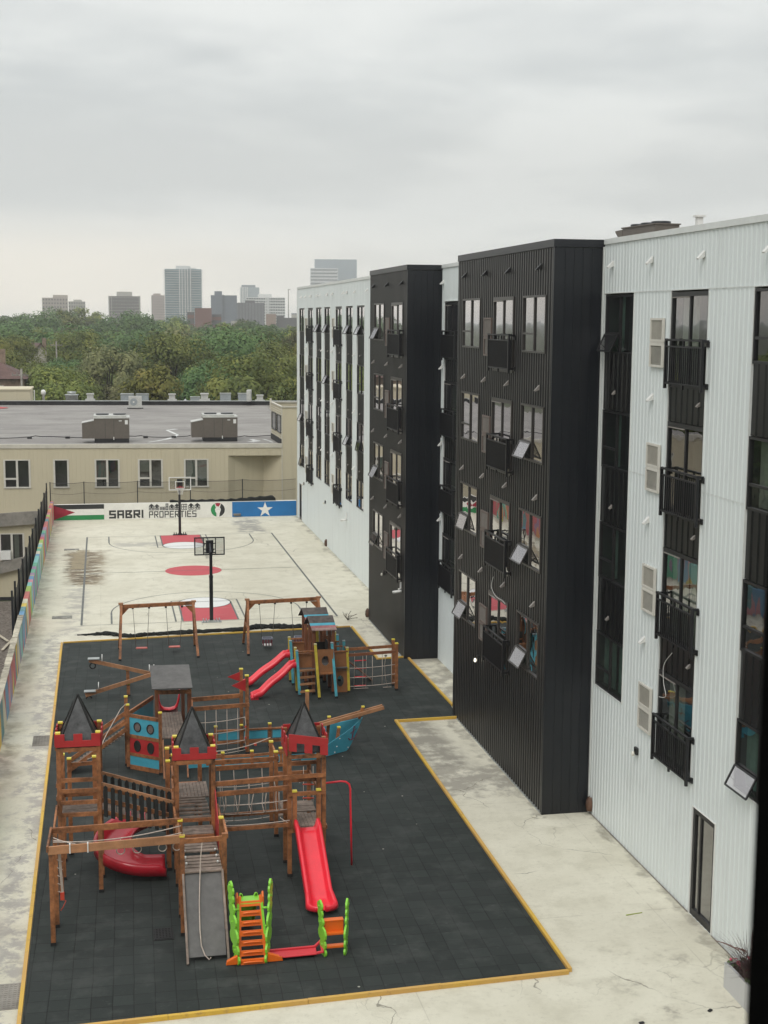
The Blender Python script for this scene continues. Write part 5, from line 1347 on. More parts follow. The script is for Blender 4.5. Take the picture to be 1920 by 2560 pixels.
# ---------------------------------------------------------------- swings
def swing_set(x0, x1, label, bucket):
    t = empty('swing_set', ((x0+x1)/2, 53.2, 0), 0, label, 'swing', 'wooden swing frames in front of the court')
    W = (x1-x0)/2; zt = 1.96
    mb = MB(); mb.beam((-W-.05,0,zt-.06),(W+.05,0,zt+.0),.10,.14); mb.build('cross_beam', M['wood'], t)
    for s in (-1, 1):
        for yy in (-1.05, .85):
            mb = MB(); mb.beam((s*(W+.08),yy,Z0+.05),(s*(W-.02),0.02 if yy > 0 else -.04,zt+.02),.095,.075,up=(0,1,0)); lg = mb.build('leg', M['wood'], t)
            mb = MB(); mb.box(s*(W+.08)-.05,s*(W+.08)+.05,yy-.05,yy+.05,Z0,Z0+.06); mb.build('leg_foot', M['foot'], lg)
        mb = MB(); mb.beam((s*(W+.04),-.55,1.0),(s*(W+.04),.45,1.0),.05,.09); mb.build('leg_brace', M['wood'], t)
        mb = MB(); mb.poly([(s*(W-.03),-.02,zt-.1),(s*(W-.33),-.02,zt-.1),(s*(W-.03),-.02,zt-.42)], (0,.05,0)); mb.build('corner_brace', M['wood'], t)
        mb = MB(); mb.box(s*W-.09,s*W+.09,-.08,.08,zt+.03,zt+.09); mb.build('end_cap', M['wood_light'], t)
    for i, cx in enumerate((-.63, .63)):
        mb = MB(); zs = .27 if not bucket else .42; hw = .21
        for s in (-1, 1): mb.tube([(cx+s*(hw+.10), 0, zt-.1), (cx+s*hw, 0, zs)], .011, 5)
        ch = mb.build('chains', M['chain'], t)
        for s in (-1,1): mb = MB(); mb.box(cx+s*(hw+.1)-.04,cx+s*(hw+.1)+.04,-.04,.04,zt-.16,zt-.10); mb.build('hanger', M['black_metal'], ch)
        if not bucket:
            mb = MB(); mb.box(cx-.22,cx+.22,-.10,.10,zs-.04,zs); st = mb.build('swing_seat', simple('pale_red_seat', (.60,.16,.13), .6, .2), t, bevel=.01)
        else:
            mb = MB()
            for z in (zs+.0,): 
                for a in ((-.21,.21,-.16,-.12),(-.21,.21,.12,.16),(-.21,-.17,-.12,.12),(.17,.21,-.12,.12)): mb.box(cx+a[0],cx+a[1],a[2],a[3],z,z+.05)
            st = mb.build('bucket_rim', simple('bucket_grey', (.20,.21,.26), .5), t)
            mb = MB(); mb.box(cx-.17,cx+.17,-.13,.13,zs-.26,zs-.22); 
            mb.build('bucket_seat', M['white'], st)
            mb = MB()
            for s in (-1,-.33,.33,1):
                for yy in (-.14,.14): mb.box(cx+s*.165-.018,cx+s*.165+.018,yy-.012,yy+.012,zs-.25,zs)
            mb.build('bucket_bars', simple('bucket_maroon', (.14,.03,.04), .5), st)
swing_set(.50, 3.28, 'wooden swing set with two flat red seats left of the near hoop', False)
swing_set(5.36, 8.18, 'wooden swing set with two bucket seats right of the near hoop', True)

# ---------------------------------------------------------------- seesaws
def seesaw(cx, y, xl, zl, xr, zr, ph, label):
    t = empty('seesaw', (cx, y, 0), 0, label, 'seesaw', 'seesaws behind the pirate ship')
    post(t, 0, 0, ph, .11)
    mb = MB(); a = Vector((xl-cx, .0, zl)); b = Vector((xr-cx, 0, zr)); mb.beam(a+Vector((0,-.09,0)), b+Vector((0,-.09,0)), .07, .13); mb.build('beam', M['wood_light'], t)
    d = (b-a).normalized()
    for s, p in ((1, a), (-1, b)):
        q = p + d*s*.16 + Vector((0,-.09,.085)); mb = MB(); mb.box(q.x-.20,q.x+.20,q.y-.12,q.y+.12,q.z-.01,q.z+.03); st = mb.build('seat', M['galv'], t, bevel=.01)
        h = p + d*s*.46 + Vector((0,-.09,.07)); mb = MB(); mb.tube([h+Vector((0,-.12,.22)), h+Vector((0,-.10,.05)), h+Vector((0,0,.0)), h+Vector((0,.10,.05)), h+Vector((0,.12,.22))], .016, 6); mb.build('handle', M['white'], t)
        mb = MB(); c = p + d*s*.12 + Vector((0,-.09,-.17)); mb.tube([(c.x+.10*math.cos(R(k)), c.y, c.z+.10*math.sin(R(k))) for k in range(0,361,24)], .025, 6, False); mb.build('tyre_bumper', M['tyre'], t)
seesaw(.65, 48.5, -.67, 1.02, 1.85, .34, .58, 'wooden seesaw with its left end raised high, the farther of the two')
seesaw(.64, 47.05, -.80, .16, 1.96, .94, .46, 'wooden seesaw with its left end low, just behind the pirate ship')

# ---------------------------------------------------------------- castle climbing frame
cs_ = empty('castle_climbing_frame', (1.8, 30.5, 0), 0, 'wooden castle climbing frame with three spired towers, red slides and rope nets', 'climbing frame')
CO = Vector((1.8, 30.5, 0))
class _L:
    pass
def loc(p): return (p[0]-CO.x, p[1]-CO.y, p[2])
_build = MB.build
def build_c(s, name, mats, parent=None, label=None, loc_=None, **kw):
    return _build(s, name, mats, parent, label, loc_, **kw)
def shift_children(root, off):
    """all parts above were modelled in yard coordinates: move their vertices under the root"""
    def rec(o):
        if o.type == 'MESH': o.data.transform(Matrix.Translation(-off))
        for c in o.children: rec(c)
    for c in root.children: rec(c)
# tower one (left)
T1 = [(-1.14,30.55),(-.27,30.52),(-.24,31.36),(-1.11,31.38)]
for x, y in T1: post(cs_, x, y, 3.76)
for a, b in ((0,1),(1,2),(3,2),(0,3)):
    p, q = T1[a], T1[b]; nrm = {0:(0,-.065),1:(.065,0),3:(0,.065)}.get(a if (a,b)!=(0,3) else 9, (-.065,0))
    battlement(cs_, (p[0]+nrm[0]-(.05 if a==0 and b==1 else 0), p[1]+nrm[1]), (q[0]+nrm[0]+(.05 if a==0 and b==1 else 0), q[1]+nrm[1]), 3.47, 3.76, M['red'])
spire(cs_, -.70, 30.95, 3.46, 4.52, .45)
for z in (3.40, 2.70, 2.45, 2.18, 1.90): rail_(cs_, (-1.10,30.50,z), (-.30,30.48,z), .09, .045)
for z in (3.40, 2.05): rail_(cs_, (-1.10,31.42,z), (-.28,31.40,z), .09)
for z in (3.40, 2.55, 2.25, 1.90): rail_(cs_, (-1.19,30.6,z), (-1.16,31.34,z), .09)
rail_(cs_, (-.22,30.6,3.40), (-.19,31.34,3.40), .09)
deck_(cs_, -1.1, -.28, 30.56, 31.36, 1.86, along='x', n=8)
# stair newels and ramp rails behind tower one, leading to the ship
for x, y, zt in ((-1.12,32.5,2.66),(-.98,32.9,2.42),(-.39,32.9,2.44)): post(cs_, x, y, zt)
rail_(cs_, (-.98,32.9,2.28), (-.39,32.9,2.30), .09); rail_(cs_, (-1.1,31.4,2.45), (-1.1,32.5,2.45), .09)
for yo, dz in ((38.95,0),(39.65,.06)):
    rail_(cs_, (.44,yo,1.50+dz), (-1.20,yo,.42+dz), .11); rail_(cs_, (.44,yo,1.28+dz), (-1.18,yo,.14+dz), .11)
mb = MB()
for i in range(48):
    if i > 17: break
    t_ = i/17; x = .40-1.55*t_; z = 1.10-1.0*t_; mb.box(x-.09,x,39.0,39.6,z-.03,z)
mb.build('ramp_deck', M['plank'], cs_)
mb = MB(); c0 = [(.46,38.9,2.05),(.3,38.2,2.1),(-.1,36.5,1.9),(-.35,34.5,1.95),(-.55,33.2,2.3)]; mb.tube(c0, .013, 5); mb.build('loose_rope', M['rope'], cs_)
# hanging bridge with black pickets
def bz(u, b=0): return 1.98 - .58*u - .12*(1-(2*u-1)**2)
for (y, pk) in ((30.55, True), (31.33, True)):
    rail_(cs_, (-.22,y,2.56), (1.38,y,2.02), .07, .05, M['wood_light']); rail_(cs_, (-.22,y,2.20), (1.38,y,1.70), .09, .04); rail_(cs_, (-.22,y,1.92), (1.38,y,1.40), .09, .04)
    for k in range(10):
        u = (k+.55)/10; x = -.22+1.6*u; z = 2.56-.54*u; mb = MB(); mb.poly([(x-.045,y-.055,z-.72),(x+.045,y-.055,z-.75),(x+.045,y-.055,z-.05),(x,y-.055,z-.0),(x-.045,y-.055,z-.05)], (0,.02,0)); mb.build('black_picket', M['picket'], cs_)
mb = MB()
for i in range(15): u = (i+.5)/15; x = -.22+1.6*u; z = 1.86-.5*u; mb.box(x-.042,x+.042,30.6,31.3,z-.03,z)
mb.build('bridge_deck', M['plank'], cs_)
# tower two (middle)
T2 = [(1.45,30.54),(2.27,30.5),(2.29,31.36),(1.46,31.38)]
for x, y in T2: post(cs_, x, y, 3.30)
for p, q in (((1.36,30.47),(2.34,30.44)),((1.40,30.5),(1.40,31.4)),((2.33,30.5),(2.34,31.4)),((1.4,31.43),(2.34,31.42))): battlement(cs_, p, q, 3.03, 3.31, M['red'])
spire(cs_, 1.84, 30.95, 3.02, 4.10, .45)
for z in (2.97,): rail_(cs_, (1.45,30.47,z), (2.27,30.44,z), .09)
for x, y, zt in ((1.30,31.9,2.86),(1.30,31.5,2.68)): post(cs_, x, y, zt)
for z in (2.6,2.3,2.05): rail_(cs_, (1.37,30.6,z), (1.38,31.3,z), .08)
deck_(cs_, 1.49, 2.24, 31.30, 32.35, 1.86, along='y', n=9)
mb = MB()
for i in range(7):
    u = i/6; y = 30.62+.70*u; z = 1.62+.22*math.sin(u*math.pi/2); mb.box(1.47,2.24-.02*i,y,y+.105,z-.03,z)
mb.build('arched_step', M['plank'], cs_)
rail_(cs_, (1.48,30.58,1.57), (2.24,30.56,1.57), .08, .04)
for i in range(6): rail_(cs_, (1.5,32.6+i*.3,1.75-i*.24), (2.05,32.6+i*.3,1.75-i*.24), .05, .12, M['wood'], 'stair_tread')
for x in (1.47,2.08): rail_(cs_, (x,32.4,1.9), (x,34.3,.25), .12, .04)
for x in (1.47,2.1): post(cs_, x, 32.5, 2.5)
rows = []
for i in range(9):
    a = R(-8+i*13); rows.append([(2.36, 31.38-.95*math.sin(a)*.9, 1.55+1.15*math.cos(a)), (2.40, 31.38-.95*math.sin(a)*.9, 1.55+1.15*math.cos(a))])
mb = MB(); mb.poly([(2.345, r_[0][1], r_[0][2]) for r_ in rows]+[(2.345,31.35,1.3)], (.03,0,0)); cp = mb.build('curved_black_panel', M['picket'], cs_)
mb = MB()
for r_ in rows[1:]: mb.box(2.30,2.345,r_[0][1]-.018,r_[0][1]+.018,r_[0][2]-.05,r_[0][2]-.015)
mb.build('white_bolts', M['white'], cp)
deck_(cs_, 1.50, 2.24, 29.98, 30.5, 1.46, along='x', n=5); rail_(cs_, (1.47,29.96,1.40), (2.24,29.94,1.40), .10, .045)
mb = MB(); mb.poly([(2.30,30.45,1.2),(2.30,29.6,1.2),(2.30,29.6,1.8),(2.30,30.45,2.3)], (.02,0,0)); mb.build('red_side_board', M['red'], cs_)
# front frame, walkway and climbing ramp
for x, y in ((1.42,27.93),(2.30,27.97),(1.43,28.85),(2.31,28.87)): post(cs_, x, y, 2.20, cap=y > 28.5 or x < 2)
rail_(cs_, (1.38,27.92,2.10), (2.34,27.96,2.10), .10)
for x in (1.38, 2.36): rail_(cs_, (x,27.95,2.14), (x,28.9,2.14), .10); rail_(cs_, (x,28.9,1.9), (x,30.5,1.9), .09)
mb = MB()
for i in range(11):
    y = 28.05+i*.175
    if i in (5,): continue
    mb.box(1.47,2.26,y,y+.12,1.37+.0*i,1.40)
wk = mb.build('slatted_walkway', M['plank'], cs_)
for y in (28.36,28.71,29.06):
    for x in (1.53,2.19): mb = MB(); mb.tube([(x,y,1.41),(x,y,1.46)], .02, 8); mb.build('rope_knot', M['white'], wk)
mb = MB(); mb.poly([(1.47,27.93,1.36),(2.24,27.93,1.36),(2.21,26.64,.14),(1.45,26.64,.14)], (0,.02,.025)); mb.build('climbing_ramp', M['grey_panel'], cs_)
for x in (1.43,2.25): rail_(cs_, (x,27.95,1.42), (x,26.50,.06), .07, .045, M['plank'], 'ramp_side')
mb = MB(); mb.box(1.45,2.24,27.90,28.02,1.40,1.43); mb.build('ramp_top_board', M['plank'], cs_)
mb = MB(); pts = [(1.84,27.94,2.1),(1.80,27.93,1.7),(1.76,27.7,1.22),(1.73,27.4,.93),(1.71,27.0,.56),(1.72,26.75,.32),(1.78,26.62,.18),(1.86,26.57,.10),(1.90,26.60,.13)]; mb.tube(pts, .013, 6); mb.build('climbing_rope', M['rope'], cs_)
# monkey frame at the lower left
post(cs_, -1.24, 27.95, 2.12, cap=False); post(cs_, -1.19, 28.82, 2.12, cap=False)
rail_(cs_, (-1.30,27.90,2.10), (1.46,27.92,2.16), .17, .05, M['wood_light']); rail_(cs_, (-1.25,28.86,2.16), (1.46,28.86,2.20), .13, .05)
rail_(cs_, (-1.31,27.86,2.14), (-1.27,28.95,2.16), .12, .04); rail_(cs_, (-1.22,28.9,2.1), (-1.2,30.5,2.1), .09, .04)
mb = MB(); sagrope(mb, (-1.2,28.05,2.22), (1.42,28.3,2.30), .012, .10, 12); sagrope(mb, (-1.2,28.2,2.20), (1.42,28.05,2.24), .011, .12, 12); sagrope(mb, (-1.2,28.3,2.22), (-.75,27.93,2.2), .011, .02)
mb.build('traverse_ropes', M['rope'], cs_)
for x in (.16,.50,1.02,1.32): 
    mb = MB(); mb.tube([(x+.085*math.cos(R(a)), 28.02, 1.96+.085*math.sin(R(a))) for a in range(0,361,24)], .011, 5, False); mb.tube([(x,28.02,2.05),(x,28.02,2.2)], .008, 4); mb.build('hanging_ring', M['rope'], cs_)
for x in (-.86,-.50): mb = MB(); mb.box(x-.012,x+.012,27.86,27.88,2.02,2.20); mb.box(x-.012,x+.012,27.86,27.96,2.20,2.215); mb.build('rope_loop', M['white'], cs_)
mb = MB()
for k in range(3): sagrope(mb, (-1.10+k*.02,28.02,2.0), (-1.04+k*.015,28.02,.95), .010, .0)
for k in range(5): mb.tube([(-1.13,28.02,1.85-k*.17),(-1.02,28.02,1.80-k*.17)], .010, 5)
mb.build('bundled_rope_ladder', M['rope'], cs_)
mb = MB(); mb.box(-1.08,-1.0,27.99,28.05,.98,1.14); mb.tube([(-1.06,28.02,1.0),(-.97,28.02,.95),(-1.03,28.02,.82),(-1.08,28.0,.75)], .010, 5); mb.build('red_tied_rope', M['rope_red'], cs_)
# curved red slide under the bridge
mb = MB(); rows = []; cx_, cy_ = .74, 31.98
N = 30
for i in range(N+1):
    t_ = i/N
    if t_ < .78:
        a = R(80 + 190*t_/.78); z = .62*(1-t_/.86)**1.1 + .12; c = Vector((cx_+.0, cy_, 0)); rad = Vector((math.cos(a), math.sin(a), 0)); P0 = c + rad*.70
    else:
        u = (t_-.78)/.22; rad = Vector((0,-1,0)); P0 = Vector((cx_+u*.46, cy_-.70, 0)); z = .62*(1-.78/.86)**1.1 + .12 - .02*u
    sec = [(-.40,.18),(-.37,.22),(-.31,.13),(-.22,.01),(0,-.02),(.24,.0),(.34,.09),(.40,.27),(.45,.30),(.48,.24),(.48,.04)]
    k = 1 if t_ < .93 else 1-(t_-.93)*5
    rows.append([P0 + rad*a_ + Vector((0,0,z+b_*(k if a_ > .3 else 1))) for a_, b_ in sec])
mb.grid(rows); mb.build('curved_red_slide', M['redd'], cs_, thick=.02)
# tower three (right)
T3 = [(4.03,30.62),(4.83,30.62),(4.84,31.47),(4.04,31.47)]
for x, y in T3: post(cs_, x, y, 3.36, cap=False)
for z in (2.93, 2.46, 2.04, 1.16): rail_(cs_, (4.0,30.55,z), (4.87,30.55,z), .09)
for z in (2.46,2.04,1.7): rail_(cs_, (4.04,31.53,z), (4.84,31.53,z), .09)
for z in (3.0,1.16): rail_(cs_, (4.90,30.65,z), (4.90,31.45,z), .09)
for x in (4.14, 4.70):
    mb = MB(); mb.box(x-.05,x+.05,30.50,30.60,1.2,2.06); o = mb.build('short_post', M['wood'], cs_); mb = MB(); mb.box(x-.055,x+.055,30.495,30.605,2.10,2.135); mb.build('post_cap', M['cap'], o)
battlement(cs_, (4.0,30.48), (4.90,30.44), 3.10, 3.50, M['red'], flip=True, z0b=2.96)
battlement(cs_, (3.97,31.5), (3.97,30.58), 2.95, 3.40, M['red']); battlement(cs_, (4.90,30.6), (4.92,31.5), 3.05, 3.42, M['red']); battlement(cs_, (4.0,31.54), (4.88,31.54), 3.1, 3.42, M['red'])
spire(cs_, 4.43, 31.05, 3.0, 4.06, .44)
deck_(cs_, 4.08, 4.80, 30.6, 31.45, 1.24, along='y', n=9)
slide_straight(cs_, (4.42,30.50,1.24), (4.47,28.55,.14), .50, M['redp'], 0, 'red_slide', .16, .16)
mb = MB(); mb.tube([(4.86,31.0,2.10),(5.30,31.02,2.12),(5.42,31.02,2.10),(5.50,31.02,2.04),(5.53,31.02,1.92),(5.55,31.02,1.0),(5.57,31.02,.04)], .024, 10); mb.build('fire_pole', M['redp'], cs_)
for z in (1.95,1.73): rail_(cs_, (4.06,33.0,z), (4.84,33.0,z), .08)
for x in (4.84,): post(cs_, x, 33.05, 1.93)
rail_(cs_, (4.84,33.0,1.75), (4.86,31.5,1.75), .09)
deck_(cs_, 4.08, 4.80, 31.6, 32.3, 1.24, M['plank'], 'x', 6); deck_(cs_, 4.08, 4.80, 32.4, 33.0, 1.0, M['plank'], 'x', 5); deck_(cs_, 4.08, 4.80, 33.1, 33.6, .6, M['plank'], 'x', 4)
mb = MB()
for z in (1.55,1.2,.8,.5): mb.tube([(4.62,32.6,z),(4.9,32.6,z-.02)], .018, 6)
o = mb.build('red_rungs', M['rope_red'], cs_); mb = MB()
for x in (4.64,4.88): mb.tube([(x,32.6,2.0),(x,32.6,.2)], .009, 5)
mb.build('rung_ropes', M['rope'], o)
# net tunnel between towers two and three
for y, z in ((30.52,2.16),(31.4,2.10)): rail_(cs_, (2.30,y,z), (4.0,y,z+.06), .11, .05)
rail_(cs_, (2.30,30.52,2.40), (4.0,30.52,2.46), .11, .05)
rail_(cs_, (2.33,30.50,1.32), (4.0,30.50,1.34), .09, .06)
rail_(cs_, (2.33,31.4,1.32), (4.0,31.4,1.34), .09, .06)
mb = MB(); sec = [(30.52,2.12),(30.60,1.85),(30.72,1.62),(30.96,1.50),(31.20,1.62),(31.34,1.85),(31.4,2.08)]
for k in range(5):
    x = 2.55+k*.31; mb.tube([(x+.02*math.sin(j*2.1+k), a, b) for j, (a, b) in enumerate(sec)], .0115, 5)
for j, (a, b) in enumerate(sec[1:-1:2]+[(30.50,1.40)]): sagrope(mb, (2.31,a,b+.02), (4.02,a,b+.04), .0115, .035, 14)
sagrope(mb, (2.31,30.5,1.62), (2.6,30.55,1.5), .01, 0); sagrope(mb, (2.31,30.5,1.36), (2.6,30.55,1.5), .01, 0); sagrope(mb, (4.0,30.5,1.36), (3.8,30.55,1.5), .01, 0)
mb.build('rope_tunnel_net', M['rope'], cs_)
# rear net bay
for x, y, zt in ((4.03,33.18,2.22),(4.02,34.1,2.20)): post(cs_, x, y, zt)
rail_(cs_, (2.30,33.15,2.05), (4.10,33.15,2.06), .12); rail_(cs_, (4.05,33.1,2.1), (4.05,34.2,2.1), .09, .04)
rail_(cs_, (2.50,34.1,1.58), (3.98,34.1,1.60), .12); rail_(cs_, (2.5,34.15,2.0), (2.5,33.1,2.0), .08)
mb = MB()
for k in range(4): x = 2.70+k*.36; mb.tube([(x,34.1,1.55),(x+.02,34.1,.9),(x,34.1,.15)], .0105, 5)
for z in (1.1,.6,.2): sagrope(mb, (2.5,34.1,z), (4.0,34.1,z+.02), .0105, .04, 10)
sagrope(mb, (2.3,33.6,2.20), (4.0,34.05,2.34), .012, .10, 12); mb.build('rear_climbing_net', M['rope'], cs_)
mb = MB(); mb.box(3.57,3.63,33.9,34.0,2.19,2.23); mb.box(2.55,2.62,33.65,33.72,2.10,2.15); mb.build('rope_connectors', M['rope_red'], cs_)
shift_children(cs_, CO)

# ---------------------------------------------------------------- pirate ship
sh = empty('pirate_ship_playset', (3.0, 39.5, 0), 0, 'wooden pirate ship playset with blue hull, flat roofed cabin and red flags', 'play structure')
SO = Vector((3.0, 39.5, 0))
# stern cabin: front face runs from (.5,39.19) to (1.39,38.48)
A_, B_ = Vector((.5,39.19,0)), Vector((1.39,38.48,0)); fd = (B_-A_).normalized(); fn = Vector((fd.y, -fd.x, 0))
post(sh, .5, 39.19, 1.92); post(sh, 1.39, 38.48, 1.84); post(sh, .46, 39.5, 2.08); 
def fpanel(u0, u1, z0, z1, m, name, t=.03, off=0.0, holes=None):
    L = (B_-A_).length; mb = MB()
    P_ = lambda u, z: A_ + fd*(L*u) + fn*off + Vector((0,0,z))
    mb.poly([P_(u0,z0), P_(u1,z0), P_(u1,z1), P_(u0,z1)], -fn*t); return mb.build(name, m, sh)
def fhole(par, u, z, rx, rz, m, name):
    L = (B_-A_).length; mb = MB(); c = A_ + fd*(L*u) + Vector((0,0,z)) + fn*.006
    pts = [c + fd*(rx*math.cos(R(a))) + Vector((0,0,rz*math.sin(R(a)))) for a in range(0,360,18)]; mb.poly(pts, -fn*.004); o = mb.build(name, m, par)
    mb = MB(); mb.tube([p+fn*.004 for p in pts+[pts[0]]], .018, 5, False); mb.build('porthole_ring', M['foot'], par); return o
fpanel(.04,.96,1.58,1.68,M['wood'],'cabin_beam',.05,.015); p1 = fpanel(.05,.95,1.08,1.58,M['blue'],'cabin_panel')
fpanel(.04,.96,.98,1.08,M['wood'],'cabin_beam',.05,.015); p2 = fpanel(.05,.95,.54,.98,M['red'],'cabin_panel',label=None) if False else fpanel(.05,.95,.54,.98,M['red'],'cabin_panel')
fpanel(.04,.96,.45,.54,M['wood'],'cabin_beam',.05,.015); fpanel(.05,.95,.18,.45,M['blue'],'cabin_panel'); fpanel(.02,.98,.05,.18,M['wood'],'cabin_beam',.05,.015)
for u in (.30,.70): fhole(p1, u, 1.32, .115, .13, simple('porthole_grey', (.16,.13,.12), .6, .3, 20), 'porthole')
for u in (.29,.70): fhole(p2, u, .76, .105, .155, M['picket'], 'porthole')
p1['label'] = 'blue cabin panel with two round portholes'; p2['label'] = 'red cabin panel with two oval portholes'
# left rear wing panel
mb = MB(); mb.poly([(.52,39.4,1.10),(1.25,41.0,1.05),(1.25,41.0,1.55),(.52,39.4,1.52)], (.03,0,0)); mb.build('wing_panel', M['blue'], sh); rail_(sh, (.5,39.4,1.60), (1.28,41.0,1.62), .12, .05)
# deck and roofed tower
deck_(sh, 1.42, 2.12, 38.6, 41.2, 1.08, along='y', n=8)
for x, y in ((1.34,39.75),(1.40,41.15),(2.30,39.75),(2.30,40.1),(2.18,41.15)): post(sh, x, y, 2.22, .10, M['wood_red'], False)
rail_(sh, (1.3,39.7,2.12), (2.35,39.7,2.10), .12)
mb = MB(); mb.poly([(1.20,39.3,2.30),(2.36,39.3,2.29),(2.36,40.9,2.58),(1.20,40.9,2.60)], (0,-.01,.035)); mb.build('flat_roof', M['grey_panel'], sh)
mb = MB(); pts = [(1.46,41.3,1.66),(1.47,41.3,1.40),(1.53,41.3,1.20),(1.62,41.3,1.13),(1.80,41.3,1.11),(1.95,41.3,1.15),(2.02,41.3,1.24),(2.07,41.3,1.42),(2.10,41.3,1.70)]
rows = [[Vector(p), Vector(p)+Vector((0,.35,-.02)), Vector(p)+Vector((0,1.6,-.95))] for p in pts]; mb.grid(rows); mb.build('rear_slide', M['redp'], sh, thick=.03)
rail_(sh, (2.36,39.6,1.86), (2.33,38.9,1.25), .08, .04)
# left stair rail from the deck
for z in (.85,.6,.35): rail_(sh, (1.5,38.45,z), (2.05,38.42,z), .06, .10)
for x in (1.46, 2.12): rail_(sh, (x,38.5,1.05), (x,37.9,.10), .09, .04)
# flag posts and net
for i, (x, y, zt) in enumerate(((4.0,39.97,2.42),(3.93,41.0,2.36))):
    post(sh, x, y, zt, .10); mb = MB(); mb.poly([(x-.04,y-.06,zt-.08),(x-.04,y-.06,zt-.46),(x-.46,y-.06,zt-.26)], (0,.015,0)) if i == 0 else mb.poly([(x-.04,y-.06,zt-.06),(x-.04,y-.06,zt-.36),(x-.42,y-.06,zt-.20)], (0,.015,0)); mb.build('red_flag', M['red'], sh)
rail_(sh, (2.36,40.95,1.50), (3.9,40.95,1.56), .13, .05); rail_(sh, (2.34,39.92,1.50), (4.06,39.9,1.56), .12, .05)
mb = MB()
for k in range(5): x = 2.44+k*.32; mb.tube([(x,39.93,1.46),(x,39.93,.6),(x,39.93,.1)], .011, 5)
for z in (1.12,.76,.42,.12): sagrope(mb, (2.36,39.93,z-.04), (3.94,39.93,z+.06), .011, .05, 12)
mb.tube([(3.93,39.92,1.2),(3.96,39.92,.9),(3.92,39.92,.5),(3.97,39.92,.2)], .011, 5)
mb.build('climbing_net', M['rope'], sh)
mb = MB()
for z in (.9,.56,.25): mb.box(3.92,3.97,39.86,39.90,z-.025,z+.025)
mb.build('net_connectors', M['rope_red'], sh)
# hull mid section
for x, y in ((3.16,38.65),(4.0,38.66),(4.85,38.78),(5.62,38.95)): post(sh, x, y, .52, .09)
for x, y in ((3.1,40.4),(3.87,40.41),(4.73,40.44),(5.5,40.5)): post(sh, x, y, .78, .09)
for (x0,x1) in ((3.1,3.87),(3.87,4.73),(4.73,5.5)):
    rail_(sh, (x0,40.36,.66), (x1,40.38,.66), .05, .07); rail_(sh, (x0,40.34,.30), (x1,40.36,.30), .10, .04); mb = MB(); mb.box(x0+.08,x1-.08,40.37,40.395,.37,.62); mb.build('hull_panel', M['blue'], sh)
rail_(sh, (2.3,38.62,.44),(3.1,38.62,.46),.08,.05)
for (x0,y0,x1,y1) in ((2.15,38.60,3.12,38.62),(3.2,38.62,4.0,38.62),(4.0,38.62,4.85,38.74),(4.85,38.74,5.62,38.92)):
    mb = MB(); mb.poly([(x0,y0,.14),(x1,y1,.14),(x1,y1,.36),(x0,y0,.36)], (0,.025,0)); mb.build('hull_panel', M['blue'], sh); rail_(sh, (x0,y0-.01,.42), (x1,y1-.01,.42), .07, .05)
# bow
def bow(side):
    if side < 0:
        P_ = lambda x, z: (x, 38.82+(x-5.62)*.625, z)
        pts = [(5.45,.06),(6.95,.06),(7.04,.13),(7.18,.34),(7.51,.97),(7.18,.76),(6.86,.61),(6.6,.52),(6.33,.42),(6.1,.31),(5.86,.23),(5.45,.17)]
    else:
        P_ = lambda x, z: (x, 41.05-(x-5.62)*.555, z)
        pts = [(5.5,.06),(6.95,.06),(7.06,.15),(7.49,.96),(7.1,.82),(6.73,.70),(6.4,.62),(5.9,.60),(5.5,.60)]
    mb = MB(); mb.poly([P_(x, z) for x, z in pts], (0,.03,0)); o = mb.build('bow_panel', M['blue'], sh)
    if side < 0:
        mb = MB()
        for x, z in ((6.55,.12),(6.62,.28),(6.72,.50),(7.0,.16),(5.95,.12)): q = Vector(P_(x, z)); mb.lathe([(0,-.008),(.018,-.006),(.018,0)], 8, (0,0,0)); 
        mb = MB()
        for x, z in ((6.55,.12),(6.62,.28),(6.72,.50),(7.0,.16),(5.95,.12)): q = Vector(P_(x, z)); mb.box(q.x-.014,q.x+.014,q.y-.018,q.y-.004,q.z-.014,q.z+.014)
        mb.build('bow_bolts', M['white'], o)
    return o
b1 = bow(-1); bow(1)
# anchor emblem on the bow
def bowpt(u, v):
    x = 5.62 + 1.88*u; zt = .23 + (x-5.86)*.44
    return Vector((x, 38.82+(x-5.62)*.625-.012, .08 + (zt-.08)*v))
mb = MB()
def as_(a, b, w=.035): mb.beam(bowpt(*a), bowpt(*b), .012, w, up=(.4,-.6,.6))
as_((.80,.42),(.84,.84)); as_((.775,.72),(.885,.76)); as_((.74,.55),(.76,.44)); as_((.76,.44),(.81,.40)); as_((.81,.40),(.87,.46)); as_((.87,.46),(.885,.58)); as_((.83,.86),(.86,.90)); as_((.835,.92),(.86,.90))
mb.build('anchor_emblem', simple('maroon_paint', (.16,.012,.035), .5), b1)
rail_(sh, (5.9,39.84,.76), (8.12,39.80,1.30), .10, .06, M['wood_light'], 'bowsprit'); rail_(sh, (5.9,39.98,.78), (8.10,39.94,1.31), .10, .06, M['wood_light'], 'bowsprit')
post(sh, 5.86, 40.35, 1.76, .10, M['wood_light']); post(sh, 6.42, 40.15, .98, .09, top_xy=(6.50,40.15)); post(sh, 6.62, 39.65, .78, .09, top_xy=(6.72,39.68)); post(sh, 7.38, 39.95, 1.30, .08, M['wood'], foot=False, bot=.95, top_xy=(7.50,39.95))
for x, y in ((6.65,39.58),(7.05,40.0),(5.9,39.1)): mb = MB(); mb.box(x-.05,x+.05,y-.04,y+.06,.04,.14); mb.build('hull_foot', M['foot'], sh)
shift_children(sh, SO)

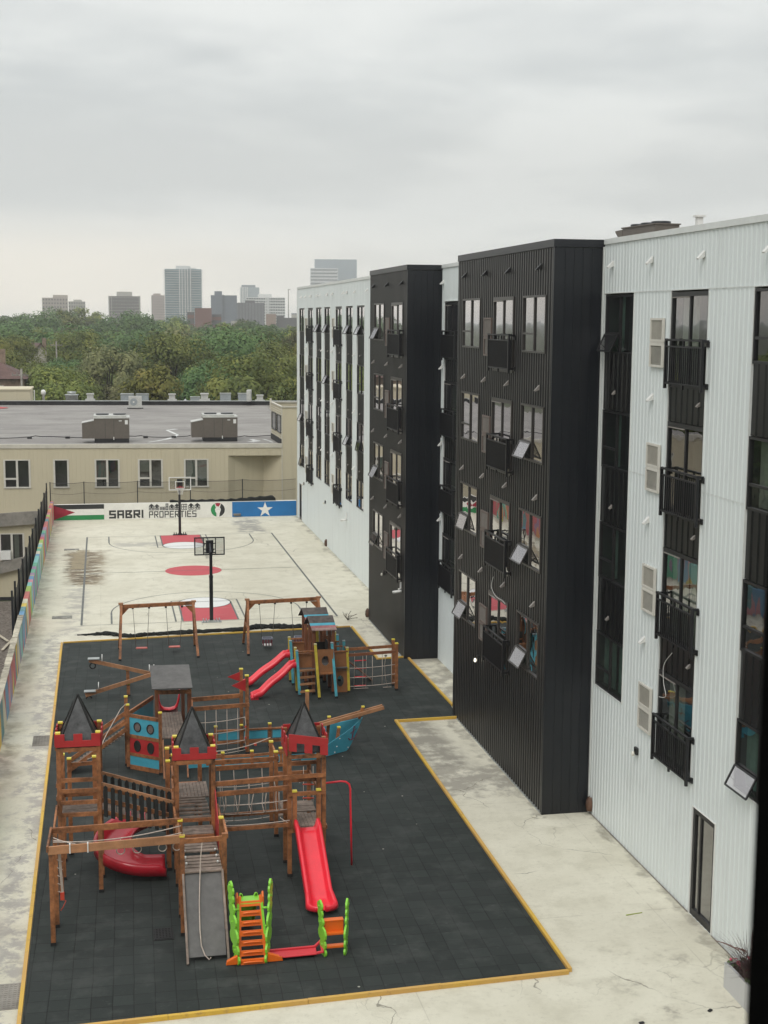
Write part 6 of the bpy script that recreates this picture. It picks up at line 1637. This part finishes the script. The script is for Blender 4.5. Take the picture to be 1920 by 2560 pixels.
# ---------------------------------------------------------------- double playhouse with twin slides
ph_ = empty('double_playhouse', (7.3, 46.8, 0), 0, 'wooden double playhouse with two small roofs, twin red slides and a rope frame', 'play structure')
PO = Vector((7.3, 46.8, 0))
YP, BP = M['yellow_post'], M['blue_post']
GC = simple('faded_cap', (.28,.36,.37), .7); YC = simple('faded_yellow_cap', (.50,.46,.25), .7)
for (x, y, zt, m, tx, ty, cp) in ((7.03,45.52,1.90,YP,6.92,45.72,YC),(7.62,45.55,1.92,BP,7.50,45.75,GC),(6.42,46.0,1.62,BP,6.33,46.05,GC),(6.40,46.5,1.63,YP,6.33,46.45,YC),(8.17,46.2,1.62,YP,8.11,46.2,YC),(8.17,46.95,1.70,BP,8.11,46.9,GC),
        (6.40,47.55,1.62,BP,6.31,47.55,GC),(6.36,47.98,1.66,YP,6.32,47.95,YC),(6.95,48.9,1.85,BP,6.95,48.7,GC),(7.5,48.95,1.88,YP,7.45,48.75,YC),(8.1,48.5,1.66,YP,8.05,48.45,YC),(8.1,47.8,1.72,BP,8.03,47.8,GC)):
    post(ph_, x, y, zt, .085, m, True, top_xy=(tx,ty), capm=cp)
for x, y in ((6.93,46.2),(7.62,46.2),(6.90,46.9),(7.60,46.9),(6.88,47.7),(7.55,47.7),(6.88,48.3),(7.52,48.3)): post(ph_, x, y, 2.36, .10, M['wood_red'], False)
def panel(x0, x1, y, z0, z1, hole=None, name='side_panel'):
    mb = MB(); o = None
    if not hole: mb.box(x0,x1,y-.01,y+.01,z0,z1)
    else:
        hx, hz, rx, rz = hole; n = 20; inner = [(hx+rx*math.cos(2*math.pi*k/n), hz+rz*math.sin(2*math.pi*k/n)) for k in range(n)]
        outer = []
        for k in range(n):
            c, s_ = math.cos(2*math.pi*k/n), math.sin(2*math.pi*k/n)
            tx = (x1-hx)/c if c > 1e-6 else ((x0-hx)/c if c < -1e-6 else 1e9); tz = (z1-hz)/s_ if s_ > 1e-6 else ((z0-hz)/s_ if s_ < -1e-6 else 1e9); t_ = min(tx, tz); outer.append((hx+c*t_, hz+s_*t_))
        for cn in ((x0,z0),(x1,z0),(x1,z1),(x0,z1)):
            k = min(range(n), key=lambda k: (outer[k][0]-cn[0])**2+(outer[k][1]-cn[1])**2); outer[k] = cn
        vs = [(a, y-.01, b) for a, b in outer]+[(a, y-.01, b) for a, b in inner]; mb.add(vs, [(k,(k+1)%n,(k+1)%n+n,k+n) for k in range(n)])
        vs = [(a, y+.01, b) for a, b in outer]+[(a, y+.01, b) for a, b in inner]; mb.add(vs, [(k+n,(k+1)%n+n,(k+1)%n,k) for k in range(n)])
        vs = [(a, y-.01, b) for a, b in inner]+[(a, y+.01, b) for a, b in inner]; mb.add(vs, [(k,(k+1)%n,(k+1)%n+n,k+n) for k in range(n)])
    return mb.build(name, M['ply'], ph_)
panel(6.99,7.54,45.66,.92,1.74,(7.26,1.34,.13,.17)); rail_(ph_, (6.97,45.64,.90), (7.56,45.64,.90), .06)
panel(7.68,8.13,46.2,0.06,.82,(7.87,.46,.12,.20)); panel(7.68,8.13,46.2,.83,1.50); rail_(ph_, (7.60,46.17,1.52),(8.13,46.17,1.52),.05); rail_(ph_, (7.60,46.93,1.52),(8.13,46.93,1.52),.05); rail_(ph_, (8.13,46.2,1.52),(8.13,46.9,1.52),.05)
panel(6.42,6.90,46.25,.98,1.42); rail_(ph_, (6.38,46.22,1.46),(6.92,46.22,1.46),.06); rail_(ph_, (6.38,46.10,1.56),(6.95,46.16,1.58),.06); rail_(ph_, (6.36,46.05,1.50),(6.36,46.5,1.50),.05)
panel(6.42,6.88,47.72,1.0,1.50); rail_(ph_, (6.36,47.70,1.53),(6.9,47.70,1.53),.05); rail_(ph_, (6.36,48.3,1.53),(6.9,48.3,1.53),.05); panel(7.6,8.06,48.48,.9,1.5); rail_(ph_, (7.55,48.5,1.53),(8.08,48.5,1.53),.05); rail_(ph_, (7.6,47.75,1.50),(8.08,47.75,1.50),.05); panel(7.6,8.03,47.8,.95,1.48); panel(6.97,7.45,48.85,.9,1.72)
deck_(ph_, 6.38, 8.1, 46.05, 46.92, .97, M['grey_panel'], 'x', 6); deck_(ph_, 6.38, 8.05, 47.6, 48.5, .97, M['grey_panel'], 'x', 6); deck_(ph_, 6.95,7.6,46.95,47.65,.97,M['plank_dark'],'x',6)
for z in (.94,.70,.46,.20): rail_(ph_, (6.42,45.98,z), (6.95,46.08,z), .055, .16, M['wood_light'], 'step')
mb = MB(); mb.poly([(6.95,47.0,1.0),(6.95,47.6,1.0),(6.95,47.6,1.62),(6.95,47.3,1.75),(6.95,47.0,1.62)], (.02,0,0)); mb.poly([(7.55,47.0,1.0),(7.55,47.6,1.0),(7.55,47.6,1.62),(7.55,47.3,1.72),(7.55,47.0,1.62)], (.02,0,0)); mb.box(7.0,7.5,47.28,47.30,1.0,1.62); mb.build('black_tunnel_panel', M['picket'], ph_)
bk = [('plank_dark',0,.52),('blue',.52,.70),('pinkr',.70,.86),('plank2',.86,1.0)]
M['pinkr'] = simple('faded_red_board', (.33,.13,.13), .8, .3, 8); M['plank2'] = simple('pinkish_board', (.30,.20,.18), .85, .3, 8)
def proof(y):
    r0 = Vector((6.78,y+.48,2.66)); r1 = Vector((7.68,y+.48,2.66)); e0 = Vector((6.86,y-.16,2.30)); e1 = Vector((7.72,y-.16,2.30)); b0 = Vector((6.74,y+1.0,2.30)); b1 = Vector((7.66,y+1.0,2.30))
    rt_ = None
    for n_, a, b in bk:
        mb = MB(); p = r0.lerp(e0, a+.005); q = r1.lerp(e1, a+.005); s_ = r1.lerp(e1, b-.005); t_ = r0.lerp(e0, b-.005); mb.poly([p, t_, s_, q], (0,.01,.035)); o = mb.build('roof_board', M[n_], ph_)
    mb = MB(); mb.poly([r0, r1, b1, b0], (0,-.005,.03)); mb.build('roof_board', M['plank_dark'], ph_)
    mb = MB(); mb.poly([(6.90,y,2.32),(6.90,y+.9,2.34),(6.90,y+.47,2.62)], (.02,0,0)); mb.build('gable_board', M['wood_red'], ph_)
    rail_(ph_, (6.88,y+.02,2.30),(7.66,y+.02,2.30),.06)
proof(46.22); proof(47.62)
slide_straight(ph_, (6.35,46.27,1.04), (4.78,45.98,.10), .34, M['redp'], .018, 'red_slide', .16); slide_straight(ph_, (6.33,47.76,1.04), (4.60,47.62,.10), .34, M['redp'], .018, 'red_slide', .16)
for (x,y) in ((4.86,45.98),(4.68,47.6)): mb = MB(); mb.box(x-.14,x+.12,y-.19,y+.19,.04,.11); mb.build('slide_foot', M['redd'], ph_)
# rope frame on the right
for x, y in ((9.86,46.2),(9.87,46.82)): post(ph_, x, y, 1.70, .10)
rail_(ph_, (8.15,46.18,1.37), (9.86,46.18,1.43), .10, .05, M['wood_red']); rail_(ph_, (8.15,46.82,1.42), (9.86,46.82,1.47), .10, .05)
mb = MB()
for x in (8.66,9.0,9.35,9.68): mb.tube([(x,46.2,1.36),(x+.01,46.2,.75),(x,46.2,.28)], .012, 5)
for z in (.92,.58,.27): sagrope(mb, (8.17,46.2,z-.02), (9.84,46.2,z+.05), .012, .035, 12)
mb.build('climbing_net', M['rope'], ph_)
mb = MB()
for s_ in (0,.42): mb.tube([(8.43+s_,46.5,1.38),(8.41+s_,46.5,.0+.1)], .009, 5)
mb.tube([(9.56,46.5,1.4),(9.50,46.5,.9),(9.52,46.5,.5),(9.60,46.5,.1)], .010, 5); mb.tube([(8.40,46.5,.08),(8.92,46.5,.08)], .014, 5); mb.tube([(9.45,46.5,.08),(9.75,46.5,.08)], .014, 5)
ld = mb.build('rope_ladder', M['rope'], ph_); mb = MB()
for z in (1.08,.80,.50,.18): mb.tube([(8.42,46.5,z),(8.84,46.5,z)], .020, 6)
mb.build('ladder_rungs', M['redp'], ld)
mb = MB(); mb.lathe([(0,0),(.05,.0),(.05,.03),(0,.03)], 10, (9.54,46.5,1.2)); mb.build('climbing_disc', M['foot'], ph_)
mb = MB(); mb.poly([(8.2,47.2,1.0),(9.25,47.5,.08),(9.25,47.9,.08),(8.2,47.7,1.0)], (0,0,-.03)); mb.build('sloping_board', M['wood_red'], ph_)
shift_children(ph_, PO)

# ---------------------------------------------------------------- plastic toddler slides
def blob(pts, y0, t, mb):   # side silhouette (y,z) extruded along x
    mb.poly([(y0, a, b) for a, b in pts], (t,0,0))
def lobed_side(x, circles, par, m, name, ang, t=.045):
    """flat lobed cut-out board standing along y, slightly toed"""
    L_, R_ = [], []
    for cy, cz, r in circles:
        for a in (-50, -20, 10, 40):
            R_.append((cy+r*.95*math.cos(R(a)), cz+r*.8*math.sin(R(a))))
            L_.append((cy-r*.95*math.cos(R(a)), cz+r*.8*math.sin(R(a))))
    pts = R_ + [(circles[-1][0], circles[-1][1]+circles[-1][2])] + L_[::-1]
    y0 = circles[0][0]; mb = MB(); s_, c_ = math.sin(R(ang)), math.cos(R(ang))
    mb.poly([(x+(a-y0)*s_, y0+(a-y0)*c_, b) for a, b in pts], (t*c_, -t*s_, 0))
    for cy, cz, r in circles[1::2]:
        q = Vector((x+(cy-y0)*s_, y0+(cy-y0)*c_, cz)); mb.tube([q-Vector((.02,0,0)), q+Vector((t+.02,0,0))], .02, 8)
    return mb.build(name, m, par, bevel=.012)
def chain_side(x, t, circles, par, m, name, fat=1.0):
    """caterpillar shaped side: chain of overlapping fat discs in the yz plane"""
    mb = MB()
    for k, (cy, cz, r) in enumerate(circles):
        o = .0015*k
        n = 18; ring = [(cy+r*.62*fat*math.cos(2*math.pi*i/n), cz+r*math.sin(2*math.pi*i/n)) for i in range(n)]
        inner = [(cy+r*.42*fat*math.cos(2*math.pi*i/n), cz+r*.8*math.sin(2*math.pi*i/n)) for i in range(n)]
        for sx, xx in ((-1, x-t/2-o), (1, x+t/2+o)):
            vs = [(xx-sx*t*.25, a, b) for a, b in ring]+[(xx, a, b) for a, b in inner]+[(xx, cy, cz)]
            mb.add(vs, [(i,(i+1)%n,n+(i+1)%n,n+i) for i in range(n)]+[(n+i,n+(i+1)%n,2*n) for i in range(n)], True)
        vs = [(x-t/4-o, a, b) for a, b in ring]+[(x+t/4+o, a, b) for a, b in ring]; mb.add(vs, [(i,(i+1)%n,n+(i+1)%n,n+i) for i in range(n)], True)
    return mb.build(name, m, par)
ts = empty('toddler_slide', (2.72, 26.7, 0), 0, 'green and orange plastic toddler slide with a tall orange ladder facing the camera', 'toddler slide')
TO = Vector((2.72, 26.7, 0))
for x, xt in ((2.41, 2.47), (3.02, 2.95)):
    lobed_side(x-.02 if x < 2.7 else x-.03, [(26.42,.13,.15),(26.48,.30,.16),(26.56,.55,.22),(26.62,.85,.19),(26.68,1.10,.15),(26.72,1.30,.14),(26.74,1.47,.15),(26.75,1.57,.09)], ts, M['green_toy'], 'green_side', -16 if x < 2.7 else 20)
    mb = MB(); mb.beam((x-.0,26.38,.05),(xt,26.80,1.12),.05,.07,up=(0,1,0))
    for z in (.35,.7,1.05): mb.tube([(x-.07,26.45+z*.25,z),(x+.07,26.45+z*.25,z)], .022, 8)
    mb.build('green_leg', M['green_toy'], ts)
lad = MB(); P_ = lambda u, v: Vector((2.72+(u)*(.248-.045*v), 26.36+.44*v, .06+1.06*v))
nr = 6
for s_ in (-1, 1): lad.beam(P_(s_*1.05,0), P_(s_*1.05,1.14), .055, .045, up=(0,1,0))
for i in range(nr+1):
    v = i/nr; a = P_(-1,v)-Vector((0,0,0)); b = P_(1,v); lad.beam(a, b, .04, .115, up=(0,.4,1))
    if i < nr:
        c = [P_(u, v+.035) + Vector((0,-.05-.03*(1-u*u),.03*(1-u*u)-.02)) for u in (-.8,-.4,0,.4,.8)]; lad.tube(c, .022, 6)
lad.build('orange_ladder', M['orange_toy'], ts, bevel=.008)
mb = MB(); mb.box(2.46,2.98,26.78,27.15,1.10,1.14); mb.box(2.46,2.98,27.12,27.16,.95,1.14); mb.build('top_platform', M['green_toy'], ts, bevel=.01)
mb = MB()
for s_ in (-1, 1): mb.poly([(2.72+s_*.24,26.80,1.0),(2.72+s_*.24,27.05,1.0),(2.72+s_*.24,27.05,1.22),(2.72+s_*.24,26.88,1.34),(2.72+s_*.24,26.80,1.25)], (.04*s_,0,0))
mb.build('orange_cheek', M['orange_toy'], ts, bevel=.01)
slide_straight(ts, (2.72,27.1,1.08), (2.72,28.1,.12), .30, M['green_toy'], 0, 'chute', .10)
mb = MB(); mb.poly([(2.18,26.34,.05),(2.40,26.34,.05),(2.42,26.34,.24),(2.20,26.34,.13)], (0,.09,0)); mb.poly([(3.02,26.34,.05),(3.33,26.34,.05),(3.31,26.34,.13),(3.02,26.34,.24)], (0,.09,0)); mb.box(2.40,3.02,26.34,26.40,.05,.14); mb.build('orange_base', M['orange_toy'], ts, bevel=.012)
mb = MB(); mb.box(2.375,2.385,26.60,26.68,.88,1.0); mb.box(2.36,2.375,26.62,26.66,.90,.98); mb.build('red_side_toy', M['redp'], ts)
shift_children(ts, TO)
t2 = empty('toddler_steps', (4.42, 26.5, 0), 0, 'small green plastic steps with orange treads at the foot of the red slide', 'toddler slide')
for x, s_ in ((4.18,-1),(4.62,1)):
    lobed_side(x-.02, [(26.44,.12,.13),(26.48,.27,.15),(26.52,.48,.20),(26.58,.72,.13),(26.62,.88,.12),(26.64,1.03,.13)], t2, M['green_toy'], 'green_side', -14 if s_ < 0 else 20)
for z, y in ((.24,26.44),(.49,26.50)): mb = MB(); mb.box(4.20,4.60,y-.06,y+.06,z-.03,z+.02); mb.build('orange_tread', M['orange_toy'], t2, bevel=.01)
mb = MB(); mb.box(4.20,4.60,26.50,26.64,.73,.76); mb.poly([(4.20,26.54,.46),(4.60,26.54,.46),(4.60,26.52,.74),(4.20,26.52,.74)], (0,.02,0)); mb.build('orange_seat', M['orange_toy'], t2, bevel=.01)
shift_children(t2, Vector((4.42,26.5,0)))
rb = MB(); rb.poly([(3.08,26.72,.06),(3.34,26.36,.10),(4.02,26.38,.10),(4.06,26.74,.06)], (0,0,.025)); 
for p, q in (((3.02,26.44,.12),(3.30,26.38,.13)),((3.06,26.76,.09),(4.06,26.78,.09)),((4.02,26.40,.13),(4.16,26.36,.17)),((4.04,26.76,.10),(4.18,26.80,.20)),((4.14,26.36,.17),(4.16,26.80,.20))): rb.beam(p, q, .05, .045)
tag(rb.build('red_plastic_board', M['pinkred'], bevel=.006), 'flat pinkish red plastic board lying between the two green toddler toys', 'plastic board')
# ================================================================ air, sky, light, camera
mb = MB(); mb.box(-5500, 5000, -300, 5300, -8.5, 330)
hz = mb.build('haze', [bpy.data.materials.new('haze_air')]); hz['kind'] = 'stuff'; hz['label'] = 'even grey haze filling the air out to the skyline'
m = hz.data.materials[0]; m.use_nodes = True; nt = m.node_tree; nt.nodes.clear()
o_ = nt.nodes.new('ShaderNodeOutputMaterial'); v_ = nt.nodes.new('ShaderNodeVolumePrincipled')
v_.inputs['Color'].default_value = (.97,.985,1,1); v_.inputs['Density'].default_value = HAZE; v_.inputs['Anisotropy'].default_value = .0
nt.links.new(v_.outputs[0], o_.inputs['Volume'])

SUN_EL, SUN_AZ = R(48), R(215)        # azimuth measured from +Y clockwise
wd = bpy.data.worlds.new('World'); SC.world = wd; wd.use_nodes = True
nt = NT(wd); nt.n.clear(); out = nt.node('ShaderNodeOutputWorld')
sky = nt.node('ShaderNodeTexSky'); sky.sky_type = 'NISHITA'; sky.sun_disc = False; sky.sun_elevation = SUN_EL; sky.sun_rotation = SUN_AZ
sky.air_density = 1.5; sky.dust_density = 3
dv = nt.node('ShaderNodeTexCoord').outputs['Generated']
s = nt.sep(dv); el = s[2]
# cloud sheet seen in perspective: project the direction onto a plane overhead
h = nt.math('MAXIMUM', nt.math('ADD', el, .10), .02)
cv = nt.node('ShaderNodeCombineXYZ', {0: nt.math('DIVIDE', s[0], h), 1: nt.math('DIVIDE', s[1], h), 2: 0.0}).outputs[0]
n1 = nt.noise(.62, 4, .5, nt.scale(cv, (1,1,1), (4.3,1.2,0)), .35); n2 = nt.noise(1.5, 5, .55, nt.scale(cv, (1,1,1), (9.1,2.7,0)), .3)
lay = nt.noise(1.0, 3, .5, nt.scale(dv, (2.4,2.4,8), (0,0,.3)), .4)
f = nt.math('ADD', nt.math('MULTIPLY', n1, .55), nt.math('ADD', nt.math('MULTIPLY', n2, .27), nt.math('MULTIPLY', lay, .18)))
cl = nt.mix(nt.ramp(f, .42, .57), (.47,.49,.495), (.69,.70,.685))
# warmer, brighter gap low down towards the left (north-west)
lft = nt.math('SUBTRACT', 1.0, nt.ramp(nt.math('DIVIDE', s[0], nt.math('MAXIMUM', s[1], .05)), -.05, .30))
low = nt.math('MULTIPLY', nt.ramp(el, -.02, .015), nt.math('SUBTRACT', 1.0, nt.ramp(el, .035, .085)))
cl = nt.mix(nt.math('MULTIPLY', low, nt.math('MULTIPLY_ADD', lft, .70, .25)), cl, (.98,.87,.72))
dk = nt.math('MULTIPLY', nt.ramp(el, .05, .09), nt.math('SUBTRACT', 1.0, nt.ramp(el, .10, .17)))
cl = nt.mix(nt.math('MULTIPLY', dk, .45), cl, (.50,.50,.49))
# brighter towards the zenith, like a real overcast sky
zen = nt.math('MULTIPLY_ADD', nt.ramp(el, .25, 1.0), ZEN, 1.0)
cl = nt.node('ShaderNodeVectorMath', {0: cl, 'Scale': zen}, operation='SCALE').outputs[0]
b1 = nt.node('ShaderNodeBackground', {'Color': sky.outputs[0], 'Strength': .10}); b2 = nt.node('ShaderNodeBackground', {'Color': cl, 'Strength': 1.0})
mx = nt.node('ShaderNodeMixShader', {0: .94, 1: b1.outputs[0], 2: b2.outputs[0]}); nt.l.new(mx.outputs[0], out.inputs[0])

sd = bpy.data.lights.new('sun', 'SUN'); sd.energy = SUNE; sd.angle = R(25); sd.color = (1,.965,.92)
so = link(bpy.data.objects.new('sun', sd))
dirv = Vector((math.sin(SUN_AZ)*math.cos(SUN_EL), math.cos(SUN_AZ)*math.cos(SUN_EL), math.sin(SUN_EL)))
so.rotation_euler = dirv.to_track_quat('Z', 'Y').to_euler(); so.location = (-10, -10, 40)

cd = bpy.data.cameras.new('camera'); cam = link(bpy.data.objects.new('camera', cd))
cd.sensor_fit = 'VERTICAL'; cd.sensor_height = 36; cd.sensor_width = 27; cd.lens = 36*3462.4/2560
cd.clip_start = .05; cd.clip_end = 20000
p_, r_, y_ = .13796, .006714, .200294
fw = Vector((math.sin(y_)*math.cos(p_), math.cos(y_)*math.cos(p_), -math.sin(p_))); rt0 = Vector((math.cos(y_), -math.sin(y_), 0)); up0 = rt0.cross(fw)
rt2 = rt0*math.cos(r_) + up0*math.sin(r_); up2 = -rt0*math.sin(r_) + up0*math.cos(r_)
cam.matrix_world = Matrix(((rt2.x, up2.x, -fw.x, 0), (rt2.y, up2.y, -fw.y, 0), (rt2.z, up2.z, -fw.z, CAMH), (0,0,0,1)))
cd.dof.use_dof = True; cd.dof.focus_distance = 45; cd.dof.aperture_fstop = 14
SC.camera = cam
SC.render.engine = 'CYCLES'
SC.cycles.volume_bounces = 1; SC.cycles.max_bounces = 6; SC.cycles.transparent_max_bounces = 12; SC.cycles.glossy_bounces = 3
SC.view_settings.view_transform = 'Standard'; SC.view_settings.look = 'None'; SC.view_settings.exposure = EXPO; SC.view_settings.gamma = 1
